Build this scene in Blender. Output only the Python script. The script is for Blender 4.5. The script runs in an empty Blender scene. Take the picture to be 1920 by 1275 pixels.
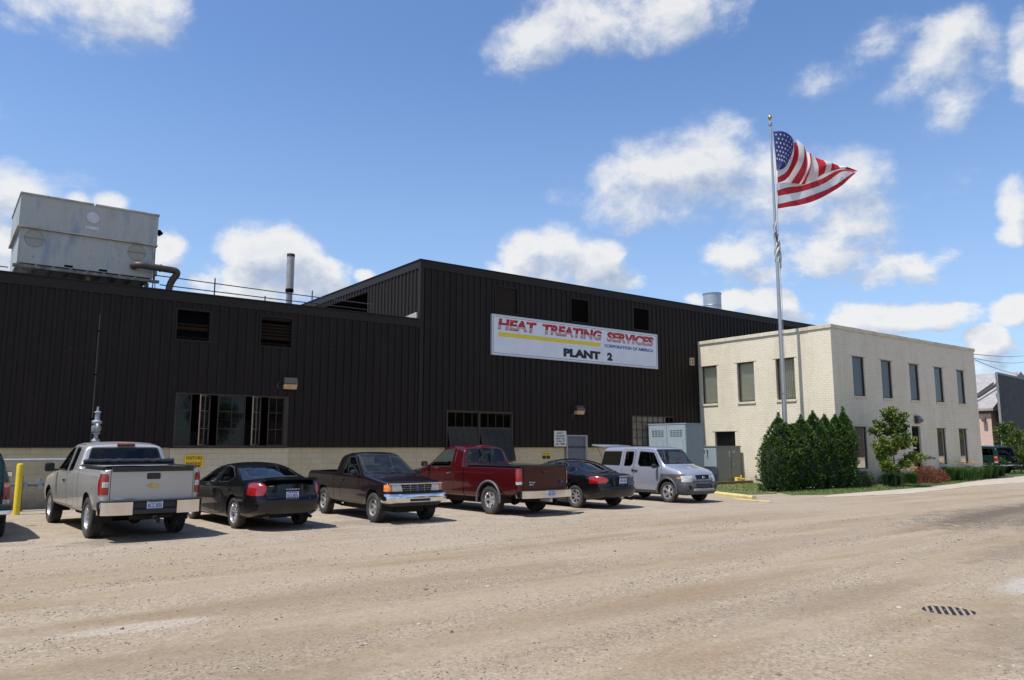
import bpy, bmesh, math, random
from mathutils import Vector, Matrix
from math import radians as rad, sin, cos, pi, sqrt, atan2, tan

# ------------------------------------------------------------------ camera, sky, sun, exposure
S = bpy.context.scene
col = S.collection
CAM_H = 1.85
cd = bpy.data.cameras.new('camera')
cam = bpy.data.objects.new('camera', cd)
col.objects.link(cam)
cam.location = (0, 0, CAM_H)
cam.rotation_euler = (rad(90 + 7.945), 0, rad(-37.0))
cd.sensor_width = 36.0
cd.lens = 1433.0 / 1920 * 36
cd.clip_start = 0.1
cd.clip_end = 3000
S.camera = cam

SUN_AZ, SUN_EL = rad(-86.0), rad(65.0)        # azimuth from +Y towards +X
to_sun = Vector((sin(SUN_AZ) * cos(SUN_EL), cos(SUN_AZ) * cos(SUN_EL), sin(SUN_EL)))
sd = bpy.data.lights.new('sun', 'SUN')
sd.energy = 5.0
sd.angle = rad(0.53)
sd.color = (1.0, 0.955, 0.89)
sun = bpy.data.objects.new('sun', sd)
col.objects.link(sun)
sun.rotation_euler = to_sun.to_track_quat('Z', 'Y').to_euler()

S.view_settings.view_transform = 'Standard'
S.view_settings.look = 'None'
S.view_settings.exposure = 0.20
S.view_settings.gamma = 1.0

W = bpy.data.worlds.new('World')
S.world = W
W.use_nodes = True
W.cycles.sampling_method = 'MANUAL'
W.cycles.sample_map_resolution = 512


class NT:
    """small helper to write node trees"""
    def __init__(s, tree):
        s.t = tree
    def n(s, typ, **kw):
        nd = s.t.nodes.new(typ)
        for k, v in kw.items():
            if k == 'ins':
                for i, val in v.items():
                    if isinstance(val, bpy.types.NodeSocket):
                        s.t.links.new(val, nd.inputs[i])
                    else:
                        nd.inputs[i].default_value = val
            else:
                setattr(nd, k, v)
        return nd
    def math(s, op, a, b=None, clamp=False, c=None):
        nd = s.t.nodes.new('ShaderNodeMath'); nd.operation = op; nd.use_clamp = clamp
        for i, v in enumerate((a, b, c)):
            if v is None: continue
            if isinstance(v, bpy.types.NodeSocket): s.t.links.new(v, nd.inputs[i])
            else: nd.inputs[i].default_value = v
        return nd.outputs[0]
    def mix(s, f, a, b, blend='MIX'):
        nd = s.t.nodes.new('ShaderNodeMix'); nd.data_type = 'RGBA'; nd.blend_type = blend
        for i, v in ((0, f), (6, a), (7, b)):
            if isinstance(v, bpy.types.NodeSocket): s.t.links.new(v, nd.inputs[i])
            else: nd.inputs[i].default_value = v if i == 0 else (v if len(v) == 4 else (*v, 1))
        return nd.outputs[2]
    def ramp(s, fac, *stops):
        nd = s.t.nodes.new('ShaderNodeValToRGB'); s.t.links.new(fac, nd.inputs[0])
        el = nd.color_ramp.elements
        while len(el) < len(stops): el.new(0.5)
        for e, (p, c) in zip(el, stops):
            e.position = p
            e.color = (c, c, c, 1) if isinstance(c, (int, float)) else (*c, 1)
        return nd.outputs[0]
    def noise(s, vec, scale, detail=4, rough=0.5, dist=0.0):
        nd = s.t.nodes.new('ShaderNodeTexNoise')
        s.t.links.new(vec, nd.inputs['Vector'])
        nd.inputs['Scale'].default_value = scale; nd.inputs['Detail'].default_value = detail
        nd.inputs['Roughness'].default_value = rough; nd.inputs['Distortion'].default_value = dist
        return nd.outputs[0]
    def mapping(s, vec, loc=(0, 0, 0), rot=(0, 0, 0), scale=(1, 1, 1), typ='POINT'):
        nd = s.t.nodes.new('ShaderNodeMapping'); nd.vector_type = typ
        s.t.links.new(vec, nd.inputs[0])
        nd.inputs[1].default_value = loc; nd.inputs[2].default_value = rot; nd.inputs[3].default_value = scale
        return nd.outputs[0]


def build_world():
    t = W.node_tree
    t.nodes.clear()
    N = NT(t)
    out = N.n('ShaderNodeOutputWorld')
    bg = N.n('ShaderNodeBackground')
    bg.inputs[1].default_value = 0.088
    sky = N.n('ShaderNodeTexSky')
    sky.sky_type = 'NISHITA'
    sky.sun_disc = False
    sky.sun_elevation = SUN_EL
    sky.sun_rotation = SUN_AZ
    sky.air_density = 1.0
    sky.dust_density = 0.6
    sky.ozone_density = 2.0
    geo = N.n('ShaderNodeTexCoord')
    vec = geo.outputs['Generated']
    sep = N.n('ShaderNodeSeparateXYZ', ins={0: vec})
    az = N.math('ARCTAN2', sep.outputs[0], sep.outputs[1])
    el = N.math('ARCSINE', sep.outputs[2])
    comb = N.n('ShaderNodeCombineXYZ', ins={0: az, 1: el})
    # cloud banks: azimuth, elevation, half-width, half-height, tilt (degrees)
    banks = CLOUDS
    # field of one group of clouds, used twice: as it is and shifted towards the sun
    g = bpy.data.node_groups.new('cloud_field', 'ShaderNodeTree')
    g.interface.new_socket('P', in_out='INPUT', socket_type='NodeSocketVector')
    g.interface.new_socket('F', in_out='OUTPUT', socket_type='NodeSocketFloat')
    G = NT(g)
    gi = G.n('NodeGroupInput'); go = G.n('NodeGroupOutput')
    acc = None
    rot = {}
    for i, (a, e, w, h, r, k) in enumerate(sorted(banks, key=lambda q: q[4])):
        if r not in rot:         # the sky coordinates turned by the tilt of the bank
            cr, sr = cos(rad(r)), sin(rad(r))
            if r == 0: rot[r] = gi.outputs[0]
            else:
                rot[r] = G.mapping(gi.outputs[0], (0, 0, 0), (0, 0, -rad(r)), (1, 1, 1))
        cr, sr = cos(rad(r)), sin(rad(r))
        ca, ce = rad(a) * cr + rad(e) * sr, -rad(a) * sr + rad(e) * cr
        sw, sh = 1 / rad(w), 1 / rad(h)
        src = rot[r]
        if acc is not None and i % 6 == 0:      # the link to the running value keeps the shader evaluating banks in turn
            src = G.n('ShaderNodeVectorMath', operation='MULTIPLY_ADD', ins={0: acc, 1: (1e-9, 1e-9, 1e-9), 2: src}).outputs[0]
            rot[r] = src
        q = G.n('ShaderNodeVectorMath', operation='MULTIPLY_ADD', ins={0: src, 1: (sw, sh, 0), 2: (-ca * sw, -ce * sh, 0)}).outputs[0]
        d2 = G.n('ShaderNodeVectorMath', operation='DOT_PRODUCT', ins={0: q, 1: q}).outputs['Value']
        f = G.math('MULTIPLY_ADD', d2, -k, c=k)
        acc = f if acc is None else G.math('SMOOTH_MAX', acc, f, c=0.35)
    acc = G.math('MAXIMUM', acc, -1.5)
    nz = G.mapping(gi.outputs[0], (3.1, 1.7, 0.0), (0, 0, 0), (1.0, 1.35, 1.0))
    n1 = G.noise(nz, 13.0, 7, 0.63, 0.15)
    f = G.math('MULTIPLY_ADD', G.math('SUBTRACT', n1, 0.5), 3.0, c=acc)
    g.links.new(f, go.inputs[0])
    def field(p):
        nd = t.nodes.new('ShaderNodeGroup'); nd.node_tree = g
        t.links.new(p, nd.inputs[0]); return nd.outputs[0]
    f0 = field(comb.outputs[0])
    sh = N.n('ShaderNodeVectorMath', operation='ADD', ins={0: comb.outputs[0], 1: (rad(-0.9), rad(1.5), 0)})
    f1 = field(sh.outputs[0])
    crisp = N.n('ShaderNodeMapRange', ins={0: el, 1: rad(8), 2: rad(17), 3: 2.3, 4: 0.85}).outputs[0]
    f0c = N.math('ADD', N.math('MULTIPLY', N.math('SUBTRACT', f0, 0.30), crisp), 0.30)
    dens = N.n('ShaderNodeMapRange', interpolation_type='SMOOTHERSTEP', ins={0: f0c, 1: -0.30, 2: 1.15, 3: 0.0, 4: 1.0}).outputs[0]
    lit = N.math('ADD', N.math('MULTIPLY', N.math('SUBTRACT', f0, f1), 0.75), 0.58, clamp=True)
    thick = N.math('MULTIPLY', N.math('SUBTRACT', f0, 0.5, clamp=True), 0.30, clamp=True)
    lit2 = N.math('SUBTRACT', lit, thick, clamp=True)
    ccol = N.ramp(lit2, (0.0, (0.46, 0.54, 0.70)), (0.28, (0.60, 0.67, 0.80)), (0.55, (0.78, 0.82, 0.89)), (0.85, (0.97, 0.975, 0.98)))
    csc = N.n('ShaderNodeVectorMath', operation='SCALE', ins={0: ccol}); csc.inputs[3].default_value = 8.9
    # clear sky as the photograph shows it: a little lighter and hazier low down
    tint = N.mix(1.0, sky.outputs[0], SKY_TINT, 'MULTIPLY')
    hz = N.n('ShaderNodeMapRange', ins={0: el, 1: rad(2.0), 2: rad(30.0), 3: 0.42, 4: 0.0}, interpolation_type='SMOOTHSTEP').outputs[0]
    base = N.mix(hz, tint, (4.9, 6.5, 8.8))
    final = N.mix(N.math('MULTIPLY', dens, 0.96), base, csc.outputs[0])
    # below the horizon: plain ground tone
    up = N.n('ShaderNodeMapRange', ins={0: sep.outputs[2], 1: -0.02, 2: 0.0, 3: 0.0, 4: 1.0}).outputs[0]
    final = N.mix(up, (2.6, 2.3, 1.9), final)
    t.links.new(final, bg.inputs[0])
    t.links.new(bg.outputs[0], out.inputs[0])


SKY_TINT = (1.30, 1.52, 1.80)
CLOUDS = [
    (3.0, 27.2, 3.8, 1.8, 0, 0.80),
    (7.6, 28.2, 5.0, 2.4, 0, 1.00),
    (11.0, 28.8, 2.0, 1.6, 0, 0.80),
    (6.4, 26.8, 4.1, 1.4, 0, 0.50),
    (39.1, 29.4, 5.2, 2.3, 20, 1.00),
    (44.3, 30.5, 7.0, 2.6, 0, 1.00),
    (50.1, 30.4, 5.4, 2.2, 0, 0.90),
    (37.0, 28.0, 2.9, 1.1, 20, 0.70),
    (68.8, 26.2, 2.2, 1.5, 0, 0.90),
    (67.7, 24.4, 3.7, 2.1, 20, 0.90),
    (68.1, 22.0, 2.0, 2.1, 0, 0.80),
    (63.8, 26.0, 2.2, 1.1, 20, 0.30),
    (60.4, 24.9, 1.9, 0.9, 0, 0.22),
    (70.5, 24.7, 1.3, 2.0, 0, 0.35),
    (46.9, 19.6, 4.2, 2.9, 0, 1.00),
    (50.9, 19.9, 6.0, 3.5, 0, 1.10),
    (55.5, 18.6, 4.5, 2.8, 0, 0.95),
    (47.6, 17.6, 5.7, 1.9, 0, 0.80),
    (60.9, 17.8, 3.8, 2.7, 0, 0.95),
    (61.6, 16.3, 3.2, 1.7, 0, 0.75),
    (57.9, 16.5, 4.3, 1.6, 0, 0.60),
    (41.8, 18.4, 1.8, 0.7, 0, 0.20),
    (55.6, 13.9, 4.2, 1.8, 0, 0.75),
    (60.2, 13.2, 5.2, 1.9, 0, 0.75),
    (63.9, 11.7, 4.6, 1.7, 0, 0.62),
    (61.7, 14.7, 3.2, 1.3, 0, 0.65),
    (55.2, 12.4, 4.4, 1.1, 0, 0.30),
    (61.4, 9.0, 2.2, 1.2, 0, 0.70),
    (64.3, 8.6, 4.8, 1.1, 0, 0.80),
    (66.5, 8.6, 2.4, 1.0, 0, 0.60),
    (69.2, 6.8, 1.5, 1.1, 0, 1.10),
    (69.6, 5.9, 1.9, 1.1, 0, 0.90),
    (68.1, 5.0, 3.8, 0.8, 0, 0.70),
    (3.1, 15.5, 2.6, 2.2, 0, 1.10),
    (3.3, 12.9, 2.6, 3.3, 0, 0.90),
    (6.5, 15.9, 1.0, 0.7, 0, 1.00),
    (8.4, 16.0, 1.3, 0.8, 0, 1.00),
    (12.0, 13.3, 1.6, 1.8, 0, 1.00),
    (5.0, 13.8, 3.4, 3.4, 0, 0.70),
    (17.3, 13.8, 2.3, 2.3, 0, 1.10),
    (19.9, 13.4, 3.4, 2.5, 0, 1.10),
    (22.2, 12.2, 3.2, 1.9, 0, 1.00),
    (17.8, 11.4, 5.0, 1.7, 0, 0.90),
    (16.0, 10.3, 3.6, 1.0, 0, 0.70),
    (38.0, 14.6, 2.2, 2.0, 0, 1.10),
    (40.3, 14.6, 2.7, 2.4, 0, 1.15),
    (42.7, 13.4, 3.2, 2.0, 0, 1.00),
    (39.9, 12.6, 5.0, 1.8, 0, 0.90),
    (45.5, 12.3, 1.8, 1.0, 0, 0.60),
    (25.9, 12.4, 1.1, 0.7, 0, 1.00),
    (24.2, 11.0, 2.6, 0.8, 0, 0.60),
    (55.8, 10.1, 2.2, 1.3, 0, 1.00),
    (53.2, 10.4, 1.9, 1.1, 0, 1.00),
    (50.6, 10.7, 1.1, 0.7, 0, 0.60),
    (54.3, 9.0, 5.2, 1.3, 0, 0.80),
    (71.3, 14.8, 1.1, 2.0, 0, 0.85),
    (71.2, 13.2, 1.2, 1.2, 0, 0.90),
    (70.8, 8.5, 1.5, 1.3, 0, 0.95),
    (72.4, 23.9, 0.9, 2.7, 0, 0.60),
    (66.8, 16.4, 1.7, 0.7, 20, 0.15),
    (76.0, 22.3, 3.3, 1.9, 0, 0.90),
    (75.7, 10.6, 4.0, 3.1, 0, 1.00),
    (80.1, 14.3, 4.2, 2.9, 0, 0.90),
    (-1.6, 13.1, 4.8, 3.1, 0, 1.00),
    (-4.8, 20.6, 5.7, 2.2, 0, 0.80),
    (-7.5, 9.1, 4.5, 2.6, 0, 1.00),
    (-60.0, 25.0, 14.0, 6.0, 0, 1.00),
    (-95.0, 35.0, 18.0, 7.0, 0, 0.90),
    (-140.0, 20.0, 20.0, 6.0, 0, 1.00),
    (150.0, 28.0, 20.0, 8.0, 0, 1.00),
    (110.0, 18.0, 22.0, 6.0, 0, 1.00),
    (-170.0, 12.0, 22.0, 5.0, 0, 1.00),
    (175.0, 45.0, 16.0, 9.0, 0, 0.80),
    (130.0, 10.0, 25.0, 4.0, 0, 1.00),
    (-110.0, 12.0, 20.0, 5.0, 0, 1.00),
]
build_world()

# ------------------------------------------------------------------ object helpers
def tag(o, label=None, cat=None, group=None, kind=None):
    if label: o['label'] = label
    if cat: o['category'] = cat
    if group: o['group'] = group
    if kind: o['kind'] = kind
    return o


def empty(name, loc=(0, 0, 0), rz=0.0, parent=None, **kw):
    o = bpy.data.objects.new(name, None)
    o.empty_display_size = 0.2
    col.objects.link(o)
    o.location = loc
    o.rotation_euler = (0, 0, rz)
    if parent: o.parent = parent
    return tag(o, **kw)


def copy_tree(o, parent=None):
    c = o.copy(); col.objects.link(c)
    if parent: c.parent = parent
    for ch in list(o.children): copy_tree(ch, c)
    return c


def obj_from_mesh(name, me, mats, parent=None, loc=None, **kw):
    if not isinstance(mats, (list, tuple)): mats = [mats]
    for m in mats: me.materials.append(m)
    o = bpy.data.objects.new(name, me)
    col.objects.link(o)
    if parent: o.parent = parent
    if loc: o.location = loc
    return tag(o, **kw)


class MB:
    """collects shapes and links them as one mesh object"""
    def __init__(s):
        s.bm = bmesh.new()
        s.mi = 0
    def face(s, pts, mi=None):
        vs = [s.bm.verts.new(p) for p in pts]
        f = s.bm.faces.new(vs); f.material_index = s.mi if mi is None else mi
        return f
    def box(s, x0, x1, y0, y1, z0, z1, bev=0.0, M=None, mi=None, taper=None):
        c = [(x0, y0, z0), (x1, y0, z0), (x1, y1, z0), (x0, y1, z0), (x0, y0, z1), (x1, y0, z1), (x1, y1, z1), (x0, y1, z1)]
        if taper:
            cx, cy = (x0 + x1) / 2, (y0 + y1) / 2
            c = c[:4] + [(cx + (p[0] - cx) * taper, cy + (p[1] - cy) * taper, p[2]) for p in c[4:]]
        vs = [s.bm.verts.new((M @ Vector(p)) if M else p) for p in c]
        fs = []
        for q in ((3, 2, 1, 0), (4, 5, 6, 7), (0, 1, 5, 4), (1, 2, 6, 5), (2, 3, 7, 6), (3, 0, 4, 7)):
            f = s.bm.faces.new([vs[i] for i in q]); f.material_index = s.mi if mi is None else mi; fs.append(f)
        if bev > 0:
            es = list({e for f in fs for e in f.edges})
            r = bmesh.ops.bevel(s.bm, geom=es, offset=bev, segments=2, profile=0.5, affect='EDGES')
            for f in r['faces']: f.material_index = s.mi if mi is None else mi
        return s
    def tube(s, pts, r, n=10, caps=True, r2=None, mi=None, closed=False):
        pts = [Vector(p) for p in pts]
        rings = []
        m = len(pts)
        up = None
        for i, p in enumerate(pts):
            if closed: d = (pts[(i + 1) % m] - pts[i - 1]).normalized()
            elif i == 0: d = (pts[1] - p).normalized()
            elif i == m - 1: d = (p - pts[i - 1]).normalized()
            else: d = ((pts[i + 1] - p).normalized() + (p - pts[i - 1]).normalized()).normalized()
            if up is None:
                up = Vector((0, 0, 1)) if abs(d.z) < 0.9 else Vector((1, 0, 0))
            a = d.cross(up).normalized(); b = a.cross(d).normalized(); up = b
            rr = r[i] if isinstance(r, (list, tuple)) else (r + ((r2 if r2 is not None else r) - r) * i / max(1, m - 1))
            rings.append([s.bm.verts.new(p + (a * cos(2 * pi * k / n) + b * sin(2 * pi * k / n)) * rr) for k in range(n)])
        fs = []
        for i in range(m if closed else m - 1):
            A, B = rings[i], rings[(i + 1) % m]
            for k in range(n):
                fs.append(s.bm.faces.new((A[k], A[(k + 1) % n], B[(k + 1) % n], B[k])))
        if caps and not closed:
            fs.append(s.bm.faces.new(list(reversed(rings[0])))); fs.append(s.bm.faces.new(rings[-1]))
        for f in fs: f.material_index = s.mi if mi is None else mi
        return s
    def lathe(s, prof, n=24, M=None, mi=None, cap=False):
        """prof: (radius, height) pairs about z"""
        rings = []
        for (r, z) in prof:
            ring = []
            for k in range(n):
                p = Vector((r * cos(2 * pi * k / n), r * sin(2 * pi * k / n), z))
                ring.append(s.bm.verts.new((M @ p) if M else p))
            rings.append(ring)
        fs = []
        for A, B in zip(rings, rings[1:]):
            for k in range(n): fs.append(s.bm.faces.new((A[k], A[(k + 1) % n], B[(k + 1) % n], B[k])))
        if cap:
            fs.append(s.bm.faces.new(list(reversed(rings[0])))); fs.append(s.bm.faces.new(rings[-1]))
        for f in fs: f.material_index = s.mi if mi is None else mi
        return s
    def prism(s, pts, axis, a, b, mi=None):
        """2-D outline extruded along an axis ('x': pts are (y,z), 'y': (x,z), 'z': (x,y))"""
        def P(p, t):
            return {'x': (t, p[0], p[1]), 'y': (p[0], t, p[1]), 'z': (p[0], p[1], t)}[axis]
        A = [s.bm.verts.new(P(p, a)) for p in pts]; B = [s.bm.verts.new(P(p, b)) for p in pts]
        fs = [s.bm.faces.new(A), s.bm.faces.new(list(reversed(B)))]
        for i in range(len(pts)):
            j = (i + 1) % len(pts); fs.append(s.bm.faces.new((A[j], A[i], B[i], B[j])))
        for f in fs: f.material_index = s.mi if mi is None else mi
        return s
    def slats(s, n):
        """cut every mesh across y so that it can be bent"""
        for k in range(-n, n + 1):
            bmesh.ops.bisect_plane(s.bm, geom=s.bm.verts[:] + s.bm.edges[:] + s.bm.faces[:], plane_co=(0, k / n, 0), plane_no=(0, 1, 0), dist=1e-5)
        return s
    def bend(s, sp, end):
        """follow the plan curve of a vehicle's nose (end=1) or tail (end=-1)"""
        s.slats(6)
        kf, kr = sp.get('curve', (0.10, 0.06)); rc = sp.get('rc', 0.28)
        for v in s.bm.verts:
            u = abs(v.co.y) / sp['w']
            c = max(0.0, u - (1 - rc * 0.75 / sp['w'])) / (rc * 0.75 / sp['w'])
            c = rc * (1 - sqrt(max(0.0, 1 - min(1, c) ** 2))) * 0.8
            if end > 0: v.co.x -= kf * u ** 2.2 + c
            else: v.co.x += kr * u ** 2.2 + c
        return s
    def build(s, name, mats, parent=None, smooth=None, fixn=True, **kw):
        if fixn: bmesh.ops.recalc_face_normals(s.bm, faces=s.bm.faces[:])
        me = bpy.data.meshes.new(name)
        s.bm.to_mesh(me); s.bm.free()
        if smooth is not None:
            me.polygons.foreach_set('use_smooth', [True] * len(me.polygons))
            if smooth < 180: me.set_sharp_from_angle(angle=rad(smooth))
        return obj_from_mesh(name, me, mats, parent, **kw)


# ------------------------------------------------------------------ materials
MATS = {}
def new_mat(name):
    m = bpy.data.materials.new(name); m.use_nodes = True
    t = m.node_tree; t.nodes.clear()
    N = NT(t)
    out = N.n('ShaderNodeOutputMaterial'); b = N.n('ShaderNodeBsdfPrincipled')
    t.links.new(b.outputs[0], out.inputs[0])
    return m, N, b, out


def simple(name, c, rough=0.6, metal=0.0, var=0.12, vs=6.0, bump=0.0, bs=60.0, coat=0.0, spec=0.5, dirt=None, stretch=(1, 1, 1)):
    """painted / plain surface with a gentle uneven tone and roughness"""
    if name in MATS: return MATS[name]
    m, N, b, out = new_mat(name)
    tc = N.n('ShaderNodeTexCoord').outputs['Object']
    v = N.mapping(tc, scale=stretch)
    n = N.noise(v, vs, 6, 0.6)
    lo = tuple(x * (1 - var) for x in c); hi = tuple(min(1, x * (1 + var)) for x in c)
    cc = N.ramp(n, (0.3, lo), (0.7, hi))
    if dirt:
        dn = N.noise(v, vs * 0.35, 5, 0.65, 0.3)
        cc = N.mix(N.math('MULTIPLY', N.ramp(dn, (0.48, 0.0), (0.68, 1.0)), dirt[1]), cc, dirt[0])
    N.t.links.new(cc, b.inputs['Base Color'])
    rr = N.n('ShaderNodeMapRange', ins={0: n, 1: 0.3, 2: 0.7, 3: max(0.02, rough * 0.85), 4: min(1, rough * 1.15)}).outputs[0]
    N.t.links.new(rr, b.inputs['Roughness'])
    b.inputs['Metallic'].default_value = metal
    b.inputs['Coat Weight'].default_value = coat
    b.inputs['Coat Roughness'].default_value = 0.04
    b.inputs['Specular IOR Level'].default_value = spec
    if bump:
        bp = N.n('ShaderNodeBump', ins={0: bump, 2: N.noise(tc, bs, 4, 0.6)})
        bp.inputs[1].default_value = 0.02
        N.t.links.new(bp.outputs[0], b.inputs['Normal'])
    MATS[name] = m
    return m


def paint(name, c, metal=0.0, dusty=0.25, rough=0.35):
    """car paint: clear coat, road dust low on the body, dark inside face"""
    if name in MATS: return MATS[name]
    m, N, b, out = new_mat(name)
    tc = N.n('ShaderNodeTexCoord').outputs['Object']
    sep = N.n('ShaderNodeSeparateXYZ', ins={0: tc})
    n = N.noise(tc, 3.0, 5, 0.6)
    low = N.n('ShaderNodeMapRange', ins={0: N.math('ADD', sep.outputs[2], N.math('MULTIPLY', n, -0.45)), 1: -0.15, 2: 0.42, 3: 1.0, 4: 0.0}, interpolation_type='SMOOTHSTEP').outputs[0]
    low = N.math('MULTIPLY', low, dusty * 1.6, clamp=True)
    film = N.math('ADD', low, N.math('MULTIPLY', N.noise(tc, 1.2, 4, 0.6), dusty * 0.05), clamp=True)
    cc = N.mix(film, c, (0.30, 0.26, 0.21))
    N.t.links.new(cc, b.inputs['Base Color'])
    b.inputs['Metallic'].default_value = metal
    N.t.links.new(N.math('ADD', N.math('MULTIPLY', film, 0.5), rough, clamp=True), b.inputs['Roughness'])
    N.t.links.new(N.math('SUBTRACT', 0.75, N.math('MULTIPLY', film, 0.7), clamp=True), b.inputs['Coat Weight'])
    b.inputs['Coat Roughness'].default_value = 0.03
    b.inputs['Specular IOR Level'].default_value = 0.12
    # the inside of the sheet metal is dark trim
    d = N.n('ShaderNodeBsdfDiffuse'); d.inputs[0].default_value = (0.02, 0.02, 0.02, 1)
    g = N.n('ShaderNodeNewGeometry')
    mx = N.n('ShaderNodeMixShader', ins={0: g.outputs['Backfacing'], 1: b.outputs[0], 2: d.outputs[0]})
    N.t.links.new(mx.outputs[0], out.inputs[0])
    MATS[name] = m
    return m


def glass(name, tint=(0.5, 0.55, 0.55), rough=0.0, refl=1.0, dusty=0.0):
    """thin pane: tinted see-through plus a mirror reflection that grows at grazing angles"""
    if name in MATS: return MATS[name]
    m, N, b, out = new_mat(name)
    N.t.nodes.remove(b)
    tr = N.n('ShaderNodeBsdfTransparent'); tr.inputs[0].default_value = (*tint, 1)
    gl = N.n('ShaderNodeBsdfGlossy'); gl.inputs['Roughness'].default_value = rough
    lw = N.n('ShaderNodeLayerWeight'); lw.inputs[0].default_value = 0.18
    f = N.math('ADD', N.math('MULTIPLY', lw.outputs['Fresnel'], 1.3 * refl), 0.03, clamp=True)
    tc = N.n('ShaderNodeTexCoord').outputs['Object']
    bp = N.n('ShaderNodeBump', ins={0: 0.25, 2: N.noise(tc, 1.6, 2, 0.5)}); bp.inputs[1].default_value = 0.02
    N.t.links.new(bp.outputs[0], gl.inputs['Normal'])
    mx = N.n('ShaderNodeMixShader', ins={0: f, 1: tr.outputs[0], 2: gl.outputs[0]})
    res = mx
    if dusty:
        df = N.n('ShaderNodeBsdfDiffuse'); df.inputs[0].default_value = (0.35, 0.33, 0.30, 1)
        dn = N.ramp(N.noise(tc, 3.0, 6, 0.65), (0.35, dusty * 0.25), (0.7, dusty))
        res = N.n('ShaderNodeMixShader', ins={0: dn, 1: mx.outputs[0], 2: df.outputs[0]})
    N.t.links.new(res.outputs[0], out.inputs[0])
    m.use_transparent_shadow = True
    MATS[name] = m
    return m


def lens_mat(name, c, rough=0.12):
    """coloured lamp lens with a fine fluted pattern"""
    if name in MATS: return MATS[name]
    m, N, b, out = new_mat(name)
    tc = N.n('ShaderNodeTexCoord').outputs['Object']
    v = N.n('ShaderNodeTexVoronoi', ins={0: tc}); v.inputs['Scale'].default_value = 16
    cc = N.ramp(v.outputs[0], (0.0, tuple(min(1, x * 1.25) for x in c)), (0.6, tuple(x * 0.75 for x in c)))
    N.t.links.new(cc, b.inputs['Base Color'])
    b.inputs['Roughness'].default_value = rough
    b.inputs['Coat Weight'].default_value = 1.0
    bp = N.n('ShaderNodeBump', ins={0: 0.3, 2: v.outputs[0]}); bp.inputs[1].default_value = 0.02
    N.t.links.new(bp.outputs[0], b.inputs['Normal'])
    MATS[name] = m
    return m


def masonry(name, cols, mortar, bw, bh, msize, rough=0.8, axis='x', stain=(0.55, 0.48, 0.36), stain_amt=0.5, bump=0.6, mfac=1.0, grime=0.0, horiz_only=False):
    """painted block / brick courses in world metres on a wall running along x or y"""
    if name in MATS: return MATS[name]
    m, N, b, out = new_mat(name)
    tc = N.n('ShaderNodeTexCoord').outputs['Object']
    sp = N.n('ShaderNodeSeparateXYZ', ins={0: tc})
    u = N.math('ADD', sp.outputs[0], sp.outputs[1])
    wob = N.math('MULTIPLY', N.math('SUBTRACT', N.noise(tc, 2.2, 3, 0.5), 0.5), 0.03)
    v = N.n('ShaderNodeCombineXYZ', ins={0: u, 1: N.math('ADD', sp.outputs[2], wob)}).outputs[0]
    br = N.n('ShaderNodeTexBrick', ins={'Vector': v})
    br.offset = 0.5; br.squash = 1.0
    br.inputs['Scale'].default_value = 1.0
    br.inputs['Brick Width'].default_value = bw
    br.inputs['Row Height'].default_value = bh
    br.inputs['Mortar Size'].default_value = msize
    br.inputs['Mortar Smooth'].default_value = 0.3
    br.inputs['Bias'].default_value = 0.0
    br.inputs['Color1'].default_value = (*cols[0], 1)
    br.inputs['Color2'].default_value = (*cols[1], 1)
    br.inputs['Mortar'].default_value = (*mortar, 1)
    # joints show only in places: paint has filled most of them
    patchy = N.ramp(N.noise(N.mapping(tc, scale=(1, 1, 2.4)), 1.3, 6, 0.7, 0.4), (0.36, 0.0), (0.62, 1.0))
    flat = N.ramp(N.noise(tc, 7.0, 5, 0.6), (0.3, cols[0]), (0.7, cols[1]))
    c = N.mix(N.math('MULTIPLY', N.math('ADD', N.math('MULTIPLY', patchy, 0.75), 0.25), mfac), flat, br.outputs[0])
    st = N.ramp(N.noise(N.mapping(tc, scale=(1.2, 1.2, 0.28)), 1.1, 7, 0.68, 0.5), (0.46, 0.0), (0.72, 1.0))
    c = N.mix(N.math('MULTIPLY', st, stain_amt), c, stain)
    if grime:
        lowz = N.n('ShaderNodeMapRange', ins={0: N.math('ADD', sp.outputs[2], N.math('MULTIPLY', N.noise(tc, 2.5, 5, 0.7), -0.8)), 1: -0.35, 2: 0.35, 3: 1.0, 4: 0.0}).outputs[0]
        c = N.mix(N.math('MULTIPLY', lowz, grime), c, (0.16, 0.13, 0.10))
    N.t.links.new(c, b.inputs['Base Color'])
    b.inputs['Roughness'].default_value = rough
    h = N.math('ADD', N.math('MULTIPLY', br.outputs['Fac'], -1.0), N.math('MULTIPLY', N.noise(tc, 35, 4, 0.65), 0.55))
    bp = N.n('ShaderNodeBump', ins={0: bump, 2: h}); bp.inputs[1].default_value = 0.012
    N.t.links.new(bp.outputs[0], b.inputs['Normal'])
    MATS[name] = m
    return m


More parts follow.
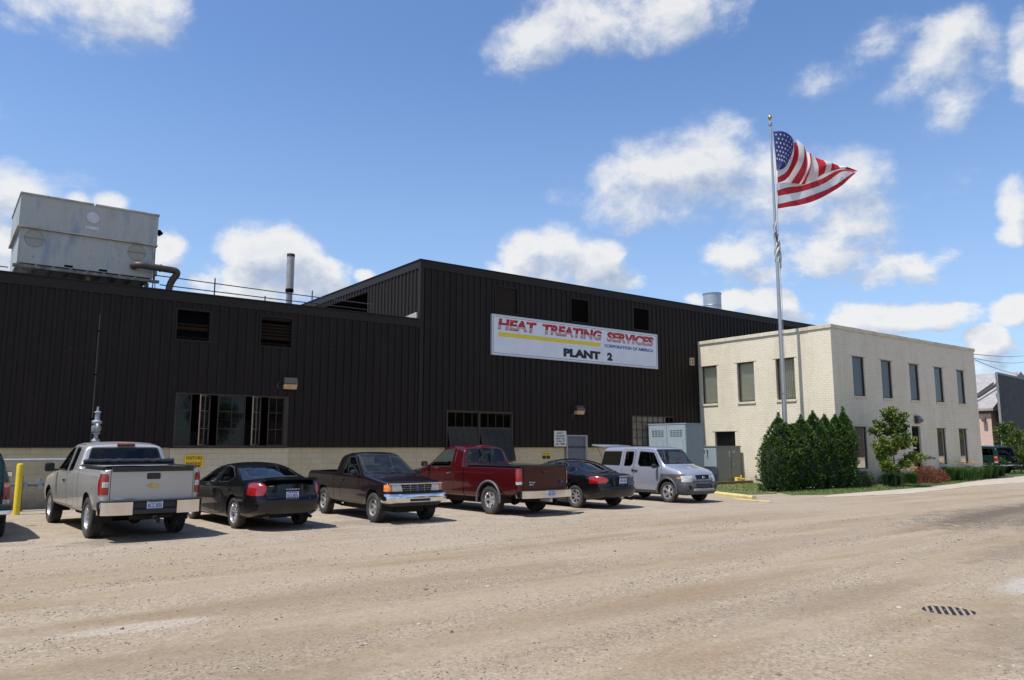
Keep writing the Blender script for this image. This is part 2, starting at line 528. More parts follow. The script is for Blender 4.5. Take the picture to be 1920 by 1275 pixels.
def text_object(name, s, x, z, w, h, y, mat, parent, bold=0.02, shear=0.0, cuts=(), depth=0.004, spacing=1.0, axis='y', **kw):
    """lettering standing on a board facing -Y (or facing local -X for axis 'x'); lower-left corner x,z, size w,h"""
    cu = bpy.data.curves.new(name, 'FONT')
    cu.body = s; cu.size = 1.0; cu.offset = bold; cu.shear = shear; cu.extrude = 0.0
    cu.space_character = spacing
    cu.resolution_u = 3
    to = bpy.data.objects.new(name, cu); col.objects.link(to)
    dg = bpy.context.evaluated_depsgraph_get()
    me = bpy.data.meshes.new_from_object(to.evaluated_get(dg))
    bpy.data.objects.remove(to)
    xs = [v.co.x for v in me.vertices]; ys = [v.co.y for v in me.vertices]
    x0, x1, y0, y1 = min(xs), max(xs), min(ys), max(ys)
    bm = bmesh.new(); bm.from_mesh(me)
    for v in bm.verts:
        v.co = Vector(((v.co.x - x0) / (x1 - x0) * w, (v.co.y - y0) / (y1 - y0) * h, 0))
    for (c0, c1) in cuts:
        for c in (c0, c1):
            bmesh.ops.bisect_plane(bm, geom=bm.verts[:] + bm.edges[:] + bm.faces[:], plane_co=(0, c * h, 0), plane_no=(0, 1, 0))
        dead = [f for f in bm.faces if c0 * h < f.calc_center_median().y < c1 * h]
        bmesh.ops.delete(bm, geom=dead, context='FACES')
    r = bmesh.ops.extrude_face_region(bm, geom=bm.faces[:])
    bmesh.ops.translate(bm, verts=[g for g in r['geom'] if isinstance(g, bmesh.types.BMVert)], vec=(0, 0, depth))
    for v in bm.verts:
        p = v.co
        v.co = Vector((x + p.x, y - p.z, z + p.y)) if axis == 'y' else Vector((y - p.z, x - p.x, z + p.y))
    bmesh.ops.recalc_face_normals(bm, faces=bm.faces[:])
    me2 = bpy.data.meshes.new(name); bm.to_mesh(me2); bm.free()
    return obj_from_mesh(name, me2, mat, parent, **kw)

# ================================================================== THE GROUND
random.seed(4)
def ground_material():
    m, N, b, out = new_mat('gravel')
    tc = N.n('ShaderNodeTexCoord').outputs['Object']
    st = N.mapping(tc, rot=(0, 0, rad(-6)), scale=(0.10, 1.0, 1.0))        # wheel tracks run along the street
    st2 = N.mapping(tc, rot=(0, 0, rad(-7)), scale=(0.22, 1.0, 1.0))
    # gravel thrown up in ridges between the wheel paths
    rs_ = N.n('ShaderNodeSeparateXYZ', ins={0: N.mapping(tc, rot=(0, 0, rad(-7)))})
    wv = N.math('SINE', N.math('ADD', N.math('MULTIPLY', rs_.outputs[1], 3.9), N.math('MULTIPLY', N.math('SINE', N.math('MULTIPLY', rs_.outputs[0], 0.17)), 1.5)))
    ridge = N.math('ADD', N.math('MULTIPLY', wv, 0.20), N.math('MULTIPLY', N.noise(st2, 0.9, 6, 0.7, 0.4), 1.45))
    ridge = N.n('ShaderNodeMapRange', interpolation_type='SMOOTHSTEP', ins={0: ridge, 1: 0.50, 2: 1.0, 3: 0.0, 4: 1.0}).outputs[0]
    big = N.noise(tc, 0.16, 6, 0.62, 0.6)
    mid = N.noise(st2, 0.75, 7, 0.66, 0.5)
    tr = N.noise(st, 1.15, 6, 0.6, 0.35)
    fine = N.noise(tc, 9.0, 8, 0.72)
    grit = N.noise(tc, 55.0, 4, 0.75)
    c = N.ramp(tr, (0.28, (0.218, 0.163, 0.108)), (0.47, (0.276, 0.217, 0.150)), (0.64, (0.308, 0.249, 0.180)), (0.8, (0.355, 0.298, 0.228)))
    br = N.ramp(mid, (0.50, 0.0), (0.66, 1.0))
    c = N.mix(N.math('MULTIPLY', br, 0.75), c, (0.220, 0.160, 0.098))
    pl = N.ramp(big, (0.50, 0.0), (0.66, 1.0))
    c = N.mix(N.math('MULTIPLY', pl, 0.35), c, (0.36, 0.31, 0.255))
    # the parking strip near the building is old pale concrete under thin dust
    sp = N.n('ShaderNodeSeparateXYZ', ins={0: tc})
    edge = N.math('ADD', sp.outputs[1], N.math('MULTIPLY', mid, 5.0))
    lot = N.n('ShaderNodeMapRange', interpolation_type='SMOOTHSTEP', ins={0: edge, 1: 15.5, 2: 20.0, 3: 0.0, 4: 1.0}).outputs[0]
    cc = N.ramp(N.noise(tc, 1.4, 8, 0.7, 0.4), (0.36, (0.25, 0.20, 0.155)), (0.55, (0.345, 0.295, 0.24)), (0.75, (0.42, 0.37, 0.31)))
    c = N.mix(N.math('MULTIPLY', lot, 0.6), c, cc)
    # damp oily spots among the cars and a worn muddy patch by the street
    def spot(x, y, rx, ry, colr, k, c, nz=0.9):
        mp = N.mapping(tc, (x, y, 0), (0, 0, 0), (rx, ry, 1), 'TEXTURE')
        ln = N.n('ShaderNodeVectorMath', operation='LENGTH', ins={0: mp}).outputs['Value']
        f = N.math('ADD', ln, N.math('MULTIPLY', N.math('SUBTRACT', N.noise(tc, 2.4, 6, 0.7, 0.5), 0.5), nz * 2))
        f = N.n('ShaderNodeMapRange', interpolation_type='SMOOTHSTEP', ins={0: f, 1: 0.55, 2: 1.1, 3: k, 4: 0.0}).outputs[0]
        return N.mix(f, c, colr)
    c = spot(25.5, 8.7, 8.0, 2.0, (0.110, 0.088, 0.066), 0.95, c)
    c = spot(17.5, 5.6, 4.5, 0.8, (0.17, 0.13, 0.09), 0.75, c)
    c = spot(21.5, 6.6, 3.4, 0.9, (0.19, 0.15, 0.11), 0.8, c)
    c = spot(9.6, 2.9, 2.6, 1.1, (0.20, 0.155, 0.108), 0.75, c)
    c = spot(8.9, 5.4, 2.2, 0.6, (0.21, 0.165, 0.115), 0.6, c)
    c = spot(12.6, 4.2, 1.8, 0.55, (0.36, 0.33, 0.29), 0.8, c, 0.4)
    c = spot(5.0, 9.3, 4.5, 0.8, (0.21, 0.158, 0.105), 0.55, c)
    c = spot(14.0, 9.0, 5.0, 0.7, (0.225, 0.17, 0.118), 0.5, c)
    c = spot(2.1, 7.2, 2.2, 0.9, (0.215, 0.165, 0.11), 0.65, c)
    c = spot(3.2, 17.0, 1.3, 0.7, (0.15, 0.12, 0.09), 0.7, c)
    c = spot(9.0, 17.6, 1.6, 0.8, (0.17, 0.14, 0.11), 0.55, c)
    c = spot(14.2, 17.2, 1.7, 0.5, (0.09, 0.075, 0.06), 0.8, c)
    c = spot(1.9, 8.9, 0.9, 0.25, (0.38, 0.33, 0.27), 0.7, c, 0.5)
    c = spot(1.2, 6.2, 2.4, 0.7, (0.20, 0.15, 0.10), 0.6, c)
    # speckle of small stones, light and dark
    v1 = N.n('ShaderNodeTexVoronoi', ins={0: tc}); v1.inputs['Scale'].default_value = 34
    v2 = N.n('ShaderNodeTexVoronoi', ins={0: tc}); v2.inputs['Scale'].default_value = 13
    peb = N.ramp(v1.outputs['Color'], (0.0, 0.60), (0.5, 0.96), (1.0, 1.34))
    c = N.mix(N.math('MULTIPLY', ridge, 0.30), c, (0.31, 0.260, 0.202))
    c = N.mix(N.math('ADD', N.math('MULTIPLY', ridge, 0.50), 0.38, clamp=True), c, N.mix(1.0, c, peb, 'MULTIPLY'))
    peb2 = N.ramp(v2.outputs['Distance'], (0.10, 0.55), (0.22, 1.0))
    rare = N.ramp(N.noise(tc, 1.1, 4, 0.6), (0.50, 0.0), (0.66, 0.7))
    c = N.mix(rare, c, N.mix(1.0, c, peb2, 'MULTIPLY'))
    c = N.mix(0.5, c, N.mix(1.0, c, N.ramp(fine, (0.25, 0.78), (0.75, 1.18)), 'MULTIPLY'))
    N.t.links.new(c, b.inputs['Base Color'])
    b.inputs['Roughness'].default_value = 0.95
    b.inputs['Specular IOR Level'].default_value = 0.2
    h = N.math('ADD', N.math('MULTIPLY', v1.outputs['Distance'], -0.8), N.math('MULTIPLY', grit, 0.7))
    b1 = N.n('ShaderNodeBump', ins={0: 0.75, 2: h}); b1.inputs[1].default_value = 0.014
    h2 = N.math('ADD', N.math('MULTIPLY', mid, 1.0), N.math('ADD', N.math('MULTIPLY', tr, 1.0), N.math('MULTIPLY', fine, 0.35)))
    b2 = N.n('ShaderNodeBump', ins={0: 0.8, 2: h2}); b2.inputs[1].default_value = 0.10
    N.t.links.new(b1.outputs[0], b2.inputs['Normal'])
    N.t.links.new(b2.outputs[0], b.inputs['Normal'])
    return m


GRAVEL = ground_material()
g = MB()
g.face([(-900, -900, 0), (1500, -900, 0), (1500, 1500, 0), (-900, 1500, 0)])
g.build('ground', GRAVEL, kind='structure')


def stone_field():
    m, N, b, out = new_mat('stone')
    oi = N.n('ShaderNodeNewGeometry').outputs['Random Per Island']
    c = N.ramp(oi, (0.0, (0.13, 0.11, 0.09)), (0.4, (0.27, 0.22, 0.17)), (0.8, (0.34, 0.29, 0.235)), (1.0, (0.44, 0.39, 0.33)))
    N.t.links.new(c, b.inputs['Base Color']); b.inputs['Roughness'].default_value = 0.9
    rnd = random.Random(11)
    t = (1 + 5 ** 0.5) / 2
    ico = [Vector(p).normalized() for p in ((-1, t, 0), (1, t, 0), (-1, -t, 0), (1, -t, 0), (0, -1, t), (0, 1, t), (0, -1, -t), (0, 1, -t), (t, 0, -1), (t, 0, 1), (-t, 0, -1), (-t, 0, 1))]
    fi = ((0, 11, 5), (0, 5, 1), (0, 1, 7), (0, 7, 10), (0, 10, 11), (1, 5, 9), (5, 11, 4), (11, 10, 2), (10, 7, 6), (7, 1, 8), (3, 9, 4), (3, 4, 2), (3, 2, 6), (3, 6, 8), (3, 8, 9), (4, 9, 5), (2, 4, 11), (6, 2, 10), (8, 6, 7), (9, 8, 1))
    V, F = [], []
    fh = Vector((0.602, 0.799, 0)); rt = Vector((0.799, -0.602, 0))
    def clump(x, y):
        X = x * cos(rad(7)) + y * sin(rad(7)); Y = -x * sin(rad(7)) + y * cos(rad(7))
        return max(0.0, 0.5 + 0.5 * sin(Y * 3.9 + 1.5 * sin(X * 0.17))) ** 1.6 * (0.6 + 0.4 * sin(x * 0.9 + 2 * sin(y * 0.8)))
    n = 0
    while n < 15000:
        d = 3.2 + (rnd.random() ** 1.35) * 17
        s = rnd.uniform(-0.85, 0.85) * d
        p = fh * d + rt * s
        if p.y > 16 + 3 * rnd.random(): continue
        if rnd.random() > 0.12 + 0.88 * clump(p.x, p.y): continue
        r = 0.0048 + 0.0075 * rnd.random() ** 2 + (0.014 * rnd.random() if rnd.random() < 0.035 else 0)
        r *= 0.75 + d * 0.045
        rx, ry, rz = r * rnd.uniform(0.7, 1.4), r * rnd.uniform(0.7, 1.3), r * rnd.uniform(0.45, 0.8)
        a = rnd.uniform(0, pi)
        k = len(V)
        for q in ico:
            j = rnd.uniform(0.82, 1.15)
            X, Y, Z = q.x * rx * j, q.y * ry * j, q.z * rz * j
            V.append((p.x + X * cos(a) - Y * sin(a), p.y + X * sin(a) + Y * cos(a), Z + rz * 0.35))
        F += [(k + i, k + j, k + l) for i, j, l in fi]
        n += 1
    me = bpy.data.meshes.new('gravel'); me.from_pydata(V, [], F)
    obj_from_mesh('gravel', me, m, kind='stuff', label='small loose stones scattered over the tan gravel yard', cat='gravel')


stone_field()

conc = simple('concrete', (0.40, 0.345, 0.28), 0.9, var=0.14, vs=2.5, bump=0.5, bs=50, dirt=((0.27, 0.23, 0.18), 0.5), spec=0.25)
w = MB()
walk = [(26.3, 15.95), (31.0, 15.15), (36.0, 15.7), (39.2, 16.2), (45.5, 16.2), (55.0, 17.2), (70.0, 19.0), (120, 24.5), (120, 25.5), (70, 21.5), (62.0, 20.6), (55.3, 19.65), (46.5, 18.75), (41.5, 17.75), (36.0, 17.0), (31.5, 16.8), (28.0, 16.65)]
w.prism(walk, 'z', -0.2, 0.012)
w.build('pavement', conc, kind='structure')


def lawn(name, poly, nbl, seed, dens_dry, **kw):
    """a turf sheet with short blades standing in it"""
    m, N, b, out = new_mat(name)
    tc = N.n('ShaderNodeTexCoord').outputs['Object']
    n1 = N.noise(tc, 1.6, 6, 0.7, 0.4)
    c = N.ramp(n1, (0.32, (0.20, 0.17, 0.10)), (0.32 + dens_dry, (0.085, 0.125, 0.030)), (0.72, (0.050, 0.098, 0.018)))
    N.t.links.new(N.mix(0.5, c, N.mix(1.0, c, N.ramp(N.noise(tc, 22, 4, 0.7), (0.3, 0.55), (0.7, 1.4)), 'MULTIPLY')), b.inputs['Base Color'])
    b.inputs['Roughness'].default_value = 0.85
    bp = N.n('ShaderNodeBump', ins={0: 0.9, 2: N.noise(tc, 30, 5, 0.75)}); bp.inputs[1].default_value = 0.05
    N.t.links.new(bp.outputs[0], b.inputs['Normal'])
    bl, N2, b2, o2 = new_mat(name + '_blade')
    ri = N2.n('ShaderNodeNewGeometry').outputs['Random Per Island']
    N2.t.links.new(N2.ramp(ri, (0.0, (0.045, 0.085, 0.012)), (0.5, (0.10, 0.16, 0.028)), (0.85, (0.16, 0.21, 0.045)), (1.0, (0.30, 0.27, 0.12))), b2.inputs['Base Color'])
    b2.inputs['Roughness'].default_value = 0.55
    rnd = random.Random(seed)
    q = MB()
    q.prism(poly, 'z', -0.1, 0.022, mi=0)
    xs = [p[0] for p in poly]; ys = [p[1] for p in poly]
    k = 0
    while k < nbl:
        x, y = rnd.uniform(min(xs), max(xs)), rnd.uniform(min(ys), max(ys))
        if not in_poly((x, y), poly): continue
        if sin(x * 1.7 + 2 * sin(y * 1.1)) * cos(y * 2.3 + x) < rnd.uniform(-1.6, 0.4) - (0.5 - dens_dry): 
            k += 1; continue
        h = rnd.uniform(0.03, 0.085); a = rnd.uniform(0, pi); wd = rnd.uniform(0.006, 0.014); lx, ly = rnd.uniform(-.5, .5) * h, rnd.uniform(-.5, .5) * h
        q.face([(x - cos(a) * wd, y - sin(a) * wd, 0.02), (x + cos(a) * wd, y + sin(a) * wd, 0.02), (x + lx, y + ly, 0.02 + h)], 1)
        k += 1
    return q.build(name, [m, bl], fixn=False, **kw)


def in_poly(p, poly):
    x, y = p; c = False; n = len(poly); j = n - 1
    for i in range(n):
        xi, yi = poly[i]; xj, yj = poly[j]
        if (yi > y) != (yj > y) and x < (xj - xi) * (y - yi) / (yj - yi) + xi: c = not c
        j = i
    return c


lawn('grass', [(26.6, 17.4), (28.0, 16.75), (31.5, 16.9), (36.0, 17.1), (41.5, 17.85), (44.6, 18.5), (44.0, 19.44), (33.48, 19.44), (31.0, 19.6), (27.6, 18.7)], 15000, 3, 0.13, kind='stuff', label='strip of mown lawn in front of the arborvitae hedge', cat='grass')
lawn('grass', [(44.9, 19.05), (46.5, 18.95), (55.3, 19.85), (62.0, 20.8), (70, 21.7), (78, 23), (70, 28), (52, 24), (49.2, 22.5), (49.2, 19.44), (45.3, 19.44)], 12000, 5, 0.10, kind='stuff', label='lawn beyond the end of the path, under the far bush', cat='grass')
lawn('weeds', [(25.2, 19.9), (24.9, 18.7), (26.9, 18.3), (29.5, 19.9), (33.45, 20.6), (33.45, 24.0), (30.0, 24.0), (27.0, 22.0)], 6000, 8, 0.30, kind='stuff', label='patchy dry weeds between the transformer slab and the yellow wheel stop', cat='weeds')

# low mulch bed along the office front
mulch = simple('mulch', (0.11, 0.075, 0.05), 0.95, var=0.4, vs=12, bump=0.8, bs=40)
q = MB()
q.prism([(33.5, 18.75), (36, 18.45), (41, 18.35), (44.1, 18.9), (48.8, 19.2), (53, 20.3), (52, 21.5), (49.1, 20.5), (49.1, 19.445), (33.5, 19.445)], 'z', -0.1, 0.05)
q.build('flower_bed_soil', mulch, kind='structure')

# ================================================================== THE DARK FACTORY
D = 27.35
def siding_material(name, c, streak):
    m, N, b, out = new_mat(name)
    tc = N.n('ShaderNodeTexCoord').outputs['Object']
    st = N.noise(N.mapping(tc, scale=(1.0, 1.0, 0.10)), 2.4, 7, 0.66, 0.3)
    cc = N.ramp(st, (0.30, tuple(x * 0.68 for x in c)), (0.55, c), (0.78, tuple(x * 1.5 for x in c)))
    spots = N.ramp(N.noise(tc, 19, 2, 0.4), (0.735, 0.0), (0.76, 1.0))
    cc = N.mix(N.math('MULTIPLY', spots, 0.25), cc, (0.25, 0.24, 0.22))
    rust = N.ramp(N.noise(N.mapping(tc, scale=(2.2, 2.2, 0.2)), 1.3, 6, 0.7), (0.62, 0.0), (0.8, 1.0))
    cc = N.mix(N.math('MULTIPLY', rust, streak), cc, (0.075, 0.035, 0.02))
    N.t.links.new(cc, b.inputs['Base Color'])
    N.t.links.new(N.ramp(st, (0.2, 0.42), (0.8, 0.66)), b.inputs['Roughness'])
    b.inputs['Specular IOR Level'].default_value = 0.2
    bp = N.n('ShaderNodeBump', ins={0: 0.15, 2: N.noise(N.mapping(tc, scale=(1, 1, 0.4)), 3.0, 3, 0.5)}); bp.inputs[1].default_value = 0.03
    N.t.links.new(bp.outputs[0], b.inputs['Normal'])
    return m


SID = siding_material('brown_siding', (0.0182, 0.0120, 0.0094), 0.3)
FAS = simple('brown_fascia', (0.021, 0.0155, 0.0125), 0.55, spec=0.25, var=0.2, vs=3)
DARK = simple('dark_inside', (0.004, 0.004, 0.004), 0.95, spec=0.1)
SOOT = simple('dim_steel', (0.03, 0.028, 0.026), 0.7, var=0.3)
RUSTY = simple('rusty_steel_frame', (0.050, 0.034, 0.027), 0.75, var=0.35, vs=14, bump=0.4)
ROOFM = simple('roof_felt', (0.09, 0.085, 0.08), 0.95, var=0.2, vs=2)
BLOCK = masonry('cream_block', ((0.46, 0.385, 0.235), (0.53, 0.45, 0.285)), (0.32, 0.275, 0.19), 0.406, 0.203, 0.010, stain=(0.36, 0.30, 0.19), stain_amt=0.55, grime=0.75, bump=0.8)
GLASS_D = glass('factory_glass', (0.20, 0.22, 0.25), 0.03, 0.22, dusty=0.01)


def ribbed(mb, axis, a0, a1, face, out, z0, z1, holes=(), pitch=0.315, deep=0.042, phase=0.0):
    """box-rib metal sheet. axis 'x': sheet along x facing -y at y=face; axis 'y': along y facing -x at x=face.
    out is the outward sign; holes: (a0, a1, z0, z1)"""
    cuts = {a0, a1}
    for h in holes: cuts |= {h[0], h[1]}
    pts = []
    k = math.floor((a0 - phase) / pitch) - 1
    while k * pitch + phase < a1 + pitch:
        s = k * pitch + phase
        for dx, d in ((0.0, 0.0), (0.185, 0.0), (0.200, deep), (0.290, deep), (0.302, 0.0)):
            pts.append((s + dx, d))
        k += 1
    def dep(a):
        for (p, d), (q, e) in zip(pts, pts[1:]):
            if p <= a <= q: return d + (e - d) * ((a - p) / max(1e-6, q - p))
        return 0
    seq = sorted([(p, d) for p, d in pts if a0 < p < a1] + [(c, dep(c)) for c in cuts])
    for (p, d), (q, e) in zip(seq, seq[1:]):
        if q - p < 1e-4: continue
        mid = (p + q) / 2
        spans = [(z0, z1)]
        for h in holes:
            if h[0] < mid < h[1]:
                ns = []
                for (s, t) in spans:
                    if h[2] > s: ns.append((s, min(t, h[2])))
                    if h[3] < t: ns.append((max(s, h[3]), t))
                spans = [x for x in ns if x[1] - x[0] > 1e-4]
        for (s, t) in spans:
            if axis == 'x': P = [(p, face - out * d, s), (q, face - out * e, s), (q, face - out * e, t), (p, face - out * d, t)]
            else: P = [(face - out * d, p, s), (face - out * e, q, s), (face - out * e, q, t), (face - out * d, p, t)]
            mb.face(P)


XW, XM, XE = -34.0, 15.83, 62.0
YB = 62.0
ZL, ZT = 7.08, 9.66
FT = empty('factory_building', ((XW + XE) / 2, D, 0), label='long dark brown ribbed metal factory with a taller right half and cream block base', cat='building')
def fpart(mb, name, mats, parent=None, **kw):
    """build in world coordinates, then hang under the factory"""
    o = mb.build(name, mats, None, **kw)
    p = parent or FT
    o.parent = p
    w = p
    off = Vector((0, 0, 0))
    while w: off += w.location; w = w.parent
    o.location = -off
    return o

VENTS = [(6.34, 7.41, 5.47, 6.49), (9.21, 10.35, 5.48, 6.54), (19.68, 20.89, 7.82, 8.98), (24.17, 25.3, 7.86, 8.96), (28.46, 29.58, 7.88, 8.98)]
WIN1 = (6.44, 10.36, 1.87, 3.66)
WIN2 = (17.15, 20.62, 1.16, 3.37)
WIN3 = (28.15, 31.35, 1.1, 3.42)
DOOR = (23.80, 25.14, 0.0, 2.40)
m = MB()
ribbed(m, 'x', XW, XM, D, -1 * -1, 1.85, ZL - 0.3, [VENTS[0], VENTS[1], WIN1])
o = fpart(m, 'siding', SID, fixn=False)
m = MB()
ribbed(m, 'x', XM, XE, D, 1, 1.85, ZT - 0.34, [VENTS[2], VENTS[3], VENTS[4], WIN2, WIN3, DOOR], phase=0.08)
fpart(m, 'siding', SID, fixn=False)
for o in (x for x in FT.children if x.name.startswith('siding')):
    pass
m = MB()
ribbed(m, 'y', D, YB, XM, 1, ZL + 0.32, ZT - 0.34, [(32.25, 42.0, ZL + 0.2, 9.05)], phase=0.1)
fpart(m, 'siding', SID, label='sunlit side wall of the taller half', fixn=False)
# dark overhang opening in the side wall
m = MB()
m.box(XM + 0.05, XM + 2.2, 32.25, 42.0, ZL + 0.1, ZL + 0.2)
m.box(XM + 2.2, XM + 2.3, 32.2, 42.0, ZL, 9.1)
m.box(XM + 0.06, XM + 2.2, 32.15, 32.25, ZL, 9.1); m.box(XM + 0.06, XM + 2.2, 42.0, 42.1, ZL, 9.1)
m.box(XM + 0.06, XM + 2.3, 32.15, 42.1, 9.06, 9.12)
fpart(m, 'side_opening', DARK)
# fascia bands, corner trims
m = MB()
m.box(XW, XM - 0.002, D - 0.05, D + 0.10, ZL - 0.32, ZL)
m.box(XW, XM - 0.002, D - 0.10, D + 0.16, ZL, ZL + 0.035)
m.box(XM - 0.05, XE, D - 0.05, D + 0.12, ZT - 0.36, ZT - 0.03)
m.box(XM - 0.09, XE, D - 0.09, D + 0.18, ZT - 0.03, ZT)
m.box(XM - 0.052, XM + 0.12, D + 0.121, YB, ZT - 0.36, ZT - 0.03)
m.box(XM - 0.09, XM + 0.18, D + 0.181, YB, ZT - 0.03, ZT)
m.box(XM - 0.045, XM + 0.13, D - 0.045, D + 0.1, 1.86, ZT - 0.361)
m.box(XW, XE, D - 0.012, D + 0.07, 1.815, 1.849)
fpart(m, 'fascia', FAS)
# pale flashing wedge where the roofs meet
m = MB()
m.prism([(D + 0.12, ZL), (D + 0.12, ZL + 0.33), (D + 4.3, ZL + 0.05), (D + 4.3, ZL)], 'x', XM - 0.12, XM - 0.04)
fpart(m, 'roof_flashing', simple('pale_flashing', (0.42, 0.41, 0.39), 0.6, dirt=((0.12, 0.1, 0.08), 0.6)))
# roofs, back and end walls
m = MB()
m.box(XW, XM, D + 0.11, YB, ZL - 0.16, ZL - 0.04)
m.box(XM + 0.13, XE, D + 0.13, YB, ZT - 0.20, ZT - 0.06)
fpart(m, 'roof', ROOFM)
m = MB()
m.box(XW, XE, YB, YB + 0.2, 0, ZL - 0.2); m.box(XM, XE, YB + 0.001, YB + 0.19, ZL - 0.2, ZT - 0.1)
m.box(XW - 0.2, XW, D + 0.1, YB + 0.2, 0, ZL); m.box(XE, XE + 0.2, D, YB + 0.2, 0, ZT)
fpart(m, 'rear_wall', SID)
# floor, and dim machinery inside so that open windows look into a dark shop
m = MB()
m.box(XW, XE, D + 0.3, YB, 0.004, 0.02)
for (x, y, a, b_, h) in ((7.2, 29.5, 0.9, 1.0, 2.4), (9.3, 30.2, 1.2, 0.8, 2.9), (18.2, 29.6, 1.4, 1.2, 2.3), (20.0, 31.0, 0.8, 0.8, 3.1), (30, 30, 1.5, 1.0, 2.0)):
    m.box(x - a / 2, x + a / 2, y - b_ / 2, y + b_ / 2, 0.02, h, 0.05)
    m.tube([(x, y, h - 0.05), (x, y, h + 1.4), (x + 0.8, y, h + 1.4)], 0.1, 8)
fpart(m, 'shop_floor', SOOT)


def block_wall(mb, spans, y, z0, z1, th=0.2):
    for (a, b_) in spans: mb.box(a, b_, y, y + th, z0, z1)

m = MB()
block_wall(m, [(XW, 6.37), (10.43, 17.15), (20.62, 23.74), (25.2, 28.15), (31.35, XE)], D + 0.07, 0, 1.83)
block_wall(m, [(17.15, 20.62)], D + 0.071, 0, 1.16)
block_wall(m, [(28.15, 31.35)], D + 0.071, 0, 1.1)
fpart(m, 'base_wall', BLOCK)
m = MB(); m.box(6.375, 10.425, D + 0.02, D + 0.27, 0, 1.80)
fpart(m, 'base_wall', masonry('cream_block_newer', ((0.54, 0.465, 0.31), (0.58, 0.505, 0.345)), (0.33, 0.29, 0.21), 0.406, 0.203, 0.009, stain=(0.45, 0.39, 0.28), stain_amt=0.35, grime=0.7, bump=0.5), label='paler, newer block panel under the wide window')

# vents
def vent(r, open_):
    x0, x1, z0, z1 = r
    f = MB()
    for a in ((x0 - 0.05, x1 + 0.05, z1, z1 + 0.06), (x0 - 0.05, x1 + 0.05, z0 - 0.06, z0), (x0 - 0.05, x0, z0, z1), (x1, x1 + 0.05, z0, z1)):
        f.box(a[0], a[1], D - 0.04, D + 0.16, a[2], a[3])
    fr = fpart(f, 'vent', FAS)
    l = MB()
    n = 9
    ang = -80 if open_ == 0 else -48
    for k in range(n):
        if open_ == 1 and k in (1, 2, 5, 6, 7, 8): continue
        if open_ == 2 and k in (1, 7): continue
        zc = z0 + (k + 0.5) * (z1 - z0) / n
        l.box(x0 + 0.01, x1 - 0.01, -0.065, 0.065, -0.006, 0.006, M=Matrix.Translation((0, D + 0.05, zc)) @ Matrix.Rotation(rad(ang), 4, 'X'))
    if len(l.bm.verts):
        lo = l.build('louvres', SID if open_ != 3 else DARK); lo.parent = fr
        lo.location = (0, 0, 0)
    bkm = MB(); bkm.box(x0 - 0.02, x1 + 0.02, D + 0.28, D + 0.30, z0 - 0.02, z1 + 0.02)
    if open_ == 1:
        bkm.tube([(x0 + 0.2, D + 0.2, z1), (x0 + 0.35, D + 0.2, z1 - 0.35), (x0 + 0.5, D + 0.2, z1)], 0.02, 6)
    bo = bkm.build('duct_back', DARK); bo.parent = fr
for v, k in zip(VENTS, (1, 2, 0, 3, 3)): vent(v, k)


def frame_rect(mb, x0, x1, z0, z1, y0, y1, t, cols_=(), rows=(), mt=None):
    """rectangular frame with mullions at cols_ and rails at rows"""
    mt = mt or t * 0.6
    mb.box(x0, x1, y0, y1, z1 - t, z1); mb.box(x0, x1, y0, y1, z0, z0 + t)
    mb.box(x0, x0 + t, y0, y1, z0 + t, z1 - t); mb.box(x1 - t, x1, y0, y1, z0 + t, z1 - t)
    for c in cols_: mb.box(c - mt / 2, c + mt / 2, y0 + 0.004, y1 - 0.004, z0 + t, z1 - t)
    for r in rows: mb.box(x0 + t, x1 - t, y0 + 0.007, y1 - 0.007, r - mt / 2, r + mt / 2)


# wide steel window, two casements standing open
wn = empty('window', (0, 0, 0), parent=FT); wn.location = (8.4 - FT.location.x, 0, 1.87)
OFFW = Vector((8.4, D, 1.87))
def wpart(mb, name, mat, par, off, **kw):
    o = mb.build(name, mat, None, **kw); o.parent = par; o.location = -off; return o
fr = MB()
z0, z1 = WIN1[2], WIN1[3]
fr.box(WIN1[0], WIN1[1], D - 0.07, D + 0.12, z0 - 0.05, z0 + 0.02); fr.box(WIN1[0], WIN1[1], D - 0.03, D + 0.12, z1 - 0.045, z1)
zs = [z0 + (z1 - z0) * k / 3 for k in (1, 2)]
fr.box(WIN1[0], WIN1[0] + 0.05, D - 0.02, D + 0.1, z0 + 0.02, z1 - 0.045); fr.box(WIN1[1] - 0.16, WIN1[1], D - 0.02, D + 0.1, z0 + 0.02, z1 - 0.045)
for (a, b_, mids) in ((6.50, 6.98, ()), (7.85, 8.80, (8.33,)), (9.62, 10.2, (9.92,))):
    frame_rect(fr, a, b_, z0 + 0.022, z1 - 0.047, D + 0.02, D + 0.06, 0.035, mids, zs, 0.022)
wpart(fr, 'frame', RUSTY, wn, OFFW)
for (a, b_) in ((6.53, 6.95), (7.88, 8.77), (9.65, 10.17)):
    gl = MB(); gl.face([(a, D + 0.04, z0 + 0.03), (b_, D + 0.04, z0 + 0.03), (b_, D + 0.04, z1 - 0.05), (a, D + 0.04, z1 - 0.05)])
    wpart(gl, 'glass', GLASS_D, wn, OFFW)
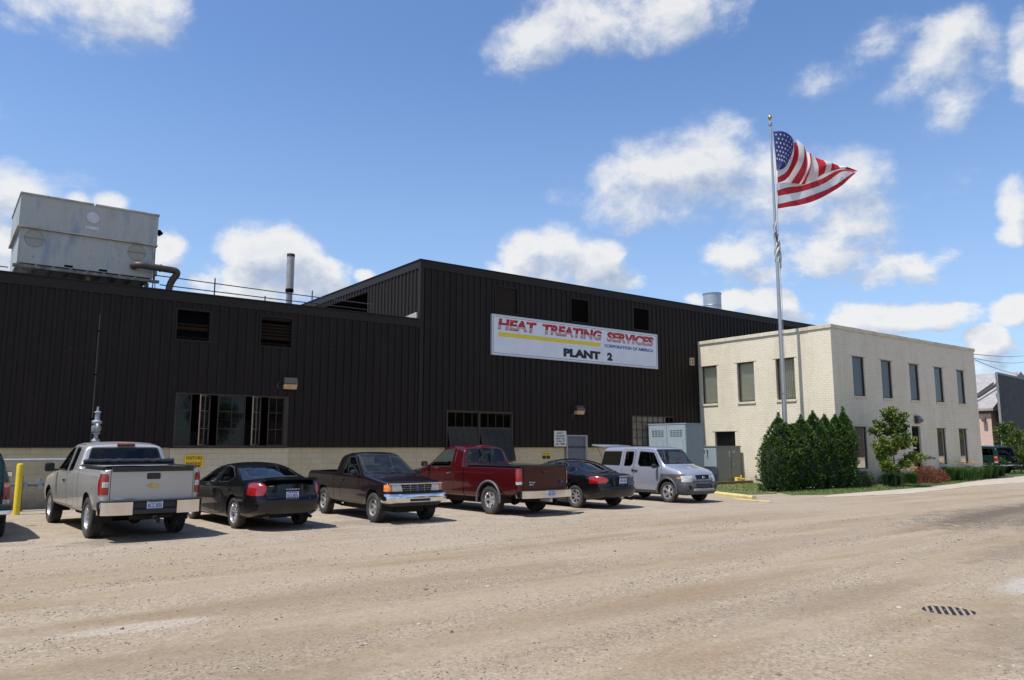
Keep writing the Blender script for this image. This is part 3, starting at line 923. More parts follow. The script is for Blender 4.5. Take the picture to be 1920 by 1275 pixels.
for xc in (7.42, 9.20):
    th = rad(-52)
    M4 = Matrix.Translation((xc, D + 0.02, 0)) @ Matrix.Rotation(-th, 4, 'Z')
    s_ = MB(); frame_rect(s_, -0.40, 0.40, z0 + 0.03, z1 - 0.05, -0.018, 0.018, 0.032, (0.0,), zs, 0.022)
    bmesh.ops.transform(s_.bm, matrix=M4, verts=s_.bm.verts[:])
    wpart(s_, 'casement', simple('casement_paint', (0.17, 0.125, 0.10), 0.7, var=0.4, vs=20), wn, OFFW)
    s_ = MB(); s_.face([(-0.37, 0, z0 + 0.05), (0.37, 0, z0 + 0.05), (0.37, 0, z1 - 0.07), (-0.37, 0, z1 - 0.07)])
    bmesh.ops.transform(s_.bm, matrix=M4, verts=s_.bm.verts[:])
    wpart(s_, 'casement_glass', glass('dusty_glass', (0.55, 0.56, 0.55), 0.02, 1.0, dusty=0.12), wn, OFFW)
wn.location = OFFW - FT.location

# tall awning window by the red truck
OFFW = Vector((18.9, D, 1.16))
wn = empty('window', OFFW - FT.location, parent=FT)
x0, x1, z0, z1 = WIN2
fr = MB()
frame_rect(fr, x0, x1, z0, z1, D - 0.05, D + 0.12, 0.06)
frame_rect(fr, x0 + 0.061, x1 - 0.061, 2.66, z1 - 0.061, D + 0.0, D + 0.05, 0.03, [x0 + 0.061 + (x1 - x0 - 0.12) * k / 8 for k in (1, 2, 3, 5, 6, 7)], (), 0.02)
fr.box(18.76, 18.84, D - 0.08, D + 0.1, z0 + 0.061, z1 - 0.062)
fr.box(x0 + 0.061, x1 - 0.061, D - 0.04, D + 0.07, 2.60, 2.659)
wpart(fr, 'frame', RUSTY, wn, OFFW)
gl = MB(); gl.face([(x0 + 0.08, D + 0.03, 2.68), (x1 - 0.08, D + 0.03, 2.68), (x1 - 0.08, D + 0.03, z1 - 0.08), (x0 + 0.08, D + 0.03, z1 - 0.08)])
wpart(gl, 'glass', GLASS_D, wn, OFFW)
for (a, b_) in ((x0 + 0.08, 18.74), (18.86, x1 - 0.08)):
    M4 = Matrix.Translation((0, D - 0.02, 2.59)) @ Matrix.Rotation(rad(-15), 4, 'X')
    s_ = MB()
    frame_rect(s_, a, b_, -1.42, -0.01, -0.018, 0.018, 0.03, [a + (b_ - a) * k / 4 for k in (1, 2, 3)], (-0.48, -0.95), 0.018)
    bmesh.ops.transform(s_.bm, matrix=M4, verts=s_.bm.verts[:])
    wpart(s_, 'awning_sash', RUSTY, wn, OFFW)
    s_ = MB(); s_.face([(a + 0.03, 0, -1.4), (b_ - 0.03, 0, -1.4), (b_ - 0.03, 0, -0.03), (a + 0.03, 0, -0.03)])
    bmesh.ops.transform(s_.bm, matrix=M4, verts=s_.bm.verts[:])
    wpart(s_, 'awning_glass', glass('blue_wired_glass', (0.05, 0.06, 0.09), 0.06, 0.55, dusty=0.015), wn, OFFW)

# blocked-up window behind the electrical cabinet
OFFW = Vector((29.7, D, 1.1))
wn = empty('window', OFFW - FT.location, parent=FT)
x0, x1, z0, z1 = WIN3
fr = MB(); frame_rect(fr, x0, x1, z0, z1, D - 0.04, D + 0.08, 0.05)
for k in range(1, 8): fr.box(x0 + k * 0.4 - 0.012, x0 + k * 0.4 + 0.012, D - 0.01, D + 0.02, z0 + 0.05, z1 - 0.05)
for k in range(1, 6): fr.box(x0 + 0.05, x1 - 0.05, D - 0.004, D + 0.014, z0 + k * 0.4 - 0.012, z0 + k * 0.4 + 0.012)
wpart(fr, 'frame', RUSTY, wn, OFFW)
fr = MB(); fr.box(x0 + 0.05, x0 + 2.6, D + 0.045, D + 0.07, z0 + 0.05, z1 - 0.05)
wpart(fr, 'pane', simple('dirty_panel', (0.27, 0.235, 0.175), 0.75, var=0.25, vs=3, dirt=((0.11, 0.09, 0.06), 0.6)), wn, OFFW)
fr = MB(); fr.box(x0 + 2.6, x1 - 0.05, D + 0.075, D + 0.1, z0 + 0.05, z1 - 0.05)
wpart(fr, 'blank_panel', DARK, wn, OFFW)

# steel door
OFFW = Vector((24.47, D, 0))
dr = empty('door', OFFW - FT.location, parent=FT)
fr = MB()
fr.box(23.80, 23.88, D - 0.02, D + 0.2, 0, 2.40); fr.box(25.02, 25.14, D - 0.02, D + 0.2, 0, 2.40); fr.box(23.88, 25.02, D - 0.02, D + 0.2, 2.33, 2.40)
wpart(fr, 'door_frame', simple('grey_jamb', (0.30, 0.30, 0.29), 0.6), dr, OFFW)
fr = MB(); fr.box(23.885, 25.015, D + 0.05, D + 0.1, 0.03, 2.325)
wpart(fr, 'door_leaf', simple('slate_door', (0.115, 0.13, 0.165), 0.5, var=0.12), dr, OFFW)
fr = MB(); fr.lathe([(0.0, 0.0), (0.035, 0.0), (0.03, 0.05), (0.0, 0.06)], 12, Matrix.Translation((23.99, D + 0.05, 1.02)) @ Matrix.Rotation(rad(90), 4, 'X'))
wpart(fr, 'handle', simple('brushed_metal', (0.5, 0.5, 0.5), 0.3, 1.0), dr, OFFW)

# ================================================================== THE OFFICE
OX, OY, OX2, OZ = 33.5, 19.46, 48.95, 7.62
OB = empty('office_building', (41.2, 19.46, 0), label='two-storey office of cream painted brick with narrow dark windows', cat='building')
CREAM = masonry('cream_brick', ((0.665, 0.60, 0.465), (0.725, 0.66, 0.52)), (0.27, 0.23, 0.16), 0.30, 0.108, 0.0095, stain=(0.47, 0.41, 0.29), stain_amt=0.45, bump=1.0, mfac=0.68, grime=0.45)
COPE = simple('cream_coping', (0.60, 0.55, 0.43), 0.7, var=0.12, vs=4, dirt=((0.34, 0.27, 0.18), 0.5), bump=0.3)
LEFTW = [(26.12, 27.17, 4.15, 6.2), (23.78, 24.82, 4.15, 6.2), (21.45, 22.5, 4.15, 6.2), (25.1, 26.4, 1.35, 2.64)]
RIGHTW = [(35.27, 36.37, 4.28, 6.2), (38.0, 39.04, 4.28, 6.2), (40.9, 41.93, 4.28, 6.2), (43.72, 44.72, 4.28, 6.2), (46.45, 47.40, 4.28, 6.2),
          (35.14, 36.20, 0.80, 2.80), (40.72, 41.66, 0.25, 2.92), (43.52, 44.52, 0.90, 2.84), (46.16, 47.16, 0.92, 2.85)]


def wall_holes(mb, axis, face, out, a0, a1, z0, z1, holes, depth=0.2):
    """flat wall with real openings and reveals"""
    A = sorted({a0, a1} | {h[0] for h in holes} | {h[1] for h in holes})
    Z = sorted({z0, z1} | {h[2] for h in holes} | {h[3] for h in holes})
    P = (lambda a, d, z: (a, face + out * d, z)) if axis == 'x' else (lambda a, d, z: (face + out * d, a, z))
    for p, q in zip(A, A[1:]):
        for s, t in zip(Z, Z[1:]):
            if any(h[0] <= (p + q) / 2 <= h[1] and h[2] <= (s + t) / 2 <= h[3] for h in holes): continue
            mb.face([P(p, 0, s), P(q, 0, s), P(q, 0, t), P(p, 0, t)])
    for h in holes:
        c = [(h[0], h[2]), (h[1], h[2]), (h[1], h[3]), (h[0], h[3])]
        for i in range(4):
            a, b_ = c[i], c[(i + 1) % 4]
            mb.face([P(a[0], 0, a[1]), P(b_[0], 0, b_[1]), P(b_[0], depth, b_[1]), P(a[0], depth, a[1])])

m = MB()
wall_holes(m, 'y', OX, 1, OY, D, 0, OZ - 0.2, LEFTW)
o = fpart(m, 'side_wall', CREAM, parent=OB, fixn=False)
m = MB()
wall_holes(m, 'x', OY, 1, OX, OX2, 0, OZ - 0.2, RIGHTW)
o = fpart(m, 'front_wall', CREAM, parent=OB, fixn=False)
m = MB()
m.face([(OX2, OY, 0), (OX2, D, 0), (OX2, D, OZ - 0.2), (OX2, OY, OZ - 0.2)])
fpart(m, 'end_wall', CREAM, parent=OB, fixn=False)
m = MB()
m.box(OX + 0.3, OX2 - 0.3, OY + 0.3, D - 0.02, OZ - 0.32, OZ - 0.28)
m.box(OX + 0.3, OX2 - 0.3, OY + 0.3, D - 0.02, 3.3, 3.45)
fpart(m, 'roof', ROOFM, parent=OB)
m = MB()   # inner partitions keep each storey dim
for y in (OY + 3.2,): m.box(OX + 0.3, OX2 - 0.3, y, y + 0.1, 0.05, 3.3); m.box(OX + 0.3, OX2 - 0.3, y + 0.001, y + 0.099, 3.45, OZ - 0.33)
for x in (OX + 2.6, 40.1, 45.5): m.box(x, x + 0.1, OY + 0.3, D - 0.05, 0.06, 3.29)
for x in (OX + 2.6,): m.box(x, x + 0.1, OY + 0.3, D - 0.05, 3.46, OZ - 0.34)
fpart(m, 'partition', simple('office_inside', (0.16, 0.15, 0.13), 0.9), parent=OB)
# coping: slightly uneven stones
m = MB()
rnd = random.Random(2)
y = OY - 0.06
while y < D - 0.1:
    y2 = min(D - 0.01, y + 1.22); dz = rnd.uniform(-0.012, 0.012)
    m.box(OX - 0.06 + rnd.uniform(-.006, .006), OX + 0.26, y + 0.004, y2, OZ - 0.2 + dz * 0.4, OZ - 0.02 + dz, 0.012); y = y2
x = OX + 0.262
while x < OX2:
    x2 = min(OX2 + 0.06, x + 1.22); dz = rnd.uniform(-0.01, 0.01)
    m.box(x + 0.004, x2, OY - 0.06 + rnd.uniform(-.005, .005), OY + 0.26, OZ - 0.2 + dz * 0.4, OZ - 0.02 + dz, 0.012); x = x2
m.box(OX2 - 0.2, OX2 + 0.05, OY + 0.262, D, OZ - 0.2, OZ - 0.03)
fpart(m, 'coping', COPE, parent=OB)
BRONZE = simple('bronze_frame', (0.045, 0.036, 0.03), 0.45)
SCREEN = glass('grey_screen_glass', (0.42, 0.44, 0.46), 0.05, 1.4, dusty=0.10)
SCREEN2 = glass('dark_screen_glass', (0.24, 0.25, 0.24), 0.03, 0.7, dusty=0.03)
BLIND = simple('blind_fabric', (0.62, 0.60, 0.48), 0.8, var=0.08)
BLIND_G = simple('blind_grey', (0.30, 0.31, 0.32), 0.8, var=0.05)


def office_window(axis, h, blinds, gmat, rnd):
    """frame, glass and, where the photograph shows them, upright blinds"""
    a0, a1, z0, z1 = h
    if axis == 'y': base = Vector((OX, (a0 + a1) / 2, z0)); R = Matrix.Translation(base) @ Matrix.Rotation(rad(-90), 4, 'Z')
    else: base = Vector(((a0 + a1) / 2, OY, z0)); R = Matrix.Translation(base)
    w_ = empty('window', base - OB.location, rad(-90) if axis == 'y' else 0, parent=OB)
    hw, H = (a1 - a0) / 2, z1 - z0
    q = 0.125 if axis == 'y' else 0.055
    m = MB(); m.box(-hw - 0.03, hw + 0.03 if axis == 'x' or a1 < 26.9 else hw - 0.0, -0.05, q + 0.02, -0.115, -0.004, 0.008); m.build('sill', COPE, w_)
    m = MB(); m.box(-hw - 0.16, hw + 0.16, -0.011, 0.04, H, H + 0.018); m.build('lintel', simple('rust_angle', (0.20, 0.14, 0.09), 0.8, var=0.3), w_)
    f = MB(); frame_rect(f, -hw + 0.004, hw - 0.004, 0.004, H - 0.004, q, q + 0.055, 0.045, (), (), 0.03)
    f.build('frame', BRONZE, w_)
    g_ = MB(); g_.face([(-hw + 0.04, q + .035, 0.04), (hw - 0.04, q + .035, 0.04), (hw - 0.04, q + .035, H - 0.04), (-hw + 0.04, q + .035, H - 0.04)])
    g_.build('glass', gmat, w_)
    if blinds:
        b_ = MB(); x = -hw + 0.03
        step, wd, tilt, top = blinds
        b_.box(-hw + 0.02, hw - 0.02, q + 0.10, q + 0.14, H - 0.10, H - 0.02)
        while x < hw - 0.02:
            t = rad(tilt + rnd.uniform(-7, 7)); dx, dy = cos(t) * wd / 2, sin(t) * wd / 2
            b_.face([(x - dx, q + .15 - dy, 0.03), (x + dx, q + .15 + dy, 0.03), (x + dx, q + .15 + dy, H - 0.08), (x - dx, q + .15 - dy, H - 0.08)])
            x += step
        b_.build('blind', BLIND if axis == 'y' else BLIND_G, w_)
    return w_

rnd = random.Random(6)
office_window('y', LEFTW[0], (0.085, 0.088, 8, 0), glass('left_glass', (0.92, 0.92, 0.86), 0.02, 0.6, dusty=0.04), rnd)
office_window('y', LEFTW[1], (0.085, 0.085, 12, 0), MATS['left_glass'], rnd)
office_window('y', LEFTW[2], (0.10, 0.07, 25, 0), MATS['left_glass'], rnd)
office_window('y', LEFTW[3], (0.10, 0.10, 5, 0), SCREEN2, rnd)
for h in RIGHTW[:5]: office_window('x', h, (0.09, 0.092, 5, 0), SCREEN, rnd)
for i in (5, 7, 8): office_window('x', RIGHTW[i], (0.09, 0.092, 8, 0) if i == 5 else None, SCREEN2, rnd)
# entrance door with two paper notices
h = RIGHTW[6]
base = Vector(((h[0] + h[1]) / 2, OY, h[2]))
dr = empty('door', base - OB.location, parent=OB)
hw, H = (h[1] - h[0]) / 2, h[3] - h[2]
f = MB(); frame_rect(f, -hw + 0.004, hw - 0.004, 0.004, H - 0.004, 0.10, 0.17, 0.06, (), (H - 0.55, 0.28), 0.09); f.build('door_frame', BRONZE, dr)
f = MB(); f.face([(-hw + 0.05, 0.14, 0.05), (hw - 0.05, 0.14, 0.05), (hw - 0.05, 0.14, H - 0.05), (-hw + 0.05, 0.14, H - 0.05)]); f.build('glass', SCREEN2, dr)
PAPER = simple('paper', (0.66, 0.66, 0.68), 0.7, var=0.05)
f = MB(); f.box(-0.33, 0.17, 0.125, 0.131, 0.92, 1.27); f.box(-0.36, 0.16, 0.125, 0.131, 1.50, 1.58); f.build('paper_notice', PAPER, dr)
f = MB(); f.tube([(0.30, 0.09, 0.9), (0.30, 0.05, 0.92), (0.30, 0.05, 1.2), (0.30, 0.09, 1.22)], 0.013, 8); f.build('handle', MATS['brushed_metal'], dr)

# ------------------------------------------------------------------ buildings far right
PINK = masonry('pink_block', ((0.54, 0.40, 0.33), (0.58, 0.44, 0.36)), (0.40, 0.28, 0.22), 0.4, 0.2, 0.01, stain=(0.44, 0.31, 0.24), stain_amt=0.3, bump=0.4)
SHING = simple('grey_shingles', (0.29, 0.275, 0.27), 0.9, var=0.22, vs=1.5, bump=0.6, bs=12, stretch=(1, 1, 5), dirt=((0.20, 0.17, 0.15), 0.5))
gb = empty('gabled_building', (92, 37, 0), label='pink block house with a grey shingled roof behind the office end', cat='building')
def gpart(mb, name, mat, par, **kw):
    o = mb.build(name, mat, None, **kw); o.parent = par; o.location = -par.location; return o
m = MB(); m.box(90, 106, 34.6, 60, 0, 5.8)
gpart(m, 'wall', PINK, gb)
m = MB()
m.prism([(89.6, 5.9), (98.0, 10.3), (106.4, 5.9), (106.4, 5.65), (89.6, 5.65)], 'y', 34.2, 60.4)
gpart(m, 'roof', SHING, gb)
m = MB(); m.box(89.9, 89.99, 34.6, 60, 5.35, 5.64); gpart(m, 'eave_board', simple('brown_eave', (0.10, 0.065, 0.045), 0.8), gb)
m = MB()
m.tube([(90.0, 37.6, 6.2), (95.0, 36.0, 8.95)], 0.10, 6); m.tube([(92.0, 36.6, 7.3), (95.2, 35.5, 8.95)], 0.16, 6); m.tube([(90.6, 36.4, 6.55), (95.0, 34.8, 8.8)], 0.04, 6)
gpart(m, 'roof_conveyor', simple('dark_pipe', (0.06, 0.055, 0.05), 0.6), gb)
m = MB(); m.box(89.5, 89.85, 35.0, 35.4, 4.5, 4.9, 0.05); m.box(89.8, 90.0, 35.15, 35.25, 4.75, 4.85)
gpart(m, 'floodlight', simple('lamp_brown', (0.12, 0.06, 0.05), 0.5), gb)
DK = simple('charcoal_siding', (0.040, 0.043, 0.050), 0.55, var=0.15, vs=1.2)
cb = empty('corrugated_building', (78, 30, 0), label='dark charcoal corrugated metal building at the right edge', cat='building')
m = MB(); m.prism([(66.7, 25.0), (96, 28.2), (108, 42), (84.0, 31.0)], 'z', 0, 7.55)
gpart(m, 'wall', DK, cb)
m = MB()
n = 96
for k in range(n):
    t = (k + 0.5) / n; x, y = 66.7 + 29.3 * t, 25.0 + 3.2 * t
    m.box(-0.075, 0.075, -0.05, 0.0, 0.0, 7.52, M=Matrix.Translation((x, y - 0.001, 0)) @ Matrix.Rotation(atan2(3.2, 29.3), 4, 'Z'))
gpart(m, 'cladding_ribs', DK, cb)
m = MB(); m.box(-0.02, 29.5, -0.10, 0.06, 7.52, 7.68, M=Matrix.Translation((66.7, 25.0, 0)) @ Matrix.Rotation(atan2(3.2, 29.3), 4, 'Z'))
gpart(m, 'parapet_cap', simple('cap_grey', (0.12, 0.125, 0.135), 0.5), cb)
m = MB(); m.box(-0.16, -0.02, -0.1, 0.05, 0, 7.6, M=Matrix.Translation((66.7, 25.0, 0)) @ Matrix.Rotation(atan2(3.2, 29.3), 4, 'Z'))
gpart(m, 'lit_edge_strip', simple('lit_edge_grey', (0.26, 0.26, 0.27), 0.5), cb)  # pale strip added for the sunlit edge of the dark wall

# ================================================================== VEHICLES
# local axes of every vehicle: +x forward, +y its left side, z up, origin on the ground midway between the axles
RUB = simple('tyre_rubber', (0.030, 0.029, 0.028), 0.85, var=0.3, vs=12, bump=0.4, bs=60, dirt=((0.14, 0.12, 0.10), 0.45))
ALLOY = simple('alloy', (0.55, 0.55, 0.56), 0.32, 0.75, var=0.12, dirt=((0.2, 0.17, 0.14), 0.35))
CHROME = simple('chrome', (0.78, 0.78, 0.79), 0.10, 1.0, var=0.04, dirt=((0.35, 0.31, 0.27), 0.25))
BLACKP = simple('black_plastic', (0.018, 0.018, 0.019), 0.5, var=0.2)
WELL = simple('wheel_well_black', (0.010, 0.010, 0.010), 0.95)
GREYP = simple('grey_cladding', (0.055, 0.057, 0.062), 0.55, var=0.08, dirt=((0.22, 0.19, 0.16), 0.3))
SEATM = simple('seat_cloth', (0.06, 0.06, 0.065), 0.9, var=0.2)
SEATG = simple('seat_cloth_grey', (0.17, 0.165, 0.16), 0.9, var=0.2)
GL_TINT = glass('privacy_glass', (0.10, 0.115, 0.12), 0.0, 1.0)
GL_SIDE = glass('side_glass', (0.42, 0.48, 0.46), 0.0, 1.0)
GL_WIND = glass('windshield_glass', (0.62, 0.72, 0.70), 0.0, 1.25, dusty=0.05)
GL_REAR = glass('rear_glass', (0.30, 0.36, 0.40), 0.0, 1.5)
RED_L = lens_mat('red_lens', (0.30, 0.006, 0.007))
AMB_L = lens_mat('amber_lens', (0.80, 0.22, 0.02))
CLR_L = lens_mat('clear_lens', (0.55, 0.55, 0.53))
PLATE = simple('plate_pale_blue', (0.55, 0.60, 0.72), 0.45, var=0.08)
PLTXT = simple('plate_navy', (0.04, 0.06, 0.22), 0.5)
WHITE = simple('white_enamel', (0.75, 0.75, 0.75), 0.4, var=0.04)


def fillet(pts, n=4):
    """pts: (a, b, radius) chain -> rounded polyline; every corner gives n+1 points"""
    out = [Vector(pts[0][:2])]
    for i in range(1, len(pts) - 1):
        p = Vector(pts[i][:2]); a = Vector(pts[i - 1][:2]); b = Vector(pts[i + 1][:2]); r = pts[i][2]
        la, lb = (a - p).length, (b - p).length
        t = min(r, la * 0.49, lb * 0.49)
        A = p + (a - p) * (t / la) if la > 1e-9 else p.copy(); B = p + (b - p) * (t / lb) if lb > 1e-9 else p.copy()
        for k in range(n + 1):
            s = k / n
            out.append(A * (1 - s) ** 2 + p * 2 * s * (1 - s) + B * s ** 2)
    out.append(Vector(pts[-1][:2]))
    return out


def interp(chain):
    c = sorted(chain, key=lambda p: p[0])
    def f(x):
        if x <= c[0][0]: return c[0][1]
        for p, q in zip(c, c[1:]):
            if x <= q[0]:
                return p[1] + (q[1] - p[1]) * (x - p[0]) / max(1e-9, q[0] - p[0])
        return c[-1][1]
    return f


def sstep(a, b, x):
    t = max(0.0, min(1.0, (x - a) / (b - a))); return t * t * (3 - 2 * t)


class Body:
    """closed sheet-metal shell lofted along x, then cut along projected outlines into real parts"""
    def __init__(s, sp):
        s.sp = sp
        xr, xf = sp['x']
        W_ = sp['w']
        top = interp([(p.x, p.y) for p in fillet([(x, z, r) for x, z, r in sp['top']], 5)])
        belt = interp(sp['belt'])
        zb = interp(sp.get('sill', [(xr, 0.42), (xf, 0.42)]))
        rc = sp.get('rc', 0.28)
        tumble = sp.get('tumble', 0.33)
        crown = sp.get('crown', 0.035)
        xs = set()
        n = int((xf - xr) / 0.055)
        for i in range(n + 1): xs.add(xr + (xf - xr) * i / n)
        for p in fillet([(x, z, r) for x, z, r in sp['top']], 5):
            if xr < p.x < xf: xs.add(p.x)
        for k in range(9):
            d = rc * (1 - cos(pi / 2 * k / 8)); xs.add(xr + d); xs.add(xf - d)
        # finer steps where the profile is steep
        q = sorted(xs); add = []
        for a, b in zip(q, q[1:]):
            dz = abs(top(b) - top(a))
            if dz > 0.07:
                m = int(dz / 0.05)
                for j in range(1, m + 1): add.append(a + (b - a) * j / (m + 1))
        xs |= set(add)
        q = sorted(xs); keep = [q[0]]
        for a in q[1:]:
            if a - keep[-1] > 0.006: keep.append(a)
        keep[-1] = xf
        bm = bmesh.new()
        s.bm = bm
        s.lay = bm.faces.layers.int.new('tag')
        rings = []
        for x in keep:
            d = min(x - xr, xf - x)
            pin = rc * 0.75 * (1 - sqrt(max(0.0, 1 - (1 - min(1, d / rc)) ** 2)))
            w = W_ - pin - sp.get('taper', 0.0) * (max(0, (x - 0.6) / (xf - 0.6)) ** 2)
            t = top(x); bl = min(belt(x), t - 0.05); b0 = zb(x)
            h = t - bl
            wb_ = w - sp.get('beltin', 0.04)
            wr = wb_ - 0.045 - tumble * max(0, h - 0.06)
            wr = max(0.25, wr)
            er = min(0.11, 0.03 + h * 0.35)
            c = [(0, b0, 0), (w - 0.16, b0, 0.02), (w - 0.05, b0 + 0.05, 0.05), (w, b0 + (bl - b0) * sp.get('bulge', 0.45), 0.25), (w - 0.012, bl - 0.10, 0.08), (wb_, bl, 0.045),
                 (wr, t - crown, er), (wr * 0.45, t - crown * 0.16, 0.3), (0, t, 0)]
            segs = []
            f = fillet(c, 3)
            # resample straight pieces
            out = []
            ns = [4, 0, 2, 5, 3, 0, 0, 0]
            pts = f
            # pts layout: start, then groups of 4 per corner, end
            groups = [[pts[0]]] + [pts[1 + 4 * i:5 + 4 * i] for i in range(len(c) - 2)] + [[pts[-1]]]
            div = [4, 1, 2, 6, 2, 9, 4, 4]
            for gi_, g_ in enumerate(groups):
                out += g_
                if gi_ < len(groups) - 1:
                    A, B = g_[-1], groups[gi_ + 1][0]
                    for k in range(1, div[gi_]): out.append(A + (B - A) * k / div[gi_])
            rings.append([(x, p.x, p.y) for p in out])
        nr = len(rings[0])
        Vr, Vl = [], []
        for r in rings:
            a = [bm.verts.new(p) for p in r]
            b = [a[0]] + [bm.verts.new((p[0], -p[1], p[2])) for p in r[1:-1]] + [a[-1]]
            Vl.append(a); Vr.append(b)
        for i in range(len(rings) - 1):
            for j in range(nr - 1):
                for V, fl in ((Vl, True), (Vr, False)):
                    q4 = [V[i][j], V[i + 1][j], V[i + 1][j + 1], V[i][j + 1]]
                    q4 = [v for k, v in enumerate(q4) if v not in q4[:k]]
                    if len(q4) < 3: continue
                    if fl: q4.reverse()
                    try: bm.faces.new(q4)
                    except ValueError: pass
        caps = []
        for idx, fl in ((0, True), (-1, False)):
            loop = Vl[idx] + list(reversed(Vr[idx][1:-1]))
            if fl: loop.reverse()
            caps.append(bm.faces.new(loop))
        bm.normal_update()
        # slice the flat ends so that they can be shaped
        for side, cap in ((xr, caps[0]), (xf, caps[1])):
            z = 0.2
            while z < 1.95:
                fs = [f for f in bm.faces if f.is_valid and all(abs(v.co.x - side) < 1e-5 for v in f.verts)]
                if any(min(v.co.z for v in f.verts) < z < max(v.co.z for v in f.verts) for f in fs):
                    bmesh.ops.bisect_plane(bm, geom=list({e for f in fs for e in f.edges}) + fs, dist=1e-5, plane_co=(0, 0, z), plane_no=(0, 0, 1))
                z += 0.055
            y = -0.95
            while y < 0.96:
                fs = [f for f in bm.faces if f.is_valid and all(abs(v.co.x - side) < 1e-5 for v in f.verts)]
                bmesh.ops.bisect_plane(bm, geom=list({e for f in fs for e in f.edges}) + fs, dist=1e-5, plane_co=(0, y, 0), plane_no=(0, 1, 0))
                y += 0.19
        pf = interp(sp.get('front', [(0, 0), (2, 0)])); pr = interp(sp.get('rear', [(0, 0), (2, 0)]))
        kf, kr = sp.get('curve', (0.10, 0.06))
        for v in bm.verts:
            x, y, z = v.co
            u = abs(y) / W_
            sf, sr = sstep(xf - 0.55, xf, x), sstep(xr + 0.5, xr, x) if False else 1 - sstep(xr, xr + 0.5, x)
            v.co.x += pf(z) * sf - pr(z) * sr
            v.co.x -= kf * u ** 2.2 * sstep(0.2, xf, x)
            v.co.x += kr * u ** 2.2 * sstep(-0.2, -xr, -x) if x < 0 else 0
            fn = sp.get('shape')
            if fn: v.co = Vector(fn(*v.co))
        bm.normal_update()
        s.names = {0: 'body'}
        s.ids = {}

    def tid(s, name):
        if name == 'body': return 0
        if name not in s.ids:
            s.ids[name] = len(s.ids) + 1; s.names[len(s.ids)] = name
        return s.ids[name]

    FILT = {
        'side': lambda f: abs(f.normal.y) > 0.42,
        'arch': lambda f: True,
        'rear': lambda f: f.normal.x < -0.28,
        'front': lambda f: f.normal.x > 0.26,
        'top': lambda f: f.normal.z > 0.5,
    }

    def cut(s, axis, poly, name, only=None, zr=None, xr=None, side=0):
        """tag the faces inside an outline seen along an axis"""
        bm = s.bm
        ax = {'side': (0, 2), 'arch': (0, 2), 'rear': (1, 2), 'front': (1, 2), 'top': (0, 1)}[axis]
        dead = {'side': 1, 'arch': 1, 'rear': 0, 'front': 0, 'top': 2}[axis]
        flt = s.FILT[axis]
        a0, a1 = min(p[0] for p in poly) - 0.02, max(p[0] for p in poly) + 0.02
        b0, b1 = min(p[1] for p in poly) - 0.02, max(p[1] for p in poly) + 0.02
        def ok(f):
            if not flt(f): return False
            c = f.calc_center_median()
            if axis == 'arch' and abs(c.y) < s.sp['w'] * 0.55: return False
            if xr and not (xr[0] < c.x < xr[1]): return False
            if zr and not (zr[0] < c.z < zr[1]): return False
            if side and c.y * side < 0: return False
            if only is not None and f[s.lay] not in [s.tid(o) for o in only]: return False
            return True
        def near(f):
            us = [v.co[ax[0]] for v in f.verts]; vs = [v.co[ax[1]] for v in f.verts]
            return max(us) > a0 and min(us) < a1 and max(vs) > b0 and min(vs) < b1
        cand = {f for f in bm.faces if near(f) and ok(f)}
        n = len(poly)
        for i in range(n):
            A = Vector(poly[i]); B = Vector(poly[(i + 1) % n])
            L = (B - A).length
            if L < 1e-6: continue
            d = (B - A) / L; nn = Vector((-d.y, d.x))
            sub = []
            for f in cand:
                if not f.is_valid: continue
                t0 = 1e9; t1 = -1e9; s0 = 1e9; s1 = -1e9
                for v in f.verts:
                    q = Vector((v.co[ax[0]], v.co[ax[1]])) - A
                    t = q.dot(d); w = q.dot(nn)
                    t0 = min(t0, t); t1 = max(t1, t); s0 = min(s0, w); s1 = max(s1, w)
                if t1 > -0.001 and t0 < L + 0.001 and s0 < -1e-5 and s1 > 1e-5: sub.append(f)
            if not sub: continue
            no = [0, 0, 0]; no[ax[0]] = nn.x; no[ax[1]] = nn.y
            co = [0, 0, 0]; co[ax[0]] = A.x; co[ax[1]] = A.y
            es = list({e for f in sub for e in f.edges}); vs = list({v for f in sub for v in f.verts})
            r = bmesh.ops.bisect_plane(bm, geom=vs + es + sub, dist=1e-5, plane_co=co, plane_no=no)
            for g in r['geom_cut']:
                if isinstance(g, bmesh.types.BMEdge):
                    for f in g.link_faces: cand.add(f)
            for g in r['geom']:
                if isinstance(g, bmesh.types.BMFace) and g.is_valid: cand.add(g)
        tg = s.tid(name)
        for f in cand:
            if not f.is_valid: continue
            f.normal_update()
            if not ok(f): continue
            c = f.calc_center_median()
            if in_poly((c[ax[0]], c[ax[1]]), poly): f[s.lay] = tg
        return s

    def mirror_cut(s, axis, poly, name, **kw):
        s.cut(axis, poly, name, **kw)
        s.cut(axis, [(-a, b) for a, b in reversed(poly)], name, **kw)

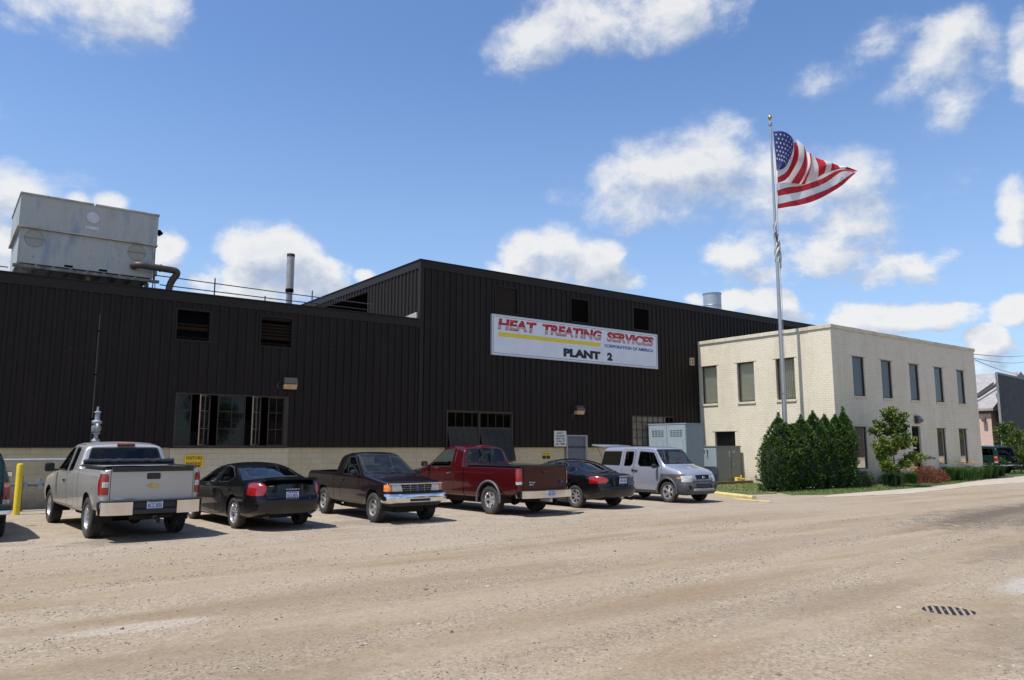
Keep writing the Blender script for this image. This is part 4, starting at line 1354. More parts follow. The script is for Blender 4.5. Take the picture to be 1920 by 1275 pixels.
    def emit(s, root, table, split=()):
        """make one object per tag"""
        res = {}
        bm = s.bm
        tags = sorted({f[s.lay] for f in bm.faces})
        for tg in tags:
            nm = s.names[tg]
            if nm == 'gap': continue
            info = table[nm]
            sides = (1, -1) if nm in split else (0,)
            for sd_ in sides:
                fs = [f for f in bm.faces if f[s.lay] == tg and (sd_ == 0 or f.calc_center_median().y * sd_ > 0)]
                if not fs: continue
                vm = {}; V = []; F = []
                for f in fs:
                    ids_ = []
                    for v in f.verts:
                        if v not in vm: vm[v] = len(V); V.append(v.co.copy())
                        ids_.append(vm[v])
                    F.append(ids_)
                me = bpy.data.meshes.new(nm); me.from_pydata(V, [], F)
                me.update()
                off = info.get('off', 0)
                if off:
                    ns = [v.normal.copy() for v in me.vertices]
                    for v, n_ in zip(me.vertices, ns): v.co += n_ * off
                me.polygons.foreach_set('use_smooth', [True] * len(me.polygons))
                me.set_sharp_from_angle(angle=rad(info.get('sharp', 32)))
                o = obj_from_mesh(info.get('name', nm), me, info['mat'], root)
                if info.get('label'): o['label'] = info['label']
                res[(nm, sd_)] = o
        for (nm, sd_), o in res.items():
            par = table[nm].get('parent')
            if par:
                p = res.get((par, sd_)) or res.get((par, 0))
                if p: o.parent = p
        bm.free()
        return res


def inset(poly, d):
    """move every edge of a counter-clockwise or clockwise outline inwards by d"""
    n = len(poly)
    area = sum(poly[i][0] * poly[(i + 1) % n][1] - poly[(i + 1) % n][0] * poly[i][1] for i in range(n))
    sg = 1 if area > 0 else -1
    out = []
    for i in range(n):
        p0, p1, p2 = Vector(poly[i - 1]), Vector(poly[i]), Vector(poly[(i + 1) % n])
        a = (p1 - p0).normalized(); b = (p2 - p1).normalized()
        na = Vector((-a.y, a.x)) * sg; nb = Vector((-b.y, b.x)) * sg
        k = na + nb
        k = k / max(0.35, k.length_squared / 2) if k.length > 1e-6 else na
        out.append(tuple(p1 + k * d))
    return out


def rnd_poly(pts, r=0.05, n=3):
    """round the corners of a closed outline"""
    out = []
    m = len(pts)
    for i in range(m):
        p = Vector(pts[i]); a = Vector(pts[i - 1]); b = Vector(pts[(i + 1) % m])
        t = min(r, (a - p).length * 0.45, (b - p).length * 0.45)
        A = p + (a - p).normalized() * t; B = p + (b - p).normalized() * t
        for k in range(n + 1):
            s = k / n; q = A * (1 - s) ** 2 + p * 2 * s * (1 - s) + B * s ** 2
            out.append((q.x, q.y))
    return out


def circ(x, z, r, n=26, a0=0, a1=2 * pi):
    return [(x + r * cos(a0 + (a1 - a0) * k / n), z + r * sin(a0 + (a1 - a0) * k / n)) for k in range(n)]


def wheel(root, x, y, R, w, rim, style, steer=0.0):
    """tyre and rim; y gives the outer face, its sign the side"""
    sg = 1 if y > 0 else -1
    e = empty('wheel', (x, y - sg * w / 2, R), parent=root)
    M4 = Matrix.Rotation(rad(-90 * sg), 4, 'X')       # local +z of the lathe points outwards
    M4 = Matrix.Rotation(rad(steer), 4, 'Z') @ M4
    h = w / 2
    t = MB()
    prof = [(rim * 0.93, -h * 0.7), (rim * 1.02, -h * 0.86), (R * 0.86, -h), (R * 0.965, -h * 0.86), (R * 0.995, -h * 0.62)]
    for g_ in (-0.45, -0.15, 0.15, 0.45): prof += [(R, h * (g_ - 0.10)), (R, h * (g_ + 0.06)), (R * 0.972, h * (g_ + 0.08)), (R * 0.972, h * (g_ + 0.13))]
    prof += [(R * 0.995, h * 0.62), (R * 0.965, h * 0.86), (R * 0.86, h), (rim * 1.12, h * 0.97), (rim * 1.02, h * 0.86), (rim * 0.97, h * 0.74)]
    t.lathe(prof, 36, M4)
    t.build('tyre', RUB, e, smooth=35)
    r_ = MB()
    r_.lathe([(rim * 0.99, h * 0.78), (rim * 0.97, h * 0.84), (rim * 0.91, h * 0.82), (rim * 0.86, h * 0.55), (rim * 0.84, -h * 0.6)], 36, M4)
    hub = style.get('hub', 0.22)
    dish = style.get('dish', 0.35)
    r_.lathe([(0.0, h * (dish + 0.18)), (rim * hub * 0.55, h * (dish + 0.18)), (rim * hub, h * (dish + 0.05)), (rim * hub * 1.05, h * (dish - 0.25))], 18, M4)
    ns = style['n']
    for k in range(ns):
        a = 2 * pi * k / ns
        Mk = M4 @ Matrix.Rotation(a, 4, 'Z')
        w0, w1 = style['w0'] * rim, style['w1'] * rim
        if style.get('pair'):
            for dd in (-1, 1):
                o0, o1 = dd * w0 * 0.9, dd * w1 * 1.5
                P = [(rim * hub * 0.8, o0 - w0 * .45), (rim * 0.92, o1 - w0 * .45), (rim * 0.92, o1 + w0 * .45), (rim * hub * 0.8, o0 + w0 * .45)]
                prism_t(r_, P, h * (dish - 0.22), h * (dish + 0.05), h * 0.22, Mk)
        else:
            P = [(rim * hub * 0.8, -w0), (rim * 0.60, -(w0 * .45 + w1 * .55)), (rim * 0.92, -w1), (rim * 0.92, w1), (rim * 0.60, w0 * .45 + w1 * .55), (rim * hub * 0.8, w0)]
            prism_t(r_, P, h * (dish - 0.22), h * (dish + 0.05), h * style.get('rise', 0.25), Mk)
    r_.build('rim', style.get('mat', ALLOY), e, smooth=30)
    d = MB(); d.lathe([(0, -h * 0.25), (rim * 0.85, -h * 0.25), (rim * 0.85, -h * 0.3), (0, -h * 0.3)], 20, M4)
    d.lathe([(0, h * 0.0), (rim * 0.5, h * 0.0), (rim * 0.5, -h * 0.2)], 20, M4)
    d.build('brake', simple('brake_dark', (0.03, 0.027, 0.025), 0.7), e, smooth=30)
    return e


def prism_t(mb, P, z0, z1, rise, M4):
    """a spoke: outline in the wheel plane, its far end raised"""
    xs = [p[0] for p in P]; a, b = min(xs), max(xs)
    up = lambda p: (p[0] - a) / max(1e-6, b - a) * rise
    A = [mb.bm.verts.new(M4 @ Vector((p[0], p[1], z0 + up(p)))) for p in P]
    B = [mb.bm.verts.new(M4 @ Vector((p[0] * 0.998, p[1] * 0.78, z1 + up(p)))) for p in P]
    mb.bm.faces.new(list(reversed(A))); mb.bm.faces.new(B)
    for i in range(len(P)):
        j = (i + 1) % len(P); mb.bm.faces.new((A[i], A[j], B[j], B[i]))


def wells(root, sp, zr=None):
    """dark inner wheel housings, axles and chassis"""
    R = sp['R']; W_ = sp['w']
    for ax in sp['axles']:
        for sg in (1, -1):
            m = MB(); n = 14; r = sp['arch'] + 0.015
            pts = [(ax + r * cos(pi * k / n), R + 0.0 + r * sin(pi * k / n)) for k in range(n + 1)]
            pts = [(ax + r, 0.3)] + pts + [(ax - r, 0.3)]
            y0, y1 = sg * (W_ - 0.05), sg * (W_ - 0.42)
            for p, q in zip(pts, pts[1:]):
                m.face([(p[0], y0, p[1]), (q[0], y0, q[1]), (q[0], y1, q[1]), (p[0], y1, p[1])])
            m.face([(p[0], y1, p[1]) for p in pts])
            m.build('wheel_housing', WELL, root, fixn=False)
    m = MB()
    for ax in sp['axles']:
        m.tube([(ax, -W_ + 0.25, R * 0.95), (ax, W_ - 0.25, R * 0.95)], 0.045, 8)
    ra = min(sp['axles']); fa = max(sp['axles'])
    if sp.get('truck'):
        m.lathe([(0, -0.15), (0.11, -0.12), (0.15, 0), (0.11, 0.12), (0, 0.15)], 12, Matrix.Translation((ra, 0, R * 0.92)) @ Matrix.Rotation(rad(90), 4, 'Y'))
        for sg in (1, -1): m.box(sp['x'][0] + 0.15, sp['x'][1] - 0.2, sg * 0.42 - 0.05, sg * 0.42 + 0.05, R + 0.10, R + 0.24)
    m.box(ra + 0.5, fa - 0.45, -0.45, 0.45, R * 0.62, R + 0.12, 0.04)
    m.box(fa - 0.35, fa + 0.45, -0.4, 0.4, R * 0.68, R + 0.2, 0.04)
    m.tube([(ra + 0.6, -0.5, R * 0.75), (ra - 0.2, -0.52, R * 0.95), (sp['x'][0] + 0.12, -0.55, R * 0.78)], 0.035, 8)
    m.box(sp['x'][0] + 0.55, sp['x'][0] + 0.95, -0.35, 0.35, R * 0.68, R * 0.98, 0.05) if not sp.get('truck') else m.box(sp['x'][0] + 0.3, sp['x'][0] + 0.8, -0.3, 0.25, R * 0.9, R * 1.25, 0.05)
    m.build('chassis', WELL, root)


def seats(root, rows, z, mat, wheel_at=None, head=0.62, width=0.5, ys=(0.38, -0.38)):
    for (x, bench) in rows:
        for y in ((0,) if bench else ys):
            w2 = 0.62 if bench else width / 2
            b = MB()
            b.box(x - 0.02, x + 0.48, y - w2, y + w2, z - 0.12, z + 0.06, 0.05)
            M4 = Matrix.Translation((x, 0, z)) @ Matrix.Rotation(rad(-13), 4, 'Y')
            b.box(-0.12, 0.04, y - w2, y + w2, -0.05, head - 0.02, 0.05, M=M4)
            for yy in ((-0.36, 0.36) if bench else (0,)):
                b.box(-0.09, 0.03, y + yy - 0.13, y + yy + 0.13, head + 0.02, head + 0.20, 0.04, M=M4)
            b.build('seat', mat, root, smooth=40)
    if wheel_at:
        x, y, zz = wheel_at
        b = MB()
        M4 = Matrix.Translation((x, y, zz)) @ Matrix.Rotation(rad(-62), 4, 'Y')
        b.tube([M4 @ Vector((0.18 * cos(a), 0.18 * sin(a), 0)) for a in [2 * pi * k / 20 for k in range(20)]], 0.014, 6, closed=True)
        b.box(-0.17, 0.17, -0.02, 0.02, -0.02, 0.0, M=M4); b.box(-0.02, 0.02, -0.17, 0.17, -0.02, 0.0, M=M4)
        b.build('steering_wheel', BLACKP, root, smooth=40)


def mirror_pair(root, x, y, z, w, h, mat, d=0.12, silver_glass=True):
    for sg in (1, -1):
        b = MB()
        b.box(x - d / 2, x + d / 2, sg * (y + 0.06) if sg > 0 else sg * (y + 0.06 + w), sg * (y + 0.06 + w) if sg > 0 else sg * (y + 0.06), z - h / 2, z + h / 2, min(0.045, d * .4))
        b.box(x - 0.02, x + 0.04, min(sg * (y - 0.08), sg * (y + 0.1)), max(sg * (y - 0.08), sg * (y + 0.1)), z - h * 0.42, z - h * 0.2, 0.01)
        o = b.build('mirror', mat, root, smooth=40)
        g_ = MB(); y0, y1 = sorted((sg * (y + 0.075), sg * (y + 0.045 + w)))
        xx = x - d / 2 - 0.002
        g_.face([(xx, y0, z - h / 2 + 0.02), (xx, y1, z - h / 2 + 0.02), (xx, y1, z + h / 2 - 0.02), (xx, y0, z + h / 2 - 0.02)])
        g_.build('mirror_glass', CHROME if silver_glass else BLACKP, o)


def plate(root, x, y, z, txt, facing=-1, w=0.305, h=0.155):
    b = MB(); b.box(x - 0.006, x + 0.006, y - w / 2, y + w / 2, z - h / 2, z + h / 2)
    o = b.build('licence_plate', PLATE, root)
    if txt:
        t = text_object('lettering', txt, 0, 0, w * 0.86, h * 0.46, 0, PLTXT, o, bold=0.015, depth=0.002)
        # text faces -y by default; turn it to face -x
        t.rotation_euler = (0, 0, rad(-90))
        t.location = (x - 0.0065, y + w * 0.43, z - h * 0.28)
    s_ = MB(); s_.box(x - 0.0085, x - 0.0065, y - w * 0.4, y + w * 0.4, z + h * 0.30, z + h * 0.42)
    s_.build('plate_band', simple('plate_band_blue', (0.10, 0.16, 0.45), 0.5), o)
    return o


def rear_text(root, txt, x, y_left, z, w, h, mat, name='lettering', bold=0.02, par=None):
    t = text_object(name, txt, 0, 0, w, h, 0, mat, root, bold=bold, depth=0.004)
    t.rotation_euler = (0, 0, rad(-90)); t.location = (x, y_left, z)
    return t


def handles(root, parts, spots, mat, key='door'):
    """spots: (x, y_abs, z) with the half length"""
    for (x, y, z, L) in spots:
        for sg in (1, -1):
            b = MB(); b.box(x - L, x + L, min(sg * (y - .01), sg * (y + 0.035)), max(sg * (y - .01), sg * (y + 0.035)), z - 0.02, z + 0.02, 0.012)
            o = b.build('handle', mat, root, smooth=40)
            d = parts.get((key, sg))
            if d: o.parent = d


BASE_TABLE = lambda P: {
    'body': dict(mat=P), 'door': dict(mat=P, name='door'), 'rear_door': dict(mat=P, name='door'), 'hood': dict(mat=P), 'tailgate': dict(mat=P), 'trunk_lid': dict(mat=P),
    'trim': dict(mat=BLACKP, name='window_seal', off=-0.004),
    'trim_side': dict(mat=BLACKP, name='window_seal', off=-0.004),
    'window': dict(mat=GL_SIDE, off=-0.012, sharp=180), 'quarter_window': dict(mat=GL_SIDE, off=-0.012, sharp=180), 'windshield': dict(mat=GL_WIND, off=-0.008, sharp=180),
    'rear_window': dict(mat=GL_REAR, off=-0.008, sharp=180),
    'taillight': dict(mat=RED_L, off=0.008, sharp=40), 'headlight': dict(mat=CLR_L, off=0.006, sharp=40), 'turn_signal': dict(mat=AMB_L, off=0.006), 'reverse_light': dict(mat=CLR_L, off=0.010),
    'grille': dict(mat=BLACKP, off=-0.03), 'bumper': dict(mat=P), 'lower_trim': dict(mat=BLACKP), 'cladding': dict(mat=GREYP, off=0.008), 'roof': dict(mat=P), 'bumper_dark': dict(mat=BLACKP, name='bumper_insert', off=-0.01),
    'brake_light': dict(mat=RED_L, off=0.01),
}
GAP = 0.011


def side_windows(B, polys):
    """polys: list of (outline, tag of glass)"""
    for poly, tg in polys:
        p = rnd_poly(poly, 0.05)
        B.cut('side', p, 'trim')
        B.cut('side', inset(p, 0.022), tg)


def end_window(B, axis, poly, tg, zr=None, xr=None, rr=0.06, t=0.025):
    p = rnd_poly(poly, rr)
    B.cut(axis, p, 'trim_end', xr=xr, zr=zr)
    B.cut(axis, inset(p, t), tg, xr=xr, zr=zr)


def panel(B, axis, poly, tg, rr=0.04, gap=GAP, **kw):
    p = rnd_poly(poly, rr)
    B.cut(axis, p, 'gap', **kw)
    B.cut(axis, inset(p, gap), tg, **kw)


def arches(B, sp):
    for ax in sp['axles']: B.cut('arch', circ(ax, sp['R'] + 0.01, sp['arch'], 28), 'gap')


def place(root, x, y, head, sc=(1.0, 1.0, 1.0)):
    root.location = (x, y, 0); root.rotation_euler = (0, 0, rad(90 - head)); root.scale = sc


# ------------------------------------------------------------------ silver extended-cab pickup with its tail to the camera
def silver_pickup():
    P = paint('silver_beige_paint', (0.47, 0.46, 0.445), 0.45, 0.30, 0.32)
    sp = dict(x=(-3.08, 2.85), w=0.985, R=0.395, arch=0.475, axles=(-1.95, 1.95), truck=True, rc=0.16, tumble=0.26, beltin=0.03, bulge=0.52, curve=(0.16, 0.05), crown=0.04,
              top=[(-3.08, 1.36, 0), (-1.02, 1.36, 0.01), (-0.86, 1.80, 0.06), (-0.35, 1.87, 0.3), (0.45, 1.865, 0.3), (1.45, 1.27, 0.10), (2.35, 1.19, 0.3), (2.72, 1.10, 0.2), (2.85, 0.86, 0)],
              belt=[(-3.08, 1.31), (-1.1, 1.31), (-0.95, 1.30), (1.40, 1.22), (1.6, 1.12), (2.6, 1.04), (2.85, 0.80)],
              sill=[(-3.08, 0.62), (-2.6, 0.52), (-1.4, 0.44), (1.4, 0.44), (2.85, 0.46)])
    B = Body(sp)
    root = empty('pickup_truck', label='silver-beige extended-cab pickup with its tailgate and gold badge toward the road', cat='pickup truck')
    # bed opening
    B.cut('top', [(-3.0, -0.86), (-1.14, -0.86), (-1.14, 0.86), (-3.0, 0.86)], 'gap')
    B.cut('side', [(-1.10, 0.3), (-1.08, 0.3), (-1.08, 1.40), (-1.10, 1.40)], 'gap')
    panel(B, 'side', [(0.02, 0.52), (1.42, 0.52), (1.46, 1.22), (0.62, 1.80), (0.02, 1.82)], 'door')
    panel(B, 'side', [(-0.66, 0.62), (-0.60, 0.52), (0.0, 0.52), (0.0, 1.82), (-0.62, 1.80)], 'rear_door')
    B.cut('side', rnd_poly([(0.10, 1.235), (1.24, 1.245), (0.60, 1.66), (0.42, 1.735), (0.12, 1.755)], 0.04), 'trim')
    B.cut('side', inset(rnd_poly([(0.10, 1.235), (1.24, 1.245), (0.60, 1.66), (0.42, 1.735), (0.12, 1.755)], 0.04), 0.02), 'window')
    B.cut('side', rnd_poly([(-0.50, 1.26), (-0.06, 1.235), (-0.04, 1.755), (-0.46, 1.735)], 0.06), 'trim')
    B.cut('side', inset(rnd_poly([(-0.50, 1.26), (-0.06, 1.235), (-0.04, 1.755), (-0.46, 1.735)], 0.06), 0.022), 'quarter_window')
    end_window(B, 'rear', [(-0.80, 1.40), (0.80, 1.40), (0.70, 1.74), (-0.70, 1.74)], 'rear_window', xr=(-1.2, -0.6))
    end_window(B, 'front', [(-0.82, 1.28), (0.82, 1.28), (0.68, 1.80), (-0.68, 1.80)], 'windshield', xr=(0.3, 1.6))
    panel(B, 'rear', [(-0.80, 0.70), (0.80, 0.70), (0.80, 1.45), (-0.80, 1.45)], 'tailgate', xr=(-3.3, -2.7), rr=0.01)
    for poly in ([(-3.3, 0.86), (-2.90, 0.86), (-2.90, 1.12), (-2.98, 1.235), (-3.3, 1.25)],):
        B.cut('side', rnd_poly(poly, 0.02), 'taillight')
    B.mirror_cut('rear', rnd_poly([(0.825, 0.86), (1.1, 0.86), (1.1, 1.25), (0.85, 1.25), (0.825, 1.2)], 0.015), 'taillight', xr=(-3.3, -2.7))
    B.mirror_cut('rear', [(0.83, 1.00), (0.93, 1.00), (0.93, 1.10), (0.83, 1.10)], 'reverse_light', xr=(-3.3, -2.7))
    B.cut('front', rnd_poly([(-0.55, 0.70), (0.55, 0.70), (0.60, 1.05), (-0.60, 1.05)], 0.04), 'grille', xr=(2.4, 3.2))
    B.mirror_cut('front', rnd_poly([(0.64, 0.78), (0.98, 0.78), (0.98, 1.04), (0.66, 1.06)], 0.03), 'headlight', xr=(2.3, 3.2))
    arches(B, sp)
    T = BASE_TABLE(P); T['trim_end'] = dict(mat=BLACKP, name='window_seal', off=-0.004)
    T['rear_window'] = dict(mat=GL_TINT, off=-0.008, sharp=180); T['quarter_window'] = dict(mat=GL_TINT, off=-0.012, sharp=180)
    parts = B.emit(root, T, split=('door', 'rear_door', 'window', 'quarter_window', 'taillight', 'headlight', 'trim', 'reverse_light'))
    handles(root, parts, [(0.25, 0.975, 1.04, 0.075)], BLACKP)
    tg = parts[('tailgate', 0)]
    # bed box
    m = MB()
    x0, x1, w = -3.0, -1.14, 0.86
    m.face([(x0, -w, 0.80), (x1, -w, 0.80), (x1, w, 0.80), (x0, w, 0.80)])
    m.face([(x0, w, 0.8), (x1, w, 0.8), (x1, w, 1.35), (x0, w, 1.35)]); m.face([(x0, -w, 0.8), (x0, -w, 1.35), (x1, -w, 1.35), (x1, -w, 0.8)])
    m.face([(x1, -w, 0.8), (x1, -w, 1.35), (x1, w, 1.35), (x1, w, 0.8)]); m.face([(x0, -w, 0.8), (x0, w, 0.8), (x0, w, 1.35), (x0, -w, 1.35)])
    m.build('bed_liner', BLACKP, root, fixn=False)
    m = MB()
    for sg in (1, -1): m.box(-3.0, -1.12, sg * 0.92 - 0.035, sg * 0.92 + 0.035, 1.355, 1.385, 0.01)
    m.build('bed_rail', BLACKP, root)
    # rolled tonneau cover behind the cab
    m = MB()
    pts = [(-1.32 + 0.012 * sin(k * 1.9), -0.93 + 1.86 * k / 16, 1.445 + 0.012 * sin(k * 2.7)) for k in range(17)]
    m.tube(pts, [0.062 + 0.010 * sin(k * 3.1) for k in range(17)], 12)
    m.box(-1.40, -1.24, -0.95, 0.95, 1.375, 1.40, 0.01)
    m.build('rolled_bed_cover', simple('vinyl_black', (0.022, 0.022, 0.024), 0.38, var=0.2, bump=0.6, bs=14), root, smooth=60)
    xr_ = -3.085
    m = MB(); m.box(xr_ - 0.028, xr_ + 0.05, -0.775, 0.775, 1.285, 1.372); m.bend(sp, -1); m.build('tailgate_cap', BLACKP, tg)
    m = MB(); m.box(xr_ - 0.022, xr_ + 0.02, -0.13, 0.13, 1.14, 1.255, 0.02); o = m.build('handle', BLACKP, tg, smooth=40)
    # cross-shaped badge
    m = MB()
    m.prism([(0.115, 1.035), (0.10, 1.005), (-0.085, 1.005), (-0.115, 1.035)][::-1], 'x', xr_ - 0.03, xr_ + 0.01)
    m.prism([(0.05, 1.052), (0.035, 0.990), (-0.05, 0.990), (-0.035, 1.052)][::-1], 'x', xr_ - 0.033, xr_ + 0.01)
    m.build('badge', simple('badge_gold', (0.62, 0.40, 0.06), 0.3, 0.6), tg)
    rear_text(root, 'SILVERADO', xr_ - 0.004, 0.735, 0.762, 0.42, 0.035, simple('dull_letters', (0.33, 0.33, 0.33), 0.4), par=tg).parent = tg
    # bumper
    for sg in (1, -1):
        m = MB()
        pr_ = [(0.42, -3.295), (0.70, -3.275), (0.88, -3.23), (0.955, -3.16), (0.985, -3.02), (0.985, -2.90), (0.93, -2.90), (0.9, -3.05), (0.42, -3.1)]
        m.prism([(x, sg * y) for y, x in (pr_ if sg > 0 else pr_[::-1])], 'z', 0.50, 0.735)
        m.build('bumper', CHROME, root, smooth=35)
    m = MB()
    m.box(-3.30, -2.95, -0.42, 0.42, 0.505, 0.60, 0.015); m.box(-3.24, -2.95, -0.42, 0.42, 0.60, 0.73, 0.01)
    m.box(-3.295, -3.02, -0.955, 0.955, 0.736, 0.758); m.bend(sp, -1)
    m.build('bumper_step', BLACKP, root)
    plate(root, -3.262, 0.0, 0.665, 'BCZ 2820')
    m = MB(); m.box(-3.34, -2.9, -0.035, 0.035, 0.40, 0.47, 0.005); m.box(-3.1, -3.0, -0.4, 0.4, 0.40, 0.48, 0.01); m.box(-3.32, -3.28, -0.10, -0.04, 0.33, 0.42, 0.005)
    m.build('tow_hitch', WELL, root)
    m = MB(); m.box(-0.93, -0.84, -0.19, 0.19, 1.775, 1.825, 0.015); m.build('brake_light', RED_L, root)
    mirror_pair(root, 1.12, 0.98, 1.30, 0.20, 0.20, BLACKP, d=0.16, silver_glass=False)
    seats(root, [(0.15, False)], 0.85, SEATM, (0.78, 0.38, 1.13))
    m = MB(); m.box(0.95, 1.45, -0.85, 0.85, 0.9, 1.2, 0.05); m.build('dashboard', BLACKP, root)
    wells(root, sp)
    st = dict(n=6, w0=0.17, w1=0.13, hub=0.26, dish=0.30)
    for ax in sp['axles']:
        for sg in (1, -1): wheel(root, ax, sg * 0.955, sp['R'], 0.265, 0.245, st)
    place(root, 3.49, 20.2, -3.0, (1.07, 0.985, 1.055))
    return root


# ------------------------------------------------------------------ black sedan (tail toward the camera)
def sedan(kind):
    if kind == 'wide':
        P = paint('black_paint', (0.004, 0.004, 0.005), 0.0, 0.10, 0.25)
        root = empty('sedan', label='black sedan with large red tail lamps between the silver-beige pickup and the aubergine one', cat='car')
        sp = dict(x=(-2.55, 2.40), w=0.93, R=0.335, arch=0.395, axles=(-1.405, 1.405), rc=0.42, tumble=0.46, beltin=0.05, bulge=0.50, curve=(0.22, 0.16), crown=0.05,
                  top=[(-2.55, 0.98, 0), (-2.42, 1.075, 0.05), (-1.86, 1.07, 0.10), (-0.95, 1.36, 0.35), (-0.35, 1.425, 0.5), (0.25, 1.35, 0.45), (1.15, 0.985, 0.10), (2.05, 0.86, 0.4), (2.32, 0.74, 0.2), (2.40, 0.58, 0)],
                  belt=[(-2.55, 0.93), (-1.9, 1.00), (-1.2, 0.975), (0.9, 0.90), (1.2, 0.88), (2.4, 0.55)],
                  sill=[(-2.55, 0.36), (-2.1, 0.26), (-1.0, 0.19), (1.0, 0.19), (2.4, 0.22)],
                  rear=[(0.2, -0.10), (0.36, 0.0), (0.56, 0.07), (0.66, 0.065), (0.70, 0.02), (0.95, -0.01), (1.2, -0.05)],
                  front=[(0.2, -0.05), (0.5, 0.05), (0.8, -0.1)])
    else:
        P = paint('black_paint', (0.004, 0.004, 0.005), 0.0, 0.10, 0.25)
        root = empty('sedan', label='smaller rounded black sedan between the dark red pickup and the silver wagon', cat='car')
        sp = dict(x=(-2.50, 2.42), w=0.92, R=0.33, arch=0.39, axles=(-1.38, 1.38), rc=0.50, tumble=0.50, beltin=0.05, bulge=0.50, curve=(0.24, 0.22), crown=0.06,
                  top=[(-2.50, 0.93, 0), (-2.38, 1.0, 0.1), (-1.80, 1.035, 0.15), (-0.95, 1.35, 0.4), (-0.35, 1.42, 0.5), (0.25, 1.36, 0.5), (1.15, 0.97, 0.12), (2.05, 0.83, 0.4), (2.34, 0.72, 0.2), (2.42, 0.58, 0)],
                  belt=[(-2.50, 0.88), (-1.9, 0.97), (-1.2, 0.95), (0.9, 0.89), (1.2, 0.87), (2.42, 0.55)],
                  sill=[(-2.50, 0.34), (-2.1, 0.26), (-1.0, 0.19), (1.0, 0.19), (2.42, 0.22)],
                  rear=[(0.2, -0.10), (0.36, 0.0), (0.52, 0.07), (0.60, 0.065), (0.64, 0.02), (0.85, -0.01), (1.2, -0.06)],
                  front=[(0.2, -0.05), (0.5, 0.05), (0.8, -0.1)])
    B = Body(sp)
    wide = kind == 'wide'
    panel(B, 'side', [(-0.34, 0.26), (0.78, 0.26), (0.93, 0.50), (0.95, 0.90), (0.35, 1.28), (-0.32, 1.40)], 'door')
    panel(B, 'side', [(-0.82, 0.30), (-0.36, 0.26), (-0.34, 1.40), (-0.95, 1.31), (-1.36, 1.05), (-1.30, 0.86), (-1.05, 0.72)], 'rear_door')
    side_windows(B, [([(-0.28, 0.945), (0.86, 0.91), (0.40, 1.20), (0.10, 1.32), (-0.26, 1.365)], 'window')])
    if wide:
        side_windows(B, [([(-0.98, 0.985), (-0.38, 0.95), (-0.36, 1.365), (-0.80, 1.31), (-1.26, 1.10)], 'quarter_window')])
    else:
        side_windows(B, [([(-0.86, 0.955), (-0.38, 0.945), (-0.36, 1.355), (-0.80, 1.30), (-0.98, 1.20)], 'quarter_window')])
        B.cut('side', rnd_poly([(-1.40, 1.04), (-1.02, 0.975), (-1.03, 1.215), (-1.20, 1.20)], 0.12), 'trim')
        B.cut('side', inset(rnd_poly([(-1.40, 1.04), (-1.02, 0.975), (-1.03, 1.215), (-1.20, 1.20)], 0.12), 0.018), 'quarter_window')
    if wide: end_window(B, 'rear', [(-0.64, 1.095), (0.64, 1.095), (0.52, 1.355), (-0.52, 1.355)], 'rear_window', xr=(-1.95, -0.7), rr=0.05)
    else: end_window(B, 'rear', [(-0.60, 1.065), (0.60, 1.065), (0.54, 1.23), (0.40, 1.345), (-0.40, 1.345), (-0.54, 1.23)], 'rear_window', xr=(-1.95, -0.7), rr=0.12)
    end_window(B, 'front', [(-0.72, 1.0), (0.72, 1.0), (0.52, 1.35), (-0.52, 1.35)], 'windshield', xr=(0.1, 1.3))
    if wide:
        panel(B, 'rear', [(-0.60, 0.66), (0.60, 0.66), (0.64, 0.80), (0.60, 1.04), (-0.60, 1.04), (-0.64, 0.80)], 'trunk_lid', xr=(-2.8, -2.3), rr=0.03)
        B.mirror_cut('rear', rnd_poly([(0.62, 0.76), (0.76, 0.73), (0.98, 0.76), (0.98, 0.98), (0.72, 1.00), (0.58, 0.965)], 0.03), 'taillight', xr=(-2.8, -2.0))
        B.cut('side', rnd_poly([(-2.8, 0.76), (-2.42, 0.78), (-2.33, 0.90), (-2.32, 0.95), (-2.8, 0.98)], 0.03), 'taillight')
    else:
        panel(B, 'rear', [(-0.56, 0.64), (0.56, 0.64), (0.60, 0.80), (0.55, 0.97), (-0.55, 0.97), (-0.60, 0.80)], 'trunk_lid', xr=(-2.8, -2.2), rr=0.03)
        B.mirror_cut('rear', rnd_poly([(0.50, 0.81), (0.64, 0.73), (0.98, 0.72), (0.98, 0.91), (0.72, 0.92), (0.56, 0.88)], 0.04), 'taillight', xr=(-2.8, -1.9))
        B.cut('side', rnd_poly([(-2.8, 0.70), (-2.40, 0.72), (-2.27, 0.81), (-2.27, 0.86), (-2.8, 0.92)], 0.03), 'taillight')
    B.mirror_cut('front', rnd_poly([(0.50, 0.60), (0.90, 0.62), (0.90, 0.78), (0.55, 0.74)], 0.03), 'headlight', xr=(1.9, 2.8))
    arches(B, sp)
    T = BASE_TABLE(P); T['trim_end'] = dict(mat=BLACKP, name='window_seal', off=-0.004)
    T['window'] = dict(mat=glass('sedan_side_glass', (0.34, 0.38, 0.38), 0.0, 1.1), off=-0.012, sharp=180); T['quarter_window'] = dict(mat=MATS['sedan_side_glass'], off=-0.012, sharp=180)
    parts = B.emit(root, T, split=('door', 'rear_door', 'window', 'quarter_window', 'taillight', 'headlight', 'trim'))
    handles(root, parts, [(-0.20, 0.915, 0.80, 0.08)], P); handles(root, parts, [(-1.16, 0.915, 0.83, 0.07)], P, 'rear_door')
    mirror_pair(root, 0.72, 0.90, 0.96, 0.17, 0.13, P)
    seats(root, [(0.05, False)], 0.52, SEATM if wide else SEATG, (0.62, 0.36, 0.86), head=0.58)
    seats(root, [(-0.85, True)], 0.50, SEATM if wide else SEATG, head=0.46)
